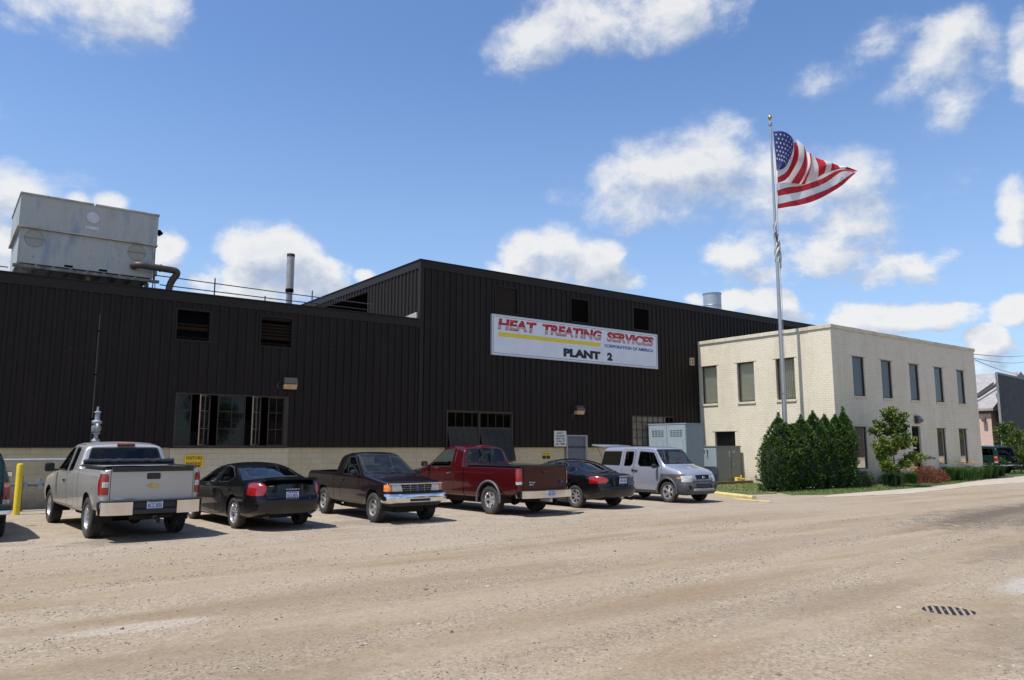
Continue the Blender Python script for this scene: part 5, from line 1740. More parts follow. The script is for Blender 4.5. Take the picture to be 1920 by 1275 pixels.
    m = MB(); m.box(-1.75, -1.15, -0.65, 0.65, 0.95, 0.98, 0.02); m.box(0.7, 1.3, -0.75, 0.75, 0.7, 0.94, 0.04); m.build('dashboard', BLACKP if wide else SEATG, root)
    wells(root, sp)
    tk = parts[('trunk_lid', 0)]
    if wide:
        m = MB()   # spoiler lip over the lid and dark slot under it
        m.prism([(-2.54, 1.045), (-2.57, 1.07), (-2.42, 1.10), (-2.25, 1.085), (-2.3, 1.05), (-2.45, 1.03)], 'y', -0.64, 0.64)
        m.build('spoiler_lip', P, tk, smooth=40)
        m = MB(); m.box(-2.565, -2.53, -0.40, 0.40, 0.80, 0.83, 0.01); m.build('trunk_strip', BLACKP, tk)
        plate(root, -2.572, 0.0, 0.735, 'DLX 9076')
        rear_text(root, 'PONTIAC', -2.585, 0.17, 0.845, 0.34, 0.03, simple('dull_letters', (0.33, 0.33, 0.33), 0.4)).parent = tk
        m = MB(); m.box(-2.575, -2.55, 0.46, 0.58, 0.93, 0.947, 0.004); m.build('badge', MATS['badge_gold'], tk)
        m = MB()
        m.tube([(-2.35, 0.55, 0.30), (-2.52, 0.55, 0.29)], 0.035, 12)
        m.build('exhaust_tip', SOOT, root)
        st = dict(n=5, w0=0.075, w1=0.11, hub=0.2, dish=0.42, pair=True)
        rim = 0.225
    else:
        plate(root, -2.535, 0.0, 0.80, 'BSU 5624')
        m = MB(); m.prism([(0.20, 0.915), (0.0, 0.935), (-0.20, 0.915), (-0.18, 0.902), (0.0, 0.915), (0.18, 0.902)], 'x', -2.56, -2.48); m.build('trunk_strip', CHROME, tk)
        st = dict(n=7, w0=0.10, w1=0.075, hub=0.28, dish=0.42)
        rim = 0.215
    for ax in sp['axles']:
        for sg in (1, -1): wheel(root, ax, sg * 0.895, sp['R'], 0.215, rim, st)
    return root


# ------------------------------------------------------------------ small dark purple pickup, nose toward the camera
def purple_pickup():
    P = paint('aubergine_paint', (0.011, 0.006, 0.009), 0.15, 0.20, 0.28)
    root = empty('pickup_truck', label='small dark aubergine pickup parked nose out, chrome bumper and amber corner lamps', cat='pickup truck')
    sp = dict(x=(-2.65, 2.22), w=0.845, R=0.345, arch=0.42, axles=(-1.47, 1.47), truck=True, rc=0.14, tumble=0.28, beltin=0.025, bulge=0.50, curve=(0.07, 0.03), crown=0.03,
              top=[(-2.65, 1.12, 0), (-0.76, 1.12, 0.01), (-0.66, 1.56, 0.06), (-0.3, 1.635, 0.25), (0.16, 1.62, 0.22), (0.98, 1.115, 0.06), (2.02, 0.985, 0.15), (2.18, 0.95, 0.05), (2.22, 0.85, 0)],
              belt=[(-2.65, 1.08), (-0.8, 1.08), (-0.7, 1.06), (0.9, 1.04), (1.1, 1.02), (2.1, 0.90), (2.22, 0.80)],
              sill=[(-2.65, 0.52), (-2.1, 0.45), (-1.0, 0.36), (1.0, 0.36), (2.22, 0.40)])
    B = Body(sp)
    B.cut('top', [(-2.58, -0.74), (-0.84, -0.74), (-0.84, 0.74), (-2.58, 0.74)], 'gap')
    B.cut('side', [(-0.81, 0.3), (-0.79, 0.3), (-0.79, 1.2), (-0.81, 1.2)], 'gap')
    panel(B, 'side', [(-0.40, 0.42), (0.86, 0.42), (0.96, 1.03), (0.14, 1.575), (-0.36, 1.585)], 'door')
    side_windows(B, [([(-0.28, 1.075), (0.80, 1.075), (0.14, 1.52), (-0.26, 1.535)], 'window')])
    end_window(B, 'rear', [(-0.64, 1.16), (0.64, 1.16), (0.57, 1.52), (-0.57, 1.52)], 'rear_window', xr=(-0.9, -0.5))
    end_window(B, 'front', [(-0.71, 1.135), (0.71, 1.135), (0.59, 1.575), (-0.59, 1.575)], 'windshield', xr=(0.1, 1.1), rr=0.05)
    panel(B, 'top', [(1.04, -0.66), (2.16, -0.64), (2.16, 0.64), (1.04, 0.66)], 'hood', gap=0.010)
    # face: headlamp band
    B.cut('front', [(-0.83, 0.72), (0.83, 0.72), (0.83, 0.895), (-0.83, 0.895)], 'bumper_dark', xr=(2.0, 2.4))
    B.cut('front', rnd_poly([(-0.37, 0.725), (0.37, 0.725), (0.42, 0.89), (-0.42, 0.89)], 0.02), 'grille', xr=(2.0, 2.4))
    B.mirror_cut('front', rnd_poly([(0.40, 0.74), (0.675, 0.74), (0.675, 0.885), (0.44, 0.885)], 0.015), 'headlight', xr=(2.0, 2.4))
    B.mirror_cut('front', [(0.685, 0.74), (0.90, 0.74), (0.90, 0.885), (0.685, 0.885)], 'turn_signal', xr=(1.9, 2.4))
    B.cut('side', [(2.05, 0.74), (2.4, 0.74), (2.4, 0.885), (2.03, 0.885)], 'turn_signal')
    B.cut('front', [(-0.9, 0.0), (0.9, 0.0), (0.9, 0.60), (-0.9, 0.60)], 'lower_trim', xr=(2.0, 2.4))
    B.cut('side', rnd_poly([(-2.9, 0.66), (-2.52, 0.66), (-2.52, 1.0), (-2.9, 1.0)], 0.01), 'taillight')
    panel(B, 'rear', [(-0.70, 0.60), (0.70, 0.60), (0.70, 1.2), (-0.70, 1.2)], 'tailgate', xr=(-2.9, -2.4), rr=0.01)
    arches(B, sp)
    T = BASE_TABLE(P); T['trim_end'] = dict(mat=BLACKP, name='window_seal', off=-0.004)
    T['headlight'] = dict(mat=simple('frosted_lamp', (0.55, 0.55, 0.50), 0.2, coat=1.0, var=0.15, vs=10), off=0.004)
    parts = B.emit(root, T, split=('door', 'window', 'taillight', 'headlight', 'turn_signal', 'trim'))
    handles(root, parts, [(-0.24, 0.835, 0.93, 0.07)], P)
    g_ = parts[('grille', 0)]
    m = MB()
    x = 2.235
    m.box(x - 0.02, x + 0.018, -0.40, 0.40, 0.800, 0.812); m.box(x - 0.02, x + 0.014, -0.37, 0.37, 0.758, 0.765); m.box(x - 0.02, x + 0.014, -0.40, 0.40, 0.848, 0.855)
    for y in (-0.2, 0.0, 0.2): m.box(x - 0.02, x + 0.012, y - 0.006, y + 0.006, 0.735, 0.885)
    m.build('grille_bars', simple('grey_bars', (0.30, 0.30, 0.31), 0.35, 0.5), g_)
    m = MB(); m.box(2.17, 2.236, -0.76, 0.76, 0.896, 0.920); m.bend(sp, 1); m.build('chrome_strip', CHROME, root)
    m = MB(); m.lathe([(0, 0), (0.058, 0), (0.052, 0.014), (0, 0.018)], 20, Matrix.Translation((x + 0.018, 0, 0.806)) @ Matrix.Rotation(rad(90), 4, 'Y') @ Matrix.Diagonal((0.45, 1.15, 1, 1)))
    m.build('badge', simple('badge_blue', (0.05, 0.09, 0.28), 0.25, 0.3), g_, smooth=50)
    # chrome bumper wrapping to the arches
    m = MB()
    yy = [(-0.855, 1.98), (-0.86, 2.20), (-0.78, 2.29), (-0.45, 2.345), (0, 2.36), (0.45, 2.345), (0.78, 2.29), (0.86, 2.20), (0.855, 1.98)]
    prof = [(0.0, 0.685), (0.018, 0.655), (0.03, 0.60), (0.022, 0.535), (0.0, 0.49), (-0.05, 0.47)]
    ring = []
    for (y, xx) in yy:
        nx = Vector((1, 0)) if abs(y) < 0.5 else Vector((0.75, 0.66 * (1 if y > 0 else -1))) if abs(y) < 0.8 else Vector((0.1, 1.0 * (1 if y > 0 else -1)))
        ring.append([m.bm.verts.new((xx + nx.x * d, y + nx.y * d, z)) for d, z in [(-0.06, 0.69)] + prof])
    for a, b_ in zip(ring, ring[1:]):
        for j in range(len(a) - 1): m.bm.faces.new((a[j], b_[j], b_[j + 1], a[j + 1]))
    o = m.build('bumper', CHROME, root, smooth=50)
    m = MB(); m.box(2.375, 2.40, -0.28, 0.28, 0.515, 0.575, 0.01); m.build('bumper_insert', BLACKP, o)
    # wipers, aerial, mirrors
    m = MB()
    for y0, y1 in ((0.62, 0.05), (0.02, -0.55)):
        m.tube([(0.985, y0, 1.135), (0.93, (y0 + y1) / 2, 1.175), (0.90, y1, 1.20)], 0.011, 6)
    m.build('wiper', BLACKP, root)
    m = MB(); m.tube([(1.15, -0.74, 1.03), (1.02, -0.76, 1.72)], 0.0035, 5); m.build('aerial', BLACKP, root)
    mirror_pair(root, 0.70, 0.84, 1.13, 0.16, 0.15, BLACKP)
    seats(root, [(-0.28, True)], 0.82, SEATG, (0.42, 0.36, 1.10), head=0.50)
    m = MB(); m.box(0.62, 1.02, -0.72, 0.72, 0.85, 1.07, 0.05); m.build('dashboard', SEATG, root)
    m = MB()
    x0, x1, w = -2.58, -0.84, 0.74
    m.face([(x0, -w, 0.66), (x1, -w, 0.66), (x1, w, 0.66), (x0, w, 0.66)])
    m.face([(x0, w, 0.66), (x1, w, 0.66), (x1, w, 1.11), (x0, w, 1.11)]); m.face([(x0, -w, 0.66), (x0, -w, 1.11), (x1, -w, 1.11), (x1, -w, 0.66)])
    m.face([(x1, -w, 0.66), (x1, -w, 1.11), (x1, w, 1.11), (x1, w, 0.66)]); m.face([(x0, -w, 0.66), (x0, w, 0.66), (x0, w, 1.11), (x0, -w, 1.11)])
    m.build('bed_liner', P, root, fixn=False)
    wells(root, sp)
    st = dict(n=5, w0=0.19, w1=0.12, hub=0.34, dish=0.36, mat=simple('dusty_alloy', (0.36, 0.35, 0.34), 0.5, 0.6, var=0.25))
    for ax in sp['axles']:
        for sg in (1, -1): wheel(root, ax, sg * 0.835, sp['R'], 0.235, 0.205, st)
    place(root, 9.66, 19.0, 181.1, (1.07, 0.97, 1.05))
    return root


# ------------------------------------------------------------------ dark red regular-cab pickup
def red_pickup():
    P = paint('oxblood_paint', (0.052, 0.003, 0.005), 0.1, 0.10, 0.25)
    root = empty('pickup_truck', label='dark red regular-cab pickup with its tailgate to the road and a chrome rear bumper', cat='pickup truck')
    sp = dict(x=(-2.98, 2.55), w=0.965, R=0.375, arch=0.46, axles=(-1.78, 1.78), truck=True, rc=0.16, tumble=0.30, beltin=0.03, bulge=0.50, curve=(0.14, 0.05), crown=0.045,
              top=[(-2.98, 1.26, 0), (-0.62, 1.26, 0.01), (-0.50, 1.74, 0.07), (-0.1, 1.84, 0.3), (0.36, 1.82, 0.3), (1.22, 1.22, 0.10), (2.2, 1.08, 0.35), (2.45, 0.98, 0.15), (2.55, 0.80, 0)],
              belt=[(-2.98, 1.21), (-0.7, 1.21), (-0.55, 1.20), (1.1, 1.15), (1.3, 1.10), (2.4, 0.92), (2.55, 0.74)],
              sill=[(-2.98, 0.58), (-2.5, 0.48), (-1.2, 0.40), (1.2, 0.40), (2.55, 0.42)])
    B = Body(sp)
    B.cut('top', [(-2.91, -0.84), (-0.72, -0.84), (-0.72, 0.84), (-2.91, 0.84)], 'gap')
    B.cut('side', [(-0.68, 0.3), (-0.655, 0.3), (-0.655, 1.35), (-0.68, 1.35)], 'gap')
    panel(B, 'side', [(-0.22, 0.46), (1.12, 0.46), (1.18, 1.13), (0.38, 1.76), (-0.18, 1.78)], 'door')
    side_windows(B, [([(-0.08, 1.20), (1.02, 1.18), (0.40, 1.66), (-0.06, 1.71)], 'window')])
    end_window(B, 'rear', [(-0.74, 1.30), (0.74, 1.30), (0.68, 1.60), (0.58, 1.715), (-0.58, 1.715), (-0.68, 1.60)], 'rear_window', xr=(-0.8, -0.35), rr=0.08)
    end_window(B, 'front', [(-0.80, 1.24), (0.80, 1.24), (0.64, 1.76), (-0.64, 1.76)], 'windshield', xr=(0.2, 1.35))
    panel(B, 'rear', [(-0.79, 0.64), (0.79, 0.64), (0.79, 1.35), (-0.79, 1.35)], 'tailgate', xr=(-3.2, -2.7), rr=0.01)
    B.mirror_cut('rear', [(0.83, 0.80), (1.1, 0.80), (1.1, 1.19), (0.83, 1.19)], 'taillight', xr=(-3.2, -2.7))
    B.cut('side', [(-3.2, 0.80), (-2.905, 0.80), (-2.905, 1.19), (-3.2, 1.19)], 'taillight')
    B.mirror_cut('rear', [(0.83, 0.80), (1.1, 0.80), (1.1, 0.87), (0.83, 0.87)], 'reverse_light', xr=(-3.2, -2.7))
    B.mirror_cut('front', rnd_poly([(0.60, 0.74), (0.94, 0.76), (0.94, 0.98), (0.64, 0.95)], 0.03), 'headlight', xr=(2.0, 2.9))
    B.cut('side', [(2.15, 0.80), (2.7, 0.78), (2.7, 0.94), (2.2, 0.94)], 'turn_signal')
    arches(B, sp)
    T = BASE_TABLE(P); T['trim_end'] = dict(mat=BLACKP, name='window_seal', off=-0.004)
    parts = B.emit(root, T, split=('door', 'window', 'taillight', 'headlight', 'turn_signal', 'trim', 'reverse_light'))
    handles(root, parts, [(-0.02, 0.955, 1.03, 0.07)], CHROME)
    tg = parts[('tailgate', 0)]
    rw = parts[('rear_window', 0)]
    for y in (-0.17, 0.17):
        m = MB(); m.box(-0.66, -0.50, y - 0.012, y + 0.012, 1.31, 1.70)
        for v in m.bm.verts: v.co.x = -0.655 + (v.co.z - 1.31) * 0.25 + (0.02 if v.co.x > -0.6 else -0.012)
        m.build('slider_bar', BLACKP, rw)
    # flared arch trims
    for ax in sp['axles']:
        for sg in (1, -1):
            m = MB()
            pts = [(ax + 0.475 * cos(a), sg * (0.965 + 0.012), 0.385 + 0.475 * sin(a)) for a in [rad(-8) + rad(196) * k / 22 for k in range(23)]]
            m.tube(pts, 0.030, 8); m.build('arch_trim', simple('arch_grey', (0.10, 0.10, 0.105), 0.5), root, smooth=60)
    x = -2.985
    m = MB(); m.box(x - 0.025, x + 0.02, -0.11, 0.11, 1.07, 1.13, 0.015); m.build('handle', BLACKP, tg, smooth=40)
    rear_text(root, 'F150', x - 0.006, 0.60, 0.83, 0.20, 0.04, WHITE).parent = tg
    rear_text(root, '4x4', x - 0.006, 0.60, 0.775, 0.13, 0.04, WHITE).parent = tg
    m = MB(); m.lathe([(0, 0), (0.062, 0), (0.056, 0.010), (0, 0.014)], 20, Matrix.Translation((x - 0.004, -0.60, 0.85)) @ Matrix.Rotation(rad(-90), 4, 'Y') @ Matrix.Diagonal((0.45, 1.15, 1, 1)))
    m.build('badge', MATS['badge_blue'], tg, smooth=50)
    m = MB(); m.box(-2.90, -0.71, 0.845, 0.925, 1.262, 1.278, 0.006); m.box(-2.90, -0.71, -0.925, -0.845, 1.262, 1.278, 0.006); m.box(-2.99, -2.95, -0.78, 0.78, 1.258, 1.270); m.build('bed_rail', BLACKP, root)
    m = MB()
    x0, x1, w = -2.91, -0.72, 0.84
    m.face([(x0, -w, 0.72), (x1, -w, 0.72), (x1, w, 0.72), (x0, w, 0.72)])
    m.face([(x0, w, 0.72), (x1, w, 0.72), (x1, w, 1.25), (x0, w, 1.25)]); m.face([(x0, -w, 0.72), (x0, -w, 1.25), (x1, -w, 1.25), (x1, -w, 0.72)])
    m.face([(x1, -w, 0.72), (x1, -w, 1.25), (x1, w, 1.25), (x1, w, 0.72)]); m.face([(x0, -w, 0.72), (x0, w, 0.72), (x0, w, 1.25), (x0, -w, 1.25)])
    m.build('bed_liner', BLACKP, root, fixn=False)
    m = MB()
    o_ = [(-0.93, -2.80), (-0.955, -2.95), (-0.93, -3.06), (-0.84, -3.125), (-0.5, -3.17), (0.0, -3.19), (0.5, -3.17), (0.84, -3.125), (0.93, -3.06), (0.955, -2.95), (0.93, -2.80)]
    m.prism([(x, y) for y, x in o_], 'z', 0.465, 0.645)
    o = m.build('bumper', CHROME, root, smooth=35)
    m = MB(); m.box(-3.15, -2.96, -0.84, 0.84, 0.646, 0.658); m.build('bumper_step', BLACKP, o)
    plate(root, -3.205, 0.0, 0.565, '3BE 4573', w=0.305, h=0.15)
    m = MB(); m.box(-3.2, -2.8, -0.04, 0.04, 0.36, 0.44, 0.01); m.lathe([(0, 0), (0.03, 0.01), (0.03, 0.04), (0, 0.055)], 12, Matrix.Translation((-3.18, 0, 0.44))); m.build('tow_ball', MATS['alloy'], root)
    m = MB(); m.box(-0.585, -0.50, -0.16, 0.16, 1.745, 1.785, 0.012); m.build('brake_light', RED_L, root)
    mirror_pair(root, 0.98, 0.96, 1.26, 0.20, 0.16, P)
    m = MB(); m.tube([(1.2, -0.86, 1.15), (1.18, -0.87, 1.95)], 0.0035, 5); m.build('aerial', BLACKP, root)
    seats(root, [(-0.05, True)], 0.86, SEATG, (0.62, 0.38, 1.16), head=0.52)
    m = MB(); m.box(0.8, 1.25, -0.82, 0.82, 0.88, 1.15, 0.05); m.build('dashboard', SEATG, root)
    wells(root, sp)
    st = dict(n=5, w0=0.22, w1=0.20, hub=0.34, dish=0.34, rise=0.35)
    for ax in sp['axles']:
        for sg in (1, -1): wheel(root, ax, sg * 0.945, sp['R'], 0.26, 0.215, st)
    place(root, 13.30, 19.6, -2.5, (1.10, 0.97, 1.055))
    return root


# ------------------------------------------------------------------ boxy wagons (the silver one with its tail window up; green ones at the picture's edges)
def wagon(kind):
    if kind == 'silver':
        P = paint('silver_blue_paint', (0.33, 0.35, 0.42), 0.45, 0.10, 0.30)
        root = empty('crossover_wagon', label='boxy silver crossover with grey fenders and its rear glass hatch raised, nose to the road', cat='car')
        sp = dict(x=(-2.12, 2.08), w=0.90, R=0.335, arch=0.41, axles=(-1.28, 1.28), rc=0.22, tumble=0.20, beltin=0.03, bulge=0.5, curve=(0.14, 0.05), crown=0.035,
                  top=[(-2.12, 1.05, 0), (-2.02, 1.60, 0.08), (-1.86, 1.755, 0.10), (-0.8, 1.785, 0.5), (0.50, 1.765, 0.20), (0.74, 1.70, 0.10), (1.20, 1.185, 0.08), (1.85, 1.05, 0.20), (2.04, 0.93, 0.08), (2.08, 0.80, 0)],
                  belt=[(-2.12, 1.0), (-2.0, 1.12), (1.05, 1.09), (1.3, 1.05), (1.95, 0.90), (2.08, 0.74)],
                  sill=[(-2.12, 0.34), (-1.7, 0.28), (1.6, 0.28), (2.08, 0.28)],
                  front=[(0.2, -0.02), (0.40, 0.07), (0.55, 0.08), (0.62, 0.03), (0.9, 0.0)])
    else:
        gname = 'left' if kind == 'green' else 'far'
        P = paint('teal_green_paint', (0.004, 0.026, 0.026), 0.15, 0.08, 0.25)
        root = empty('sport_utility', label='dark teal-green sport utility cut off by the left edge of the photo' if kind == 'green' else 'dark teal utility wagon parked behind the flower bed at the far end of the office', cat='car')
        sp = dict(x=(-2.35, 2.2), w=0.90, R=0.36, arch=0.43, axles=(-1.42, 1.42), rc=0.20, tumble=0.24, beltin=0.03, bulge=0.5, curve=(0.10, 0.06), crown=0.04,
                  top=[(-2.35, 0.98, 0), (-2.20, 1.60, 0.08), (-2.0, 1.70, 0.15), (-0.8, 1.74, 0.5), (0.22, 1.70, 0.30), (1.05, 1.14, 0.10), (1.95, 1.02, 0.25), (2.15, 0.93, 0.08), (2.2, 0.80, 0)],
                  belt=[(-2.35, 0.94), (-2.2, 1.09), (0.95, 1.06), (1.2, 1.03), (2.05, 0.88), (2.2, 0.74)],
                  sill=[(-2.35, 0.44), (-1.9, 0.38), (1.7, 0.36), (2.2, 0.40)])
    B = Body(sp)
    if kind == 'silver':
        panel(B, 'side', [(-0.28, 0.36), (0.72, 0.36), (0.92, 0.55), (1.06, 1.08), (0.62, 1.65), (-0.24, 1.70)], 'door', rr=0.06)
        panel(B, 'side', [(-0.86, 0.50), (-0.78, 0.36), (-0.30, 0.36), (-0.26, 1.68), (-0.84, 1.68)], 'rear_door', rr=0.05)
        side_windows(B, [([(-0.10, 1.20), (0.02, 1.11), (0.97, 1.11), (0.60, 1.58), (-0.06, 1.62)], 'window'), ([(-0.76, 1.11), (-0.42, 1.11), (-0.33, 1.20), (-0.33, 1.61), (-0.74, 1.61)], 'quarter_window'),
                         ([(-1.98, 1.13), (-0.96, 1.12), (-0.94, 1.61), (-1.88, 1.61)], 'cargo_window')])
        B.cut('side', [(-2.4, 0.0), (-1.0, 0.0), (-0.82, 0.36), (-0.84, 0.80), (-2.4, 0.80)], 'cladding', only=['body'])
        B.cut('side', [(0.75, 0.0), (2.4, 0.0), (2.4, 0.72), (1.92, 0.90), (1.02, 0.90), (0.90, 0.5)], 'cladding', only=['body'])
        B.cut('side', [(-1.2, 0.0), (1.2, 0.0), (1.2, 0.355), (-1.2, 0.355)], 'cladding', only=['body'])
        B.cut('front', [(-1, 0.0), (1, 0.0), (1, 0.70), (-1, 0.70)], 'cladding', xr=(1.7, 2.4))
        B.mirror_cut('front', rnd_poly([(0.52, 0.66), (0.86, 0.66), (0.86, 0.855), (0.50, 0.855)], 0.02), 'headlight', xr=(1.7, 2.4))
        B.cut('side', rnd_poly([(1.90, 0.68), (2.3, 0.68), (2.3, 0.80), (1.92, 0.80)], 0.015), 'headlight')
        B.cut('side', rnd_poly([(1.72, 0.76), (1.84, 0.76), (1.84, 0.81), (1.72, 0.81)], 0.015), 'turn_signal')
        B.cut('front', rnd_poly([(-0.33, 0.745), (0.33, 0.745), (0.36, 0.865), (-0.36, 0.865)], 0.02), 'grille', xr=(1.7, 2.4))
        B.cut('front', rnd_poly([(-0.40, 0.46), (0.40, 0.46), (0.40, 0.60), (-0.40, 0.60)], 0.03), 'bumper_dark', xr=(1.7, 2.4))
        B.mirror_cut('front', circ(0.66, 0.50, 0.065, 16), 'bumper_dark', xr=(1.7, 2.4))
        end_window(B, 'front', [(-0.80, 1.20), (0.80, 1.20), (0.72, 1.68), (-0.72, 1.68)], 'windshield', xr=(0.55, 1.35), rr=0.05)
        B.cut('rear', [(-0.74, 1.12), (0.74, 1.12), (0.68, 1.70), (-0.68, 1.70)], 'gap', xr=(-2.4, -1.8))
    else:
        panel(B, 'side', [(-0.22, 0.46), (0.90, 0.46), (1.0, 1.05), (0.25, 1.62), (-0.18, 1.65)], 'door', rr=0.06)
        panel(B, 'side', [(-0.92, 0.60), (-0.80, 0.46), (-0.24, 0.46), (-0.20, 1.65), (-1.14, 1.65), (-1.20, 1.06)], 'rear_door', rr=0.05)
        side_windows(B, [([(-0.12, 1.09), (0.88, 1.08), (0.26, 1.54), (-0.10, 1.57)], 'window'), ([(-1.10, 1.10), (-0.28, 1.09), (-0.26, 1.57), (-1.05, 1.57)], 'quarter_window'),
                         ([(-2.12, 1.11), (-1.26, 1.10), (-1.24, 1.57), (-2.0, 1.55)], 'cargo_window')])
        end_window(B, 'rear', [(-0.72, 1.10), (0.72, 1.10), (0.64, 1.60), (-0.64, 1.60)], 'rear_window', xr=(-2.6, -1.9), rr=0.06)
        end_window(B, 'front', [(-0.76, 1.16), (0.76, 1.16), (0.64, 1.64), (-0.64, 1.64)], 'windshield', xr=(0.1, 1.2))
        B.mirror_cut('rear', [(0.76, 0.76), (1.0, 0.76), (1.0, 1.08), (0.76, 1.08)], 'taillight', xr=(-2.7, -1.9))
        B.cut('side', [(-2.7, 0.76), (-2.22, 0.76), (-2.18, 0.99), (-2.7, 0.99)], 'taillight')
        B.cut('side', [(-2.7, 0.99), (-2.18, 0.99), (-2.16, 1.06), (-2.7, 1.06)], 'turn_signal')
        B.mirror_cut('rear', [(0.76, 0.68), (1.0, 0.68), (1.0, 0.76), (0.76, 0.76)], 'reverse_light', xr=(-2.7, -1.9))
        B.cut('side', [(-2.7, 0.68), (-2.24, 0.68), (-2.22, 0.76), (-2.7, 0.76)], 'reverse_light')
        panel(B, 'rear', [(-0.73, 0.62), (0.73, 0.62), (0.74, 1.075), (-0.74, 1.075)], 'tailgate', xr=(-2.7, -1.9), rr=0.02)
        B.mirror_cut('front', rnd_poly([(0.50, 0.70), (0.86, 0.70), (0.86, 0.90), (0.50, 0.90)], 0.02), 'headlight', xr=(1.7, 2.5))
    arches(B, sp)
    T = BASE_TABLE(P); T['trim_end'] = dict(mat=BLACKP, name='window_seal', off=-0.004)
    T['cargo_window'] = dict(mat=GL_TINT, off=-0.012, sharp=180)
    T['window'] = dict(mat=glass('wagon_glass', (0.20, 0.22, 0.22), 0.0, 1.0), off=-0.012, sharp=180); T['quarter_window'] = dict(mat=GL_TINT, off=-0.012, sharp=180)
    T['rear_window'] = dict(mat=GL_TINT, off=-0.008, sharp=180)
    parts = B.emit(root, T, split=('door', 'rear_door', 'window', 'quarter_window', 'cargo_window', 'taillight', 'headlight', 'turn_signal', 'trim', 'reverse_light'))
    mirror_pair(root, 0.84, 0.88, 1.14, 0.18, 0.14, BLACKP)
    seats(root, [(0.0, False), (-1.0, False)], 0.78, SEATG if kind == 'silver' else SEATM, (0.60, 0.36, 1.08), head=0.60)
    m = MB(); m.box(0.75, 1.15, -0.78, 0.78, 0.85, 1.09, 0.05); m.build('dashboard', BLACKP, root)
    wells(root, sp)
    if kind == 'silver':
        handles(root, parts, [(-0.16, 0.89, 0.98, 0.09)], BLACKP)
        m = MB(); m.box(-0.36, -0.28, 0.885, 0.905, 0.93, 1.03, 0.01); m.box(-0.36, -0.28, -0.905, -0.885, 0.93, 1.03, 0.01); m.build('handle_cup', BLACKP, root)
        # raised hatch glass
        m = MB()
        M4 = Matrix.Translation((-1.90, 0, 1.765)) @ Matrix.Rotation(rad(4), 4, 'Y')
        m.box(-0.72, 0.02, -0.70, 0.70, -0.03, 0.035, 0.025, M=M4)
        h_ = m.build('hatch', P, root, smooth=40)
        m = MB(); m.box(-0.64, -0.06, -0.60, 0.60, -0.038, -0.031, M=M4); m.build('rear_window', GL_TINT, h_)
        m = MB()
        for sg in (1, -1): m.tube([(-2.05, sg * 0.68, 1.35), (-2.35, sg * 0.66, 1.755)], 0.012, 6)
        m.build('gas_strut', BLACKP, h_)
        m = MB(); m.box(2.05, 2.17, -0.52, 0.52, 0.375, 0.455, 0.02); m.build('bumper_plate', simple('pale_grey_plastic', (0.25, 0.26, 0.28), 0.5), root, smooth=40)
        g_ = parts[('grille', 0)]
        t = text_object('badge', 'H', -0.05, -0.035, 0.10, 0.07, 0, CHROME, g_, bold=0.03, depth=0.012)
        t.rotation_euler = (0, 0, rad(90)); t.location = (2.10, 0, 0.80)
        m = MB(); m.tube([(2.085, -0.36, 0.87), (2.095, 0, 0.875), (2.085, 0.36, 0.87)], 0.010, 6); m.tube([(2.085, -0.33, 0.745), (2.095, 0, 0.742), (2.085, 0.33, 0.745)], 0.010, 6); m.build('grille_surround', GREYP, g_)
        for ax in sp['axles']:
            for sg in (1, -1):
                m = MB()
                pts = [(ax + 0.43 * cos(a), sg * 0.905, 0.345 + 0.43 * sin(a)) for a in [rad(-8) + rad(196) * k / 22 for k in range(23)]]
                m.tube(pts, 0.035, 8); m.build('arch_trim', GREYP, root, smooth=60)
        m = MB()
        for y0, y1 in ((0.62, 0.05), (0.02, -0.5)): m.tube([(1.10, y0, 1.185), (1.03, (y0 + y1) / 2, 1.215), (0.99, y1, 1.25)], 0.010, 6)
        m.build('wiper', BLACKP, root)
        st = dict(n=5, w0=0.14, w1=0.26, hub=0.22, dish=0.45)
        rim = 0.235
    else:
        m = MB(); m.box(-2.52, -2.2, -0.89, 0.89, 0.50, 0.58, 0.02); m.build('bumper', CHROME, root, smooth=40)
        m = MB(); m.box(-2.50, -2.2, -0.90, 0.90, 0.581, 0.68, 0.03); m.build('bumper_cover', BLACKP, root, smooth=40)
        st = dict(n=5, w0=0.16, w1=0.2, hub=0.26, dish=0.38)
        rim = 0.215
    for ax in sp['axles']:
        for sg in (1, -1): wheel(root, ax, sg * 0.885, sp['R'], 0.225, rim, st)
    return root


silver_pickup()
s1 = sedan('wide'); place(s1, 6.44, 19.7, -2.5, (1.10, 0.96, 1.05))
purple_pickup()
red_pickup()
s2 = sedan('round'); place(s2, 16.70, 19.3, 0.0, (1.06, 0.97, 1.05))
e1 = wagon('silver'); place(e1, 20.64, 18.90, 180.5, (1.0, 0.96, 1.05))
g1 = wagon('green'); place(g1, 0.42, 20.85, 0.0, (1.06, 1.06, 1.06))
g2 = wagon('far'); place(g2, 59.5, 24.2, 20.0, (1.15, 1.15, 1.12))

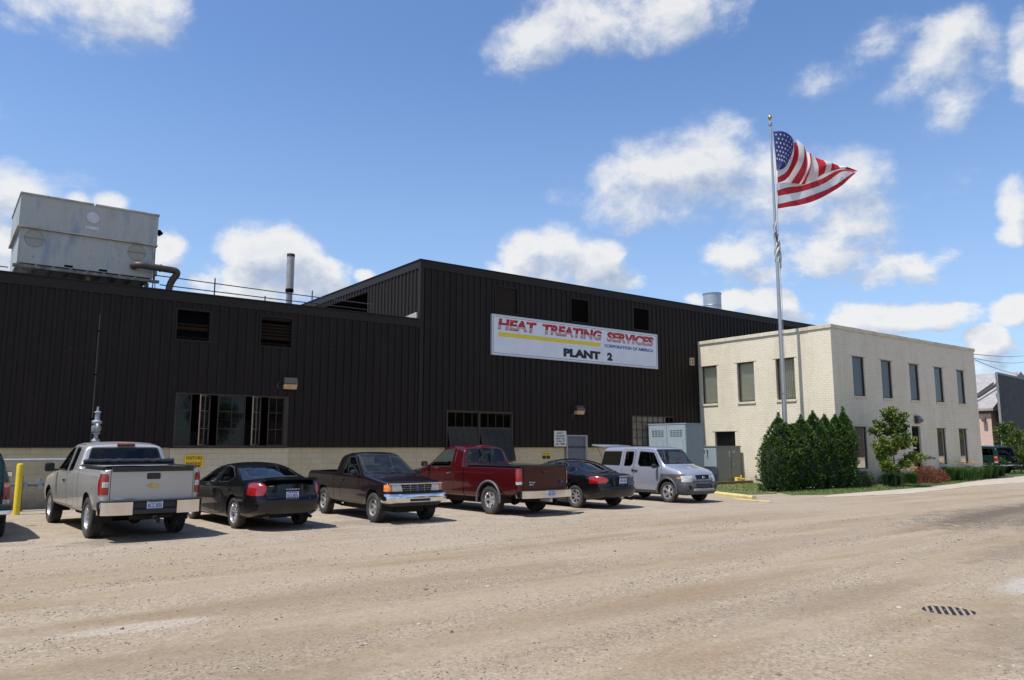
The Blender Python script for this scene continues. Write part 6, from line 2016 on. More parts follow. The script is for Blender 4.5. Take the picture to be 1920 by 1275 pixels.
# ================================================================== SIGNS ON THE FACTORY
ALU = simple('sign_white', (0.72, 0.74, 0.78), 0.45, var=0.05, vs=2.0)
SB = empty('sign_board', (24.75, D - 0.06, 5.9), label='long white HEAT TREATING SERVICES PLANT 2 sign on the dark siding', cat='sign')
bx = 24.75; sw, shh = 5.32, 1.77
m = MB(); m.box(-sw, sw, -0.06, 0.055, 0, shh, 0.006); m.build('panel', ALU, SB)
BLK = simple('sign_black', (0.015, 0.015, 0.018), 0.5); REDS = simple('sign_red', (0.42, 0.015, 0.022), 0.5, var=0.06); YEL = simple('sign_yellow', (0.78, 0.60, 0.03), 0.5, var=0.06); BLU = simple('sign_blue', (0.02, 0.07, 0.36), 0.5)
m = MB()
y = -0.064
for a in ((-sw + .05, sw - .05, 0.06, 0.075), (-sw + .05, sw - .05, shh - 0.075, shh - 0.06), (-sw + .05, -sw + .065, 0.075, shh - 0.075), (sw - .065, sw - .05, 0.075, shh - 0.075)):
    m.box(a[0], a[1], y, y + 0.003, a[2], a[3])
m.build('border_line', BLK, SB)
m = MB()
for a in ((-sw, sw, -0.03, 0.0), (-sw, sw, shh, shh + 0.03), (-sw - .03, -sw, -0.03, shh + 0.03), (sw, sw + .03, -0.03, shh + 0.03)): m.box(a[0], a[1], -0.07, 0.055, a[2], a[3])
m.build('frame', simple('sign_frame', (0.55, 0.55, 0.56), 0.4, 0.3), SB)
cuts = [(0.36, 0.415), (0.245, 0.305), (0.155, 0.20), (0.085, 0.115), (0.03, 0.05)]
for s_, a, b_ in (('HEAT', -5.03, -2.80), ('TREATING', -2.45, 1.33), ('SERVICES', 1.66, 5.05)):
    text_object('lettering', s_, a, 1.13, b_ - a, 0.50, -0.062, REDS, SB, bold=0.055, shear=0.12, cuts=cuts, depth=0.004)
m = MB(); m.box(-5.0, 1.22, -0.067, -0.061, 0.83, 1.01); m.build('yellow_stripe', YEL, SB)
text_object('lettering', 'CORPORATION OF AMERICA', 1.50, 0.83, 3.52, 0.165, -0.062, BLU, SB, bold=0.032)
text_object('lettering', 'PLANT', -1.18, 0.18, 2.40, 0.40, -0.062, BLK, SB, bold=0.068)
text_object('lettering', '2', 1.68, 0.18, 0.36, 0.40, -0.062, BLK, SB, bold=0.068)

vs = empty('sign', (7.15, D + 0.01, 1.17), label='yellow VISITORS PARKING sign on the cream block wall', cat='sign')
m = MB(); m.box(-0.31, 0.31, -0.012, 0.0, 0, 0.41, 0.003); m.build('panel', simple('yellow_metal', (0.80, 0.52, 0.01), 0.5, var=0.08), vs)
RT = simple('dark_red_text', (0.16, 0.02, 0.015), 0.5)
text_object('lettering', 'VISITORS', -0.27, 0.245, 0.54, 0.11, -0.013, RT, vs, bold=0.02, depth=0.002)
text_object('lettering', 'PARKING', -0.25, 0.06, 0.50, 0.11, -0.013, RT, vs, bold=0.02, depth=0.002)

ss = empty('sign', (23.38, D - 0.05, 1.86), label='white safety glasses notice on the siding left of the grey door', cat='sign')
m = MB(); m.box(-0.37, 0.37, -0.015, 0.04, 0, 0.72, 0.003); m.build('panel', simple('cream_panel', (0.62, 0.60, 0.50), 0.5), ss)
for k, s_ in enumerate(('SAFETY', 'GLASSES', 'MUST BE', 'WORN AT', 'ALL TIMES')):
    w_ = (0.42, 0.52, 0.50, 0.52, 0.60)[k]
    text_object('lettering', s_, -w_ / 2, 0.57 - k * 0.125, w_, 0.085, -0.016, PLTXT, ss, bold=0.03, depth=0.002)
for i, x in enumerate((22.50, 22.74)):
    o = empty('notice', (x, D + 0.055, 1.30), label=('left' if i == 0 else 'right') + ' one of two small yellow and black notices on the block base wall', cat='notice')
    m = MB(); m.box(-0.095, 0.095, -0.01, 0.0, 0.15, 0.30); m.build('upper_plate', MATS['yellow_metal'], o)
    m = MB(); m.box(-0.095, 0.095, -0.01, 0.0, 0.0, 0.148); m.build('lower_plate', BLACKP, o)
    m = MB(); m.box(-0.05, -0.012, -0.013, -0.0105, 0.19, 0.26); m.box(0.012, 0.05, -0.013, -0.0105, 0.19, 0.26); m.build('marking', BLACKP, o)

hb = empty('alarm_box', (32.85, D - 0.04, 6.24), label='small cream louvred alarm box high on the siding beside the office wall', cat='alarm')
m = MB(); m.box(-0.14, 0.14, -0.12, 0.03, 0, 0.42, 0.02); m.build('case', simple('cream_plastic', (0.50, 0.42, 0.28), 0.5), hb)
m = MB(); m.box(-0.085, 0.085, -0.125, -0.118, 0.06, 0.19); m.box(-0.085, 0.085, -0.125, -0.118, 0.23, 0.36); m.build('grille', simple('brown_grille', (0.22, 0.14, 0.06), 0.6), hb)


# box lamps on the siding
def box_lamp(x, z, label, wire):
    o = empty('wall_lamp', (x, D - 0.02, z), label=label, cat='lamp', group='box floodlights on the dark siding')
    m = MB(); m.prism([(0.04, 0.42), (-0.20, 0.42), (-0.30, 0.21), (-0.30, 0.17), (0.04, 0.17)], 'x', -0.235, 0.235); m.build('housing', simple('lamp_bronze', (0.055, 0.04, 0.032), 0.45), o)
    m = MB(); m.prism([(-0.295, 0.168), (-0.20, 0.0), (-0.02, 0.0), (-0.02, 0.168)], 'x', -0.225, 0.225); m.build('lens', simple('yellowed_lens', (0.50, 0.33, 0.17), 0.35, var=0.25, vs=5, coat=0.5), o)
    m = MB(); m.tube([(-0.235, 0.0, 0.28), (-0.40, -0.02, 0.22), (-0.42, -0.01, 0.10), (-0.30, 0.0, -0.04)] if wire else [(-0.22, 0, 0.1), (-0.30, 0, 0.0), (-0.30, 0, -0.22)], 0.008, 6); m.build('wire', simple('grey_wire', (0.2, 0.19, 0.18), 0.6), o)
box_lamp(10.32, 3.93, 'box floodlight above the wide steel-framed window', True)
box_lamp(24.5, 3.37, 'box floodlight above the safety notice and grey door', False)
dl = empty('wall_lamp', (41.30, OY - 0.01, 3.05), label='dark wall pack lamp above the office entrance door', cat='lamp')
m = MB(); m.box(-0.24, 0.22, -0.10, 0.0, 0.0, 0.42, 0.02); m.build('housing', simple('lamp_bronze', (0.055, 0.04, 0.032), 0.45), dl)
m = MB(); m.prism([(-0.10, 0.04), (-0.26, 0.10), (-0.26, 0.22), (-0.10, 0.40)], 'x', -0.20, 0.18); m.build('lens', simple('ribbed_grey_lens', (0.05, 0.05, 0.048), 0.4, coat=0.3, bump=0.6, bs=20), dl)
fd = empty('fire_connection', (42.35, OY - 0.01, 1.28), label='brass twin fire hose inlet on the office wall right of the door', cat='hose inlet')
m = MB(); m.tube([(0, 0, 0), (0, -0.12, 0)], 0.06, 12); m.tube([(0, -0.10, 0), (-0.14, -0.22, -0.03)], 0.05, 12); m.tube([(0, -0.10, 0), (0.14, -0.22, -0.03)], 0.05, 12)
m.build('branch', simple('tarnished_brass', (0.23, 0.19, 0.12), 0.4, 0.7), fd, smooth=50)
for sg in (-1, 1):
    m = MB(); m.tube([(sg * 0.135, -0.215, -0.03), (sg * 0.175, -0.25, -0.04)], 0.062, 12); m.build('cap', simple('grey_cap', (0.3, 0.29, 0.27), 0.4, 0.6), fd, smooth=50)

# long thin conduit on the siding
cdt = empty('conduit', (4.0, D - 0.03, 1.9), label='thin upright conduit pipe on the dark siding above the pickup cab', cat='pipe')
m = MB(); m.tube([(0, 0, 0), (0, 0, 4.16)], 0.022, 8); m.build('pipe', simple('weathered_conduit', (0.075, 0.062, 0.055), 0.6), cdt, smooth=60)
m = MB()
for z in (0.8, 2.2, 3.6): m.box(-0.05, 0.05, -0.03, 0.03, z, z + 0.04)
m.build('clamp', DARK, cdt)

# ================================================================== ON THE ROOF
GALV = None
def galv():
    m, N, b, out = new_mat('weathered_galvanised')
    tc = N.n('ShaderNodeTexCoord').outputs['Object']
    st = N.noise(N.mapping(tc, scale=(1, 1, 0.22)), 2.2, 7, 0.66, 0.4)
    c = N.ramp(st, (0.30, (0.33, 0.33, 0.29)), (0.50, (0.39, 0.395, 0.37)), (0.66, (0.25, 0.28, 0.335)))
    d = N.ramp(N.noise(tc, 1.1, 6, 0.7), (0.45, 0.0), (0.7, 0.8))
    c = N.mix(d, c, (0.40, 0.39, 0.33))
    r = N.ramp(N.noise(N.mapping(tc, scale=(1.5, 1.5, 0.4)), 2.7, 6, 0.75), (0.64, 0.0), (0.74, 0.8))
    c = N.mix(r, c, (0.12, 0.085, 0.06))
    N.t.links.new(c, b.inputs['Base Color']); b.inputs['Metallic'].default_value = 0.25
    b.inputs['Roughness'].default_value = 0.55
    return m
GALV = galv()
EDGE = simple('pale_steel_edge', (0.42, 0.40, 0.35), 0.6, dirt=((0.10, 0.08, 0.06), 0.8), vs=3)
CT = empty('cooling_tower', (1.69, 28.0, 7.55), label='big weathered grey sheet-metal cooling tower on the low roof', cat='cooling tower')
Lx, Ly = 3.92, 3.3
m = MB(); m.box(0.0, Lx, 0.0, Ly, 0.04, 1.16)
m.build('lower_casing', GALV, CT)
m = MB(); m.prism([(-0.08, 1.20), (-0.10, 2.22), (Ly + 0.1, 2.22), (Ly + 0.08, 1.20)], 'x', -0.06, Lx + 0.06)
m.build('upper_casing', GALV, CT)
m = MB()
m.box(-0.08, Lx + 0.08, -0.11, -0.03, 1.16, 1.20); m.box(-0.10, -0.0, -0.03, Ly, 1.14, 1.20); m.box(Lx, Lx + 0.10, -0.03, Ly, 1.16, 1.20)
for a, b_ in ((-0.08, Lx / 2 + 0.02), (Lx / 2 + 0.06, Lx + 0.08)): m.box(a, b_, -0.14, -0.05, 2.22, 2.28, 0.008)
m.box(-0.09, -0.05, -0.05, Ly, 2.22, 2.28); m.box(Lx + 0.05, Lx + 0.09, -0.05, Ly, 2.22, 2.28); m.box(-0.05, Lx + 0.05, Ly, Ly + 0.1, 2.22, 2.28)
m.box(-0.02, 0.02, -0.02, 0.02, 0.05, 1.16); m.box(Lx - 0.04, Lx + 0.02, -0.025, 0.03, 0.05, 1.16)
m.build('seam_flange', EDGE, CT)
for x0 in (0.12, 3.10):
    m = MB(); cx_ = x0 + 0.28
    m.tube([(cx_ + 0.27 * cos(a), -0.012, 0.86 + 0.27 * sin(a)) for a in [2 * pi * k / 28 for k in range(28)]], 0.010, 6, closed=True)
    m.tube([(cx_ - 0.30, -0.02, 0.87), (cx_ + 0.30, -0.02, 0.87)], 0.014, 6)
    m.lathe([(0, 0), (0.265, 0), (0.265, 0.01)], 28, Matrix.Translation((cx_, -0.003, 0.86)) @ Matrix.Rotation(rad(90), 4, 'X'))
    m.build('access_hatch', simple('hatch_grey', (0.30, 0.30, 0.26), 0.6), CT)
m = MB(); m.lathe([(0, 0), (0.19, 0), (0.19, 0.008), (0, 0.008)], 30, Matrix.Translation((1.98, -0.10, 1.80)) @ Matrix.Rotation(rad(90), 4, 'X')); m.box(1.78, 2.17, -0.10, -0.085, 1.40, 1.50)
m.build('pale_label', simple('faded_label', (0.52, 0.52, 0.54), 0.6), CT)
m = MB()
for x in (1.05, 1.95, 2.8):
    for z in (0.45, 0.70): m.lathe([(0, 0), (0.014, 0)], 8, Matrix.Translation((x + 0.05, -0.004, z)) @ Matrix.Rotation(rad(90), 4, 'X'))
for x in (1.28, 2.28): m.box(x, x + 0.24, -0.006, 0.0, 0.06, 0.13)
m.build('bolt_holes', DARK, CT)
m = MB(); m.box(-0.12, Lx + 0.22, -0.05, 0.10, -0.11, -0.02); m.box(-0.12, Lx + 0.22, Ly - 0.1, Ly + 0.05, -0.11, -0.02)
for k in range(9): m.box(-0.02 + k * 0.48, 0.06 + k * 0.48, -0.03, Ly, -0.02, 0.04)
for x in (0.2, 2.0, 3.8): m.box(x - 0.06, x + 0.06, 0.2, 0.32, -0.5, -0.11); m.box(x - 0.06, x + 0.06, Ly - 0.32, Ly - 0.2, -0.5, -0.11)
m.build('support_frame', simple('grimy_steel', (0.20, 0.185, 0.16), 0.7, var=0.4, dirt=((0.05, 0.04, 0.03), 0.7)), CT)
m = MB(); m.tube([(Lx + 0.02, 0.25, 1.72), (Lx + 0.16, 0.22, 1.74), (Lx + 0.22, 0.2, 1.66)], 0.10, 12); m.tube([(Lx + 0.06, 0.15, 1.45), (Lx + 0.06, 0.15, 0.0)], 0.02, 6)
m.build('motor', DARK, CT, smooth=50)

PIPEB = simple('rust_brown_pipe', (0.050, 0.037, 0.032), 0.5, var=0.35, vs=6, bump=0.3)
o = empty('pipe', (4.9, 27.85, 7.06), label='thick brown elbow pipe from the cooling tower down to the roof edge', cat='pipe')
def arc(pts, r=0.2, n=5):
    """polyline with rounded corners"""
    out = [Vector(pts[0])]
    for a, p, b in zip(pts, pts[1:], pts[2:]):
        a, p, b = Vector(a), Vector(p), Vector(b)
        t = min(r, (a - p).length * .45, (b - p).length * .45)
        A = p + (a - p).normalized() * t; B = p + (b - p).normalized() * t
        for k in range(n + 1):
            s = k / n; out.append(A * (1 - s) ** 2 + p * 2 * s * (1 - s) + B * s ** 2)
    out.append(Vector(pts[-1])); return out
m = MB(); m.tube(arc([(0.10, 0.35, 0.84), (0.10, -0.22, 0.86), (1.52, -0.12, 0.83), (1.26, 0.05, 0.42), (1.22, 0.05, -0.1)], 0.28, 7), 0.115, 16); m.build('pipe', PIPEB, o, smooth=60)
m = MB(); m.tube([(0.86, -0.165, 0.845), (0.90, -0.163, 0.844)], 0.135, 16); m.tube([(1.22, 0.05, 0.0), (1.22, 0.05, 0.05)], 0.17, 16); m.build('flange', PIPEB, o, smooth=40)
o = empty('roof_box', (5.86, 29.0, 7.1), label='small grey electrical box on a post beside the cooling tower', cat='box')
m = MB(); m.box(-0.09, 0.09, -0.05, 0.05, 0.78, 1.02, 0.01); m.build('case', simple('grey_box', (0.25, 0.27, 0.29), 0.5), o)
m = MB(); m.tube([(-0.05, 0, 0), (0.0, 0, 0.78)], 0.02, 6); m.tube([(0.09, 0, 0), (0.02, 0, 0.78)], 0.015, 6); m.build('post', simple('post_blue_grey', (0.10, 0.12, 0.16), 0.6), o)

RAILM = simple('rail_paint', (0.045, 0.043, 0.045), 0.5)
o = empty('roof_railing', (5.6, 28.2, 7.05), label='thin dark pipe railing along the low roof edge', cat='railing')
for x, h in ((2.15, 0.86), (4.0, 0.42), (5.85, 0.86)):
    m = MB(); m.tube([(x, 0, 0), (x, 0, h)], 0.024, 8); m.build('post', RAILM, o, smooth=60)
for (x0, x1, z0, z1) in ((-0.1, 8.45, 0.70, 0.60), (0.3, 8.45, 0.38, 0.36), (0.9, 8.45, 0.20, 0.20)):
    m = MB(); m.tube([(x0, 0, z0), (x0 + (x1 - x0) * .5, 0, (z0 + z1) / 2 - 0.015), (x1, 0, z1)], 0.019, 8); m.build('rail', RAILM, o, smooth=60)
m = MB(); m.tube([(8.45, 0, -0.05), (8.45, 0, 0.64)], 0.022, 8); m.build('post', RAILM, o)
o = empty('roof_railing', (-12.0, 28.6, 7.05), label='low pipe rail left of the cooling tower', cat='railing')
for x in (1, 5, 9, 13): 
    m = MB(); m.tube([(x, 0, 0), (x, 0, 0.62)], 0.022, 8); m.build('post', RAILM, o)
m = MB(); m.tube([(0, 0, 0.45), (13.5, 0, 0.45)], 0.018, 8); m.build('rail', RAILM, o, smooth=60)

STK = simple('stack_grey', (0.36, 0.35, 0.33), 0.45, 0.3, var=0.12, dirt=((0.16, 0.12, 0.09), 0.4))
o = empty('exhaust_stack', (11.95, 32.0, 7.0), label='slim grey exhaust stack with a dark collar on the low roof', cat='chimney')
m = MB(); m.lathe([(0.13, 0), (0.13, 1.55), (0.135, 1.56)], 20); m.build('pipe', STK, o, smooth=40)
m = MB(); m.lathe([(0.135, 1.50), (0.175, 1.53), (0.175, 1.66), (0.135, 1.70)], 20); m.build('collar', DARK, o, smooth=30)
m = MB(); m.lathe([(0.165, 1.62), (0.165, 3.22), (0.15, 3.22), (0.15, 2.4)], 20); m.build('outer_sleeve', STK, o, smooth=40)
m = MB(); m.lathe([(0.172, 3.10), (0.172, 3.23), (0.145, 3.23)], 20); m.build('rim_band', SOOT, o, smooth=30)
o = empty('exhaust_stack', (43.4, 34.0, 9.5), label='short wide galvanised vent stack on the tall roof near the office', cat='chimney')
m = MB(); m.lathe([(0.62, 0), (0.62, 3.05), (0.66, 3.05), (0.66, 3.10), (0.60, 3.10), (0.60, 1.6)], 28); m.build('barrel', simple('bright_galvanised', (0.42, 0.45, 0.48), 0.4, 0.6, var=0.1, vs=3), o, smooth=40)
m = MB(); m.lathe([(0.63, 2.2), (0.645, 2.22), (0.63, 2.24)], 28); m.build('band', MATS['bright_galvanised'], o)

# ================================================================== FLAG POLE AND FLAG
PX, PY = 32.16, 21.24
fp = empty('flagpole', (PX, PY, 0), label='tall silver flagpole with a gold ball standing behind the hedge', cat='flagpole')
m = MB(); m.lathe([(0.118, 0), (0.118, 1.2), (0.102, 5.0), (0.078, 11.0), (0.048, 17.75)], 24); m.build('shaft', simple('satin_aluminium', (0.42, 0.42, 0.43), 0.38, 0.75, var=0.05), fp, smooth=60)
m = MB(); m.lathe([(0.2, 0), (0.2, 0.05), (0.16, 0.12), (0.126, 0.14)], 24); m.lathe([(0.122, 4.35), (0.128, 4.37), (0.122, 4.40)], 24); m.build('collar', MATS['satin_aluminium'], fp, smooth=40)
m = MB(); m.lathe([(0.055, 17.72), (0.085, 17.74), (0.085, 17.86), (0.05, 17.9), (0.02, 17.95), (0.02, 18.06)], 16); m.build('truck_cap', simple('dull_cap', (0.3, 0.29, 0.28), 0.5, 0.5), fp, smooth=40)
m = MB()
m.lathe([(0.0, -0.11)] + [(0.11 * cos(a), 0.11 * sin(a)) for a in [rad(-80 + 20 * k) for k in range(9)]] + [(0.0, 0.11)], 18, Matrix.Translation((0, 0, 18.15))); m.build('gold_ball', simple('gold_leaf', (0.55, 0.36, 0.10), 0.3, 0.9), fp, smooth=180)
m = MB(); m.tube([(0.13, -0.06, 17.6), (0.14, -0.07, 13.7), (0.16, -0.06, 9.0), (0.15, -0.02, 1.6)], 0.010, 5); m.build('halyard', simple('rope', (0.5, 0.48, 0.44), 0.8), fp)
# wind-wrapped remnant of a second flag on the pole
wf = empty('wrapped_flag', (PX, PY, 11.0), label='small pale flag wound around the pole below the big flag', cat='flag')
m = MB()
rnd = random.Random(9)
for k in range(3):
    pts = []; rr = []
    for i in range(15):
        t = i / 14; a = t * 7 + k * 2.1
        pts.append((0.10 * cos(a) + 0.07 * (1 - abs(2 * t - 1)), 0.10 * sin(a), -0.25 + t * (1.6 + 0.3 * k))); rr.append(0.02 + 0.045 * sin(pi * t) * rnd.uniform(.6, 1.2))
    m.tube(pts, rr, 7)
for k in range(7):
    a = rnd.uniform(-1, 0.4); x = 0.16 + rnd.uniform(0, 0.12); z = rnd.uniform(-0.45, 0.45)
    m.face([(x, -0.03, z + 0.35), (x + 0.06, -0.05, z + 0.3), (x + 0.09, -0.02, z - 0.12), (x + 0.03, 0.0, z - 0.2)])
m.build('cloth', simple('grubby_white_cloth', (0.50, 0.48, 0.46), 0.8, var=0.25, vs=6), wf, smooth=60)
m = MB(); m.tube([(0.09, -0.05, 1.35), (-0.12, -0.06, 1.15), (-0.08, -0.08, 0.95), (0.0, -0.12, 0.5), (0.12, -0.08, 0.2), (0.05, -0.1, -0.3)], [0.012, 0.05, 0.04, 0.012, 0.03, 0.012], 7); m.build('dark_cloth', simple('navy_cloth', (0.03, 0.035, 0.10), 0.8), wf, smooth=60)

FR = simple('flag_red', (0.50, 0.020, 0.035), 0.75, var=0.08, vs=2); FW = simple('flag_white', (0.78, 0.77, 0.76), 0.75, var=0.04); FB = simple('flag_blue', (0.035, 0.045, 0.19), 0.75, var=0.08)
def sheer(mt):
    """thin cloth lets some light through"""
    t = mt.node_tree; b = [n for n in t.nodes if n.type == 'BSDF_PRINCIPLED'][0]; out = [n for n in t.nodes if n.type == 'OUTPUT_MATERIAL'][0]
    tr = t.nodes.new('ShaderNodeBsdfTranslucent'); cs = b.inputs['Base Color'].links[0].from_socket
    t.links.new(cs, tr.inputs[0]); mx = t.nodes.new('ShaderNodeMixShader'); mx.inputs[0].default_value = 0.35
    t.links.new(b.outputs[0], mx.inputs[1]); t.links.new(tr.outputs[0], mx.inputs[2]); t.links.new(mx.outputs[0], out.inputs[0])
for mt in (FR, FW, FB): sheer(mt)
fdir = Vector((0.93, -0.37, 0)).normalized(); fnor = Vector((-0.37, -0.93, 0)).normalized()
k_ = 0.9766
def fpt(a, z, d=0.0): return Vector((PX, PY, 0)) + fdir * a * k_ + fnor * d + Vector((0, 0, CAM_H + (z - CAM_H) * k_))
def rs(chain, n):
    """resample a polyline (a, z, depth) to n+1 points with smooth interpolation"""
    P = [Vector(p if len(p) == 3 else (*p, 0)) for p in chain]
    L = [0]
    for p, q in zip(P, P[1:]): L.append(L[-1] + (q - p).length)
    out = []
    for i in range(n + 1):
        s = L[-1] * i / n
        j = max(0, min(len(P) - 2, next((k for k in range(len(L) - 1) if L[k + 1] >= s - 1e-9), len(P) - 2)))
        t = (s - L[j]) / max(1e-9, L[j + 1] - L[j])
        p0 = P[j - 1] if j > 0 else P[j] * 2 - P[j + 1]; p1, p2 = P[j], P[j + 1]; p3 = P[j + 2] if j + 2 < len(P) else P[j + 1] * 2 - P[j]
        out.append(0.5 * ((2 * p1) + (p2 - p0) * t + (2 * p0 - 5 * p1 + 4 * p2 - p3) * t * t + (3 * p1 - p0 - 3 * p2 + p3) * t ** 3))
    return out
rows = {
 'top': [(0.14, 17.8), (0.8, 17.74), (1.32, 17.48)],
 'r7': [(0.23, 15.74), (0.63, 15.89), (0.96, 16.21), (1.21, 16.74), (1.34, 17.44)],
 'r8': [(0.24, 15.37), (0.74, 15.67), (1.11, 16.16), (1.34, 16.76), (1.42, 17.42)],
 'r9': [(0.24, 15.06), (0.79, 15.34), (1.23, 15.98), (1.49, 16.72), (1.56, 17.36)],
 'b9': [(0.24, 15.06), (0.96, 15.22), (1.65, 15.30), (2.9, 15.80), (4.23, 16.27), (4.97, 16.18)],
 'b10': [(0.22, 14.69), (0.95, 14.96), (1.75, 15.12), (2.89, 15.57), (4.1, 16.18), (4.98, 16.165)],
 'b11': [(0.24, 14.4), (1.25, 14.67), (2.21, 14.96), (3.2, 15.42), (4.22, 16.10), (4.985, 16.14)],
 'b12': [(0.21, 13.97), (1.54, 14.36), (2.51, 14.73), (3.51, 15.19), (4.75, 16.0), (5.0, 16.12)],
 'b13': [(0.2, 13.74), (1.52, 14.05), (2.66, 14.46), (4.0, 15.24), (5.02, 16.08)],
}
flag = empty('flag', (PX, PY, 15.5), label='large stars and stripes flag folded over by the wind on the tall pole', cat='flag')
def band(rowA, rowB, n, mts, d0, amp, steps=4):
    A, B = rs(rowA, n), rs(rowB, n)
    m = MB(); grid = []
    for s in range(steps + 1):
        t = s / steps; ln = []
        for i in range(n + 1):
            p = A[i].lerp(B[i], t)
            wv = amp * (sin(p.x * 3.3 + p.y * 1.7) + 0.5 * sin(p.x * 7.1 - p.y * 3.0)) * min(1, i / 4)
            ln.append(m.bm.verts.new(fpt(p.x, p.y, d0(i / n, p) + wv)))
        grid.append(ln)
    for s in range(steps):
        for i in range(n): m.bm.faces.new((grid[s][i], grid[s][i + 1], grid[s + 1][i + 1], grid[s + 1][i]))
    return m
def fbuild(m, name, mt):
    o = m.build(name, mt, None, smooth=60, fixn=False); o.parent = flag; o.location = -flag.location; return o
topc = [(0.14, 17.8), (0.5, 17.80), (0.9, 17.68), (1.32, 17.48)]
bulge = lambda u, p: 0.38 * sin(pi * min(1, u)) * 0.8 - 0.20 * u
back = lambda u, p: -0.10 - 0.10 * u
# canton: from the hoist to the curved edge
def canton_rows():
    hoist = [(0.14, 17.8), (0.17, 17.1), (0.20, 16.4), (0.23, 15.74)]
    edge = rs(rows['r7'], 14)[::-1]
    return hoist, edge
H_ = rs([(0.14, 17.8), (0.17, 17.1), (0.20, 16.4), (0.23, 15.74)], 18)
E_ = rs([(1.34, 17.46), (1.32, 17.1), (1.21, 16.74), (1.08, 16.45), (0.92, 16.15), (0.63, 15.86), (0.27, 15.745)], 18)
def cpt(u, v):
    """a point of the canton: u from hoist to curved edge, v down"""
    i = v * 18; j = int(min(17, i)); t = i - j
    h = H_[j].lerp(H_[j + 1], t); e = E_[j].lerp(E_[j + 1], t)
    p = h.lerp(e, u)
    p.y += 0.10 * sin(pi * u) * (1 - v) ** 2
    return fpt(p.x, p.y, 0.30 * sin(pi * u * 0.9) * (1 - 0.3 * v) - 0.12 * u + 0.02 * sin(8 * u + 3 * v))
m = MB(); n = 18
g_ = [[m.bm.verts.new(cpt(i / n, j / n)) for i in range(n + 1)] for j in range(n + 1)]
for j in range(n):
    for i in range(n): m.bm.faces.new((g_[j][i], g_[j][i + 1], g_[j + 1][i + 1], g_[j + 1][i]))
fbuild(m, 'canton', FB)
m = MB()
for r in range(9):
    for c in range(6 if r % 2 == 0 else 5):
        u = (c * 2 + (1 if r % 2 == 0 else 2)) / 12.2; v = (r + 0.8) / 9.8
        ce = cpt(u, v); du = (cpt(min(1, u + 0.03), v) - ce); dv = (cpt(u, v + 0.03) - ce)
        du = du.normalized() if du.length > 1e-6 else fdir; dv = dv.normalized()
        nn = fnor
        sz = 0.072
        if (cpt(1, v) - cpt(0, v)).length < 0.55: continue
        pts = []
        for k in range(10):
            a = pi / 2 + pi * k / 5; rr = sz if k % 2 == 0 else sz * 0.42
            pts.append(ce + du * rr * cos(a) * 0.8 - dv * rr * sin(a) + nn * 0.012)
        m.face(pts)
        m.face([p - nn * 0.024 for p in reversed(pts)])
fbuild(m, 'star', FW)
def off7(u, p): return 0.30 * sin(pi * u * 0.9) * (1 - u) - 0.05
fbuild(band([(0.27, 15.745)] + rows['r7'][1:], rows['r8'], 16, FW, lambda u, p: 0.02 - 0.12 * u, 0.012), 'white_stripe', FW)
fbuild(band(rows['r8'], rows['r9'], 16, FR, lambda u, p: 0.03 - 0.10 * u, 0.015), 'red_stripe', FR)
fbuild(band(rows['b9'], rows['b10'], 26, FW, lambda u, p: -0.02 - 0.06 * sin(pi * u), 0.035), 'white_stripe', FW)
fbuild(band(rows['b10'], rows['b11'], 26, FR, lambda u, p: -0.02 - 0.06 * sin(pi * u), 0.035), 'red_stripe', FR)
fbuild(band(rows['b11'], rows['b12'], 26, FW, lambda u, p: -0.02 - 0.04 * sin(pi * u), 0.035), 'white_stripe', FW)
fbuild(band(rows['b12'], rows['b13'], 26, FR, lambda u, p: -0.02 - 0.02 * sin(pi * u), 0.035), 'red_stripe', FR)
ct = [(1.42, 17.50), (1.81, 17.18), (1.98, 16.96), (2.14, 16.84), (2.22, 16.79), (2.51, 16.66), (2.98, 16.53), (3.41, 16.42), (3.9, 16.36), (4.3, 16.33), (4.98, 16.14)]
cb_ = [(0.66, 15.14), (0.98, 15.12), (1.4, 15.08), (1.56, 15.10), (1.81, 15.14), (2.54, 15.55), (3.0, 15.83), (3.4, 16.0), (3.88, 16.13), (4.26, 16.18), (4.97, 16.13)]
cols_f = [FW, FR, FW, FR, FW, FR, FW, FR, FW, FR]
for i in range(10):
    def q(i): 
        t, b_ = ct[i], cb_[i]
        mid = ((t[0] + b_[0]) / 2 + 0.16 * max(0, 1 - i / 5), (t[1] + b_[1]) / 2 - 0.03)
        return [(*t, 0.02), (*mid, 0), (*b_, 0)]
    A, B = rs(q(i), 12), rs(q(i + 1), 12)
    m = MB(); g_ = []
    for s in range(4):
        g_.append([m.bm.verts.new(fpt(A[k].lerp(B[k], s / 3).x, A[k].lerp(B[k], s / 3).y, 0.10 + 0.30 * sin(pi * k / 12) * max(0.15, 1 - i / 9) + 0.05 * sin((i + s / 3) * 2.1 + k * 0.3))) for k in range(13)])
    for s in range(3):
        for k in range(12): m.bm.faces.new((g_[s][k], g_[s][k + 1], g_[s + 1][k + 1], g_[s + 1][k]))
    fbuild(m, 'red_stripe' if cols_f[i] == FR else 'white_stripe', cols_f[i])
# fabric behind the fold, closing the cloth between the canton and the fly end
m = band([(1.34, 17.5), (1.81, 17.2), (2.33, 16.86), (3.59, 16.47), (4.98, 16.15)], rows['b9'][1:], 24, FR, lambda u, p: -0.16 + 0.1 * u, 0.02, 6)
fbuild(m, 'folded_back', FR)

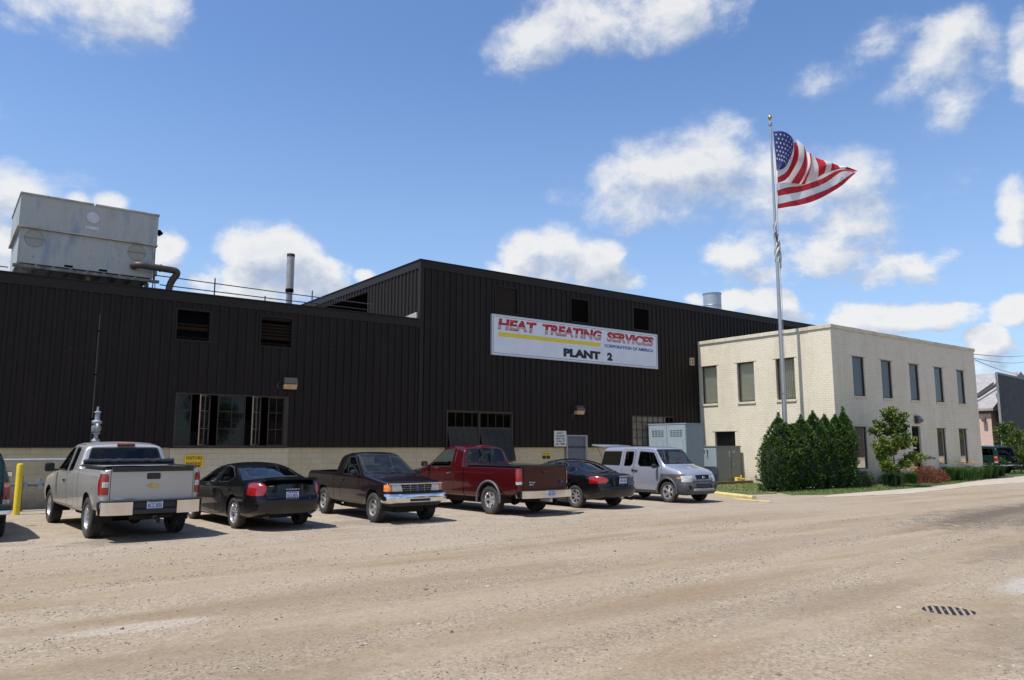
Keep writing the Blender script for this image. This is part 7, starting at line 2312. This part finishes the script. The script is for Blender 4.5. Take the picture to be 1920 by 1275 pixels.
# ================================================================== ELECTRICAL EQUIPMENT, PIPES, BOLLARDS
CAB = simple('cabinet_blue_grey', (0.27, 0.33, 0.37), 0.45, var=0.06, vs=2, dirt=((0.2, 0.2, 0.18), 0.25))
CAB_SHADED = simple('cabinet_shaded_grey', (0.22, 0.27, 0.315), 0.5, var=0.06, vs=2)  # darker copy of the door colour: shade put into the case
ec = empty('electrical_cabinet', (29.08, 24.62, 0), label='tall pale blue-grey electrical cabinet with louvred double doors beside the office', cat='electrical cabinet')
m = MB(); m.box(0.0, 1.27, 0.0, 2.42, 0.05, 2.93); m.build('case', CAB_SHADED, ec)
m = MB(); m.box(-0.04, 1.31, -0.04, 2.46, 2.93, 2.99); m.build('roof', CAB_SHADED, ec)
for i, (a, b_) in enumerate(((0.02, 1.19), (1.21, 2.40))):
    m = MB(); m.box(-0.035, -0.001, a, b_, 0.12, 2.90, 0.004); d_ = m.build('door', CAB, ec)
    m = MB()
    for r in range(4):
        for c in range(4): m.box(-0.052, -0.036, a + 0.2 + c * 0.2, a + 0.36 + c * 0.2, 2.36 + r * 0.09, 2.385 + r * 0.09)
    m.build('louvres', simple('louvre_shade', (0.11, 0.14, 0.16), 0.6), d_)
    m = MB(); m.box(-0.042, -0.036, a + 0.25 if i else a + 0.15, a + 0.26 if i else a + 0.16, 0.3, 2.2); m.build('seam', simple('seam_dark', (0.05, 0.06, 0.07), 0.6), d_)
    m = MB(); m.box(-0.07, -0.036, 1.25 if i else 1.08, 1.30 if i else 1.13, 1.2, 1.45, 0.01); m.build('handle', MATS['dull_cap'], d_)
m = MB(); m.box(-0.045, -0.036, 1.72, 2.12, 1.46, 1.70); m.build('meter_window', simple('meter_dark', (0.02, 0.025, 0.03), 0.2, coat=1), ec)
m = MB(); m.box(-0.045, -0.036, 0.50, 0.66, 1.62, 1.70); m.box(-0.045, -0.036, 0.44, 0.56, 1.66, 1.72); m.build('black_mark', BLACKP, ec)
m = MB(); m.box(-0.045, -0.036, 0.36, 0.66, 1.22, 1.36); m.build('warning_label', simple('label_red', (0.60, 0.10, 0.09), 0.5), ec)
m = MB(); m.box(0.12, 1.15, -0.012, 0.0, 0.3, 2.2); m.build('side_panel', CAB_SHADED, ec)
slab = simple('slab_concrete', (0.40, 0.36, 0.30), 0.9, dirt=((0.2, 0.17, 0.13), 0.6), bump=0.4)
o = empty('transformer_slab', (31.7, 25.7, 0), label='low concrete slab under the transformer box with a dark timber edge', cat='slab')
m = MB(); m.box(-1.0, 1.78, -1.45, 1.6, 0, 0.13, 0.01); m.build('concrete', slab, o)
m = MB(); m.box(-1.8, 1.75, -1.62, -1.47, 0, 0.16, 0.01); m.build('timber_edge', simple('old_timber', (0.14, 0.09, 0.055), 0.9, var=0.3, stretch=(0.2, 1, 1), vs=10, bump=0.5), o)
tr_ = empty('transformer_box', (31.39, 24.67, 0.13), label='low green-grey transformer box with padlocked double doors on the slab', cat='electrical cabinet')
TG = simple('transformer_grey', (0.16, 0.175, 0.165), 0.5, var=0.06)
m = MB(); m.box(0, 1.92, 0, 0.95, 0.0, 1.70); m.build('case', TG, tr_)
m = MB(); m.box(-0.03, 1.95, -0.03, 0.98, 1.70, 1.76); m.build('lid', TG, tr_)
m = MB(); m.box(-0.012, -0.001, 0.02, 0.93, 0.34, 1.66); m.build('sunlit_side', CAB, tr_)  # paler skin on the grey case, sunlight put into its colour
for a, b_ in ((0.06, 1.10), (1.13, 1.86)):
    m = MB(); m.box(a, b_, -0.025, -0.001, 0.14, 1.56, 0.004); d_ = m.build('door', TG, tr_)
m = MB(); m.box(1.20, 1.26, -0.06, -0.026, 0.80, 0.88); m.build('padlock', MATS['brushed_metal'], tr_)
m = MB(); m.box(0.92, 1.02, -0.032, -0.026, 1.20, 1.50); m.box(1.22, 1.42, -0.032, -0.026, 1.42, 1.52); m.build('sticker', simple('sticker_grey', (0.36, 0.37, 0.36), 0.5), tr_)
m = MB()
m.lathe([(0, 0), (0.03, 0), (0.03, 0.06), (0, 0.06)], 10, Matrix.Translation((-0.012, 0.75, 1.52)) @ Matrix.Rotation(rad(-90), 4, 'Y')); m.lathe([(0, 0), (0.03, 0), (0.03, 0.06), (0, 0.06)], 10, Matrix.Translation((-0.012, 0.55, 1.52)) @ Matrix.Rotation(rad(-90), 4, 'Y'))
m.tube([(-0.05, 0.55, 1.50), (-0.05, 0.53, 1.15)], 0.012, 6); m.build('bushing', BLACKP, tr_)
yp = empty('yellow_pipework', (32.95, 24.45, 0.0), label='short yellow gas pipework at the foot of the office wall', cat='pipe')
YP = simple('safety_yellow', (0.72, 0.52, 0.07), 0.5, var=0.15, dirt=((0.35, 0.25, 0.08), 0.5))
m = MB(); m.tube([(-0.3, 0, 0.22), (0.3, 0, 0.22)], 0.05, 10); m.tube([(0.05, 0, 0), (0.05, 0, 0.42)], 0.035, 10); m.tube([(0.3, 0, 0.22), (0.3, 0, 0.02)], 0.05, 10); m.build('pipe', YP, yp, smooth=50)
m = MB(); m.box(-0.4, -0.1, -0.08, 0.08, 0.13, 0.32, 0.02); m.build('valve', YP, yp)

o = empty('wheel_stop', (23.85, 18.05, 0), rz=atan2(16.78 - 19.35, 23.32 - 24.35), label='yellow painted concrete wheel stop in front of the silver crossover', cat='wheel stop')
m = MB(); m.prism([(-0.09, 0), (-0.09, 0.09), (-0.05, 0.14), (0.05, 0.14), (0.09, 0.09), (0.09, 0)], 'x', -1.35, 1.35)
m.build('block', simple('chipped_yellow', (0.56, 0.45, 0.19), 0.7, var=0.12, dirt=((0.36, 0.31, 0.22), 0.6), vs=5, bump=0.4), o)
o = empty('kerb_piece', (22.75, 16.3, 0), rz=atan2(-1.6, -0.15), label='flat broken yellow kerb strip lying in the gravel beside the wheel stop', cat='kerb')
m = MB(); m.box(-0.95, 0.10, -0.10, 0.10, 0, 0.035, 0.01); m.box(0.14, 0.62, -0.09, 0.11, 0, 0.03, 0.01); m.build('strip', MATS['chipped_yellow'], o)

o = empty('bollard', (2.03, 25.3, 0), label='yellow steel bollard in front of the cream block wall', cat='bollard')
m = MB(); m.lathe([(0.0845, 0), (0.0845, 1.34), (0.078, 1.37), (0.05, 1.385), (0.0, 1.39)], 20); m.build('post', simple('bollard_yellow', (0.72, 0.52, 0.025), 0.45, var=0.08, dirt=((0.40, 0.29, 0.05), 0.4)), o, smooth=40)
GP = simple('galvanised_pipe', (0.33, 0.35, 0.37), 0.45, 0.4, var=0.1)
GPD = simple('primer_grey_pipe', (0.15, 0.165, 0.18), 0.5, var=0.15)
o = empty('gas_pipe', (2.2, 26.5, 0), label='two level grey gas pipes with a valve in front of the block wall', cat='pipe')
m = MB(); m.tube([(-10, 0, 1.46), (2.3, 0, 1.46)], 0.045, 12); m.build('upper_pipe', GP, o, smooth=60)
m = MB(); m.tube([(-10, 0.05, 0.74), (1.95, 0.05, 0.74), ], 0.05, 12); m.build('lower_pipe', GPD, o, smooth=60)
m = MB()
for x in (0.10, 0.46, 0.86): m.tube([(x - 0.04, 0.05, 0.74), (x + 0.04, 0.05, 0.74)], 0.085, 14)
m.tube([(0.46, 0.05, 0.66), (0.46, 0.05, 0.93)], 0.04, 10); m.box(0.40, 0.52, -0.02, 0.12, 0.62, 0.88, 0.02)
m.build('valve', simple('valve_grey', (0.30, 0.32, 0.34), 0.4, 0.3), o, smooth=40)
m = MB(); m.tube([(-0.02, 0.08, 0), (-0.02, 0.08, 1.0)], 0.06, 10); m.box(-0.12, 0.08, 0.0, 0.16, 0.0, 0.02); m.build('support', simple('support_shaded', (0.05, 0.045, 0.04), 0.7), o, smooth=40)  # the post's shadow is put into its dark colour
o = empty('gas_regulator', (4.02, 26.5, 0), label='stacked silver gas regulator and vent rising behind the pickup cab', cat='pipe')
prof = [(0.05, 0), (0.05, 1.95), (0.11, 1.97), (0.13, 2.02), (0.11, 2.07), (0.06, 2.10), (0.06, 2.22), (0.11, 2.24), (0.11, 2.28), (0.07, 2.30)]
m = MB(); m.lathe(prof, 18); m.build('riser', GP, o, smooth=30)
m = MB(); m.lathe([(0.10, 2.30), (0.13, 2.36), (0.13, 2.46), (0.09, 2.52)], 18); m.tube(arc([(0, -0.12, 2.33), (0, -0.20, 2.42), (0.0, -0.12, 2.52)], 0.1), 0.055, 10); m.box(-0.14, -0.02, -0.16, 0.02, 2.30, 2.48, 0.02); m.build('regulator_body', MATS['valve_grey'], o, smooth=40)
m = MB(); m.lathe([(0.09, 2.52), (0.14, 2.56), (0.15, 2.60), (0.14, 2.63), (0.075, 2.66), (0.07, 2.86), (0.10, 2.88), (0.10, 2.91), (0.035, 2.94), (0.03, 3.06), (0.0, 3.07)], 18); m.build('bonnet', GP, o, smooth=30)

# storm drain grate in the gravel
o = empty('drain_grate', (9.38, 4.22, 0), rz=rad(-60), label='round iron storm drain grate half buried in the gravel', cat='drain')
GRT = simple('dusty_iron', (0.25, 0.20, 0.15), 0.85, var=0.15, vs=12, bump=0.5)
m = MB(); m.lathe([(0.288, 0.004), (0.292, 0.012), (0.302, 0.010), (0.312, 0.001)], 40); m.build('rim', GRT, o, smooth=40)
m = MB()
for k in range(9):
    x = -0.284 + k * 0.071
    h = sqrt(max(0.002, 0.296 ** 2 - x * x)); hh = 0.010 + 0.003 * (1 - (x / 0.3) ** 2)
    m.prism([(-h, 0.006), (-h * 0.6, hh), (h * 0.6, hh), (h, 0.006)], 'x', x - 0.0145, x + 0.0145)
m.build('bars', GRT, o)
m = MB(); m.lathe([(0.0, 0.005), (0.283, 0.005)], 40); m.build('pit_shade_disc', simple('pit_shade_black', (0.004, 0.004, 0.004), 1.0), o)  # flat black disc stands in for the shade down the drain
# trodden gravel banked against the grate
m = MB(); rnd = random.Random(17); rings = []
nn = 48
jit = [0.5 * rnd.random() + 0.5 * abs(sin(k * 0.37)) for k in range(nn)]
for q, (r0, amp, z_) in enumerate(((0.290, -0.035, 0.004), (0.31, -0.02, 0.014), (0.38, 0.03, 0.012), (0.62, 0.16, -0.002))):
    ring = []
    for k in range(nn):
        a = 2 * pi * k / nn; r_ = r0 + amp * jit[k]
        ring.append(m.bm.verts.new((9.38 + r_ * cos(a), 4.22 + r_ * sin(a), z_ + (0.006 * rnd.random() if 0 < q < 3 else 0))))
    rings.append(ring)
for A, B_ in zip(rings, rings[1:]):
    for k in range(nn): m.bm.faces.new((A[k], A[(k + 1) % nn], B_[(k + 1) % nn], B_[k]))
m.build('gravel_bank', GRAVEL, smooth=60, kind='structure')
# puddle by the red pickup
m = MB(); rnd = random.Random(3)
pts = [(14.5 + (0.42 + 0.08 * rnd.random()) * cos(2 * pi * k / 20) * 1.25, 16.55 + (0.10 + 0.03 * rnd.random()) * sin(2 * pi * k / 20)) for k in range(20)]
m.prism(pts, 'z', 0.001, 0.006); m.build('puddle_water', simple('puddle', (0.05, 0.045, 0.04), 0.05, spec=0.8), kind='structure')

# overhead service wires from the office to a pole down the street
o = empty('utility_pole', (145.2, 48.6, 0), label='distant wooden utility pole down the street carrying the service wires', cat='pole')
m = MB(); m.tube([(0, 0, 0), (0, 0, 18)], 0.18, 10, r2=0.11); m.build('shaft', simple('pole_wood', (0.12, 0.09, 0.065), 0.9), o, smooth=60)
m = MB(); m.box(-0.06, 0.06, -1.1, 1.1, 17.0, 17.15); m.build('crossarm', MATS['pole_wood'], o)
for i, (za, zb_, sag, yy, txt) in enumerate(((7.35, 17.2, 0.35, 0.0, 'upper of the overhead wires leaving the office corner'), (7.22, 16.2, 0.5, 0.25, 'middle of the overhead wires leaving the office corner'), (7.2, 13.8, 0.6, 0.1, 'lowest of the overhead wires leaving the office corner'))):
    m = MB(); A = Vector((OX2 + 0.02, OY + 0.3 + yy, za)); B_ = Vector((145.0, 48.6 + yy * 3 - 0.4, zb_))
    m.tube([A.lerp(B_, t / 24) + Vector((0, 0, -4 * sag * (t / 24) * (1 - t / 24))) for t in range(25)], 0.022, 5)
    o = m.build('overhead_wire', simple('wire_black', (0.03, 0.03, 0.035), 0.6)); tag(o, txt, 'wire', 'overhead wires from the office corner')
m = MB(); m.tube([(0, 0, 0), (0.16, -0.02, 0.10), (0.16, -0.02, 0.28)], 0.03, 8)
o = m.build('wire_bracket', MATS['dull_cap'], loc=(OX2 + 0.0, OY + 0.3, 7.1)); tag(o, 'small bracket holding the wires at the top office corner', 'bracket')

# ================================================================== PLANTS
def leaf_mat(name, stops, rough=0.5, trans=0.25):
    m, N, b, out = new_mat(name)
    ri = N.n('ShaderNodeNewGeometry').outputs['Random Per Island']
    c = N.ramp(ri, *stops)
    N.t.links.new(c, b.inputs['Base Color']); b.inputs['Roughness'].default_value = rough
    b.inputs['Specular IOR Level'].default_value = 0.3
    tr = N.n('ShaderNodeBsdfTranslucent'); N.t.links.new(c, tr.inputs[0])
    mx = N.n('ShaderNodeMixShader', ins={0: trans, 1: b.outputs[0], 2: tr.outputs[0]})
    N.t.links.new(mx.outputs[0], out.inputs[0])
    return m

BARK = simple('bark', (0.11, 0.085, 0.065), 0.9, var=0.3, vs=14, bump=0.7, bs=30)
ARB = leaf_mat('arborvitae_leaf', ((0.0, (0.018, 0.045, 0.010)), (0.5, (0.035, 0.085, 0.016)), (0.80, (0.075, 0.145, 0.024)), (1.0, (0.17, 0.24, 0.045))))
MAG = leaf_mat('magnolia_leaf', ((0.0, (0.05, 0.085, 0.020)), (0.5, (0.13, 0.20, 0.032)), (0.85, (0.26, 0.33, 0.055)), (1.0, (0.38, 0.42, 0.08))), 0.4, 0.38)
MAGD = leaf_mat('magnolia_dark_leaf', ((0.0, (0.022, 0.050, 0.015)), (0.6, (0.045, 0.085, 0.022)), (1.0, (0.10, 0.13, 0.03))), 0.4)
BUSH = leaf_mat('bush_leaf', ((0.0, (0.03, 0.065, 0.014)), (0.5, (0.065, 0.12, 0.022)), (0.85, (0.14, 0.20, 0.035)), (1.0, (0.22, 0.28, 0.05))), 0.45)
BOX = leaf_mat('boxwood_leaf', ((0.0, (0.012, 0.032, 0.008)), (0.6, (0.028, 0.065, 0.014)), (1.0, (0.07, 0.12, 0.025))))
LILY = leaf_mat('lily_leaf', ((0.0, (0.028, 0.085, 0.018)), (0.6, (0.055, 0.135, 0.025)), (1.0, (0.11, 0.19, 0.04))), 0.4, 0.3)
REDL = leaf_mat('red_shrub_leaf', ((0.0, (0.045, 0.055, 0.018)), (0.38, (0.085, 0.085, 0.03)), (0.55, (0.19, 0.05, 0.035)), (0.85, (0.36, 0.065, 0.045)), (1.0, (0.46, 0.15, 0.10))), 0.6)
YELF = leaf_mat('yellow_petal', ((0.0, (0.72, 0.42, 0.01)), (0.6, (0.80, 0.55, 0.02)), (1.0, (0.80, 0.30, 0.03))), 0.5, 0.3)


def leafq(V, F, p, d, up, L, w):
    """one pointed leaf: two triangles folded along the rib"""
    s = d.cross(up)
    if s.length < 1e-4: s = d.cross(Vector((1, 0, 0)))
    s.normalize()
    n = s.cross(d).normalized()
    k = len(V)
    V += [p, p + d * L * 0.5 + s * w * 0.5 + n * w * 0.18, p + d * L, p + d * L * 0.5 - s * w * 0.5 + n * w * 0.18]
    F += [(k, k + 1, k + 2), (k, k + 2, k + 3)]


def mesh_obj(name, V, F, mt, parent, **kw):
    me = bpy.data.meshes.new(name); me.from_pydata(V, [], F)
    return obj_from_mesh(name, me, mt, parent, **kw)


def rvec(r):
    while True:
        v = Vector((r.uniform(-1, 1), r.uniform(-1, 1), r.uniform(-1, 1)))
        if 0.05 < v.length < 1: return v.normalized()


def arborvitae(x, y, h, r, seed, label):
    rd = random.Random(seed)
    root = empty('arborvitae', (x, y, 0), label=label, cat='shrub', group='arborvitae hedge in front of the office')
    m = MB(); m.tube([(0, 0, 0), (0.02, 0.01, h * 0.5), (0, 0, h * 0.93)], 0.06, 8, r2=0.012); m.build('trunk', BARK, root)
    V, F = [], []
    sprays = int(1050 * h * r / 1.6)
    lobes = [(rd.uniform(0, 2 * pi), rd.uniform(0.1, 0.9) * h, rd.uniform(0.10, 0.22)) for _ in range(16)]
    for i in range(sprays):
        t = rd.random() ** 0.85
        z = t * h
        prof = (1 - max(0, (t - 0.62) / 0.38) ** 1.6) ** 0.85
        a = rd.uniform(0, 2 * pi)
        R = r * max(0.04, prof)
        for la, lz, lr in lobes:
            da = abs((a - la + pi) % (2 * pi) - pi)
            R += r * lr * max(0, 1 - da / 0.7) * max(0, 1 - abs(z - lz) / 0.35)
        R *= rd.uniform(0.80, 1.06) * (0.94 + 0.08 * sin(5 * a + z * 4))
        rr = R * (1 - rd.random() ** 2.5 * 0.45)
        c = Vector((rr * cos(a), rr * sin(a), z))
        out = Vector((cos(a), sin(a), 0.55 + rd.uniform(-0.5, 0.8))).normalized()
        k = rd.randint(5, 8)
        for j in range(k):
            d = (out + rvec(rd) * 0.55).normalized()
            leafq(V, F, c + rvec(rd) * 0.04, d, rvec(rd), rd.uniform(0.07, 0.13), rd.uniform(0.022, 0.045))
    for sp_ in range(3 if h > 2.8 else 2):       # leaders that stick out of the top
        lx, ly, lh = (0, 0, rd.uniform(0.25, 0.42)) if sp_ == 0 and h > 2.95 else (rd.uniform(-0.6, 0.6) * r, rd.uniform(-0.5, 0.5) * r, rd.uniform(0.05, 0.22))
        for i in range(int(90 + 260 * lh)):
            t = rd.random(); c = Vector((lx, ly, h * (0.86 if sp_ else 0.94) + lh * 1.3 * t)) + rvec(rd) * 0.15 * (1.05 - t)
            leafq(V, F, c, (Vector((0, 0, 1.0)) + rvec(rd) * 0.8).normalized(), rvec(rd), rd.uniform(0.07, 0.12), rd.uniform(0.022, 0.04))
    mesh_obj('foliage', V, F, ARB, root)
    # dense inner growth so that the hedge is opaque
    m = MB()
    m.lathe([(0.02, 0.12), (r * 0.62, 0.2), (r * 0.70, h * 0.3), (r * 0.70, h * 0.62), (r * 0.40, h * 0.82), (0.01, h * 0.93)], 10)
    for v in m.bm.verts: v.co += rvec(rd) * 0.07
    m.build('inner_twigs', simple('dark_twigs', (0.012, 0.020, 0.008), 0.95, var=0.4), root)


HEDGE = [(28.05, 19.15, 2.25, 0.66, 'leftmost, roundest arborvitae at the gravel end of the hedge'),
         (28.68, 19.25, 3.00, 0.66, 'tall pointed arborvitae second from the left, just left of the flagpole'),
         (29.50, 19.30, 2.74, 0.78, 'arborvitae third from the left, right in front of the flagpole'),
         (30.35, 19.25, 2.98, 0.78, 'fourth arborvitae from the left, broad topped in mid hedge'),
         (31.05, 19.10, 3.22, 0.66, 'fifth arborvitae from the left with a thin spike on top'),
         (31.80, 19.00, 3.10, 0.68, 'sixth arborvitae from the left, in front of the office corner'),
         (32.50, 18.90, 3.10, 0.66, 'seventh arborvitae from the left with a ragged double top'),
         (32.88, 18.72, 3.30, 0.52, 'rightmost and tallest arborvitae at the corner of the office')]
for i, (x, y, h, r, lb) in enumerate(HEDGE): arborvitae(x, y, h, r, 20 + i, lb)


def branchy(name, x, y, h, rx, ry, seed, mt, mt2, nleaf, leaf, label, cat, z0=0.25, trunk_r=0.045, blobs=None, group=None):
    """small tree or bush: trunk, limbs and leaf clusters at the twig ends"""
    rd = random.Random(seed)
    root = empty(name, (x, y, 0), label=label, cat=cat, group=group)
    m = MB()
    m.tube([(0, 0, 0), (0.04, 0.02, h * 0.35), (-0.03, 0.0, h * 0.7), (0, 0, h * 0.97)], trunk_r, 8, r2=0.008)
    tips = []
    nb = 34
    for i in range(nb):
        t = z0 + (0.95 - z0) * (i + rd.random()) / nb
        a = rd.uniform(0, 2 * pi)
        w = blobs(t) if blobs else sin(pi * min(1, 0.12 + t * 0.85)) ** 0.6
        L = w * rd.uniform(0.65, 1.1)
        s = Vector((0, 0, h * t * 0.82)); e = Vector((rx * L * cos(a), ry * L * sin(a), min(h, h * t + 0.12 * h * rd.random())))
        mid = s.lerp(e, 0.55) + Vector((0, 0, -0.03))
        m.tube([s, mid, e], trunk_r * 0.35, 5, r2=0.004, caps=False)
        tips += [(s.lerp(e, q) + rvec(rd) * 0.06, (e - s).normalized()) for q in (0.45, 0.62, 0.78, 0.9, 1.0)]
    tips.append((Vector((0, 0, h)), Vector((0, 0, 1))))
    m.build('trunk', BARK, root, smooth=60)
    V, F, V2, F2 = [], [], [], []
    per = max(1, nleaf // len(tips))
    for p, d in tips:
        for j in range(per):
            q = p + rvec(rd) * rd.uniform(0.02, 0.20)
            dd = (d * 0.6 + rvec(rd) + Vector((0, 0, 0.25))).normalized()
            L = leaf * rd.uniform(0.65, 1.25)
            if mt2 and (p.z > h * 0.62) and rd.random() < 0.6: leafq(V2, F2, q, dd, rvec(rd), L, L * 0.5)
            else: leafq(V, F, q, dd, rvec(rd), L, L * 0.5)
    mesh_obj('crown', V, F, mt, root)
    if F2: mesh_obj('crown_top', V2, F2, mt2, root)
    return root


branchy('young_magnolia', 35.65, 17.95, 3.55, 1.10, 1.05, 41, MAG, MAGD, 6800, 0.155, 'young leafy tree with yellow-green lower leaves in front of the office', 'tree', z0=0.16,
        blobs=lambda t: 0.55 + 0.5 * t / 0.35 if t < 0.35 else (1.05 - 0.2 * (t - 0.35) / 0.3 if t < 0.65 else 0.72 - 1.3 * (t - 0.65)))
branchy('bush', 59.2, 21.6, 3.35, 1.75, 1.6, 55, BUSH, None, 5200, 0.15, 'big loose green bush by the street at the right edge', 'shrub', z0=0.10,
        blobs=lambda t: 0.95 if t < 0.5 else 1.0 - 0.75 * (t - 0.5) / 0.5)
branchy('bush', 62.6, 22.4, 2.9, 1.6, 1.5, 58, BUSH, None, 3600, 0.15, 'second green bush at the very right, behind the big loose one', 'shrub', z0=0.12,
        blobs=lambda t: 0.95 if t < 0.5 else 1.0 - 0.75 * (t - 0.5) / 0.5)


def mound(name, x, y, rx, ry, h, seed, mt, n, leaf, label, group=None, upright=0.3, flowers=0):
    rd = random.Random(seed)
    root = empty(name, (x, y, 0.03), label=label, cat='shrub', group=group)
    V, F = [], []
    for i in range(n):
        v = rvec(rd); v.z = abs(v.z)
        k = 1 - 0.5 * rd.random() ** 2
        k *= 0.9 + 0.14 * sin(v.x * 7 + seed) * cos(v.y * 6)
        p = Vector((v.x * rx * k, v.y * ry * k, 0.03 + v.z * h * k))
        leafq(V, F, p, (v + rvec(rd) * 0.8 + Vector((0, 0, upright))).normalized(), rvec(rd), leaf * rd.uniform(0.6, 1.3), leaf * rd.uniform(0.3, 0.5))
    mesh_obj('foliage', V, F, mt, root)
    m = MB()
    for i in range(14):
        a = rd.uniform(0, 2 * pi); m.tube([(0.05 * cos(a), 0.05 * sin(a), 0), (rx * 0.55 * cos(a), ry * 0.55 * sin(a), h * 0.65)], 0.012, 5, r2=0.004)
    m.build('stems', BARK, root)
    return root


def daylily(x, y, r, h, seed, label, flowers, group='daylily clumps along the office front'):
    rd = random.Random(seed)
    root = empty('daylily', (x, y, 0.03), label=label, cat='plant', group=group)
    V, F = [], []
    for i in range(int(330 * r / 0.5)):
        a = rd.uniform(0, 2 * pi); b0 = r * 0.55 * sqrt(rd.random())
        a0 = rd.uniform(0, 2 * pi)
        base = Vector((b0 * cos(a0), b0 * sin(a0), 0))
        L = h * rd.uniform(0.8, 1.15); w = rd.uniform(0.010, 0.018)
        reach = r * rd.uniform(0.35, 0.95)
        s = Vector((-sin(a), cos(a), 0)) * w
        k = len(V)
        for q in range(5):
            t = q / 4
            p = base + Vector((cos(a), sin(a), 0)) * reach * t ** 1.5 + Vector((0, 0, L * (1.55 * t - 0.85 * t * t)))
            ww = (1 - t ** 2) * 1.0 + 0.05
            V += [p - s * ww, p + s * ww]
        F += [(k + 2 * q, k + 2 * q + 1, k + 2 * q + 3, k + 2 * q + 2) for q in range(4)]
    mesh_obj('leaves', V, F, LILY, root)
    if flowers:
        V, F = [], []
        for i in range(flowers):
            a = rd.uniform(0, 2 * pi); b0 = r * 0.8 * sqrt(rd.random()); c = Vector((b0 * cos(a), b0 * sin(a), h * rd.uniform(0.85, 1.15)))
            for j in range(6):
                b_ = j * pi / 3 + rd.random() * 0.3
                leafq(V, F, c, Vector((cos(b_), sin(b_), 0.5)).normalized(), Vector((0, 0, 1)), 0.085, 0.05)
        mesh_obj('flowers', V, F, YELF, root)


rd = random.Random(70)
for i, (x, y, rx, h, lb) in enumerate(((34.15, 18.75, 0.45, 0.72, 'dark clipped boxwood right beside the tallest arborvitae'), (35.0, 18.95, 0.42, 0.70, 'second dark boxwood, below the left office window'), (37.1, 18.9, 0.62, 0.72, 'dark low shrub just right of the young tree'), (37.9, 19.05, 0.5, 0.68, 'dark low shrub left of the yellow flowers by the door'))):
    mound('boxwood', x, y, rx, rx, h, 60 + i, BOX, 1500, 0.06, lb, 'low dark shrubs by the office')
for i, (x, y, r, h, fl, lb) in enumerate(((35.75, 18.25, 0.50, 0.72, 5, 'daylily clump left of the young tree with a few yellow blooms'),
                                          (36.55, 18.45, 0.45, 0.66, 4, 'daylily clump at the foot of the young tree'),
                                          (38.55, 18.70, 0.50, 0.74, 26, 'daylily clump full of yellow blooms left of the red shrub'))):
    daylily(x, y, r, h, 80 + i, lb, fl)
n = 13
for i in range(n):
    t = i / (n - 1)
    x = 43.7 + 9.2 * t; y = 19.15 + 1.35 * t - (0.45 if i % 2 else 0.0)
    names = ['first', 'second', 'third', 'fourth', 'fifth', 'sixth', 'seventh', 'eighth', 'ninth', 'tenth', 'eleventh', 'twelfth', 'last']
    daylily(x, y, 0.62, 0.86 + 0.10 * rd.random(), 100 + i, names[i] + ' daylily clump of the long row, counted from the red shrub', (9 if i < 4 else 3 if i < 8 else 0), 'long row of daylily clumps right of the red shrub')
mound('red_shrub', 40.0, 18.55, 0.88, 0.65, 0.95, 91, REDL, 3600, 0.07, 'larger red flowering shrub under the office door', 'red shrubs by the entrance')
mound('red_shrub', 41.8, 18.85, 0.90, 0.60, 0.68, 92, REDL, 2800, 0.07, 'smaller, lower red shrub right of the larger one', 'red shrubs by the entrance')
# utility clean-out cover on the far lawn
o = empty('lawn_cover', (52.3, 19.75, 0.02), label='pale round utility cover in the far lawn', cat='cover')
m = MB(); m.lathe([(0, 0.06), (0.5, 0.05), (0.58, 0.0)], 20); m.build('lid', slab, o)

# trees on the other side of the street, behind the viewer: they show as dark reflections in glass and paint
def street_tree(seed):
    rd = random.Random(seed)
    root = empty('street_tree', (0, 0, 0), label='broad tree across the street seen only in reflections', cat='tree', group='trees across the street')
    m = MB(); m.tube([(0, 0, 0), (0.1, 0.05, 2.5), (0, 0, 6.5)], 0.24, 8, r2=0.06)
    for k in range(7):
        a = rd.uniform(0, 2 * pi); m.tube([(0, 0, 2.4 + k * 0.5), (1.2 * cos(a), 1.2 * sin(a), 4 + k * 0.5), (2.3 * cos(a), 2.3 * sin(a), 5.0 + k * 0.5)], 0.09, 6, r2=0.02)
    m.build('trunk', BARK, root)
    V, F = [], []
    lob = [(rvec(rd) * rd.uniform(0.8, 2.2) + Vector((0, 0, 5.8)), rd.uniform(1.2, 2.0)) for _ in range(11)]
    for i in range(2600):
        c, r = rd.choice(lob); v = rvec(rd)
        leafq(V, F, c + v * r * (1 - 0.4 * rd.random() ** 2), (v + rvec(rd)).normalized(), rvec(rd), rd.uniform(0.25, 0.45), rd.uniform(0.14, 0.24))
    mesh_obj('crown', V, F, BUSH, root)
    return root
pr = [street_tree(300), street_tree(301)]
rd = random.Random(12)
for i in range(26):
    o = pr[i] if i < 2 else copy_tree(pr[i % 2])
    s_ = rd.uniform(0.85, 1.4)
    o.location = (-24 + i * 7.2 + max(0, i - 12) * 3.0 + rd.uniform(-2, 2), -18 - rd.uniform(0, 5), 0); o.scale = (s_,) * 3; o.rotation_euler = (0, 0, rd.uniform(0, 6))

o = empty('reflection_warehouse', (120, -42, 0), label='long low block added across the street to darken window reflections', cat='building')  # unseen building, added so that window reflections turn darker
m = MB(); m.box(-85, 95, -12, 12, 0, 6.0); m.build('wall', simple('brown_brick_far', (0.12, 0.09, 0.07), 0.9, var=0.2, vs=0.5), o)
m = MB(); m.prism([(-12.5, 6.0), (0, 9.0), (12.5, 6.0)], 'x', -85.5, 95.5); m.build('roof', ROOFM, o)
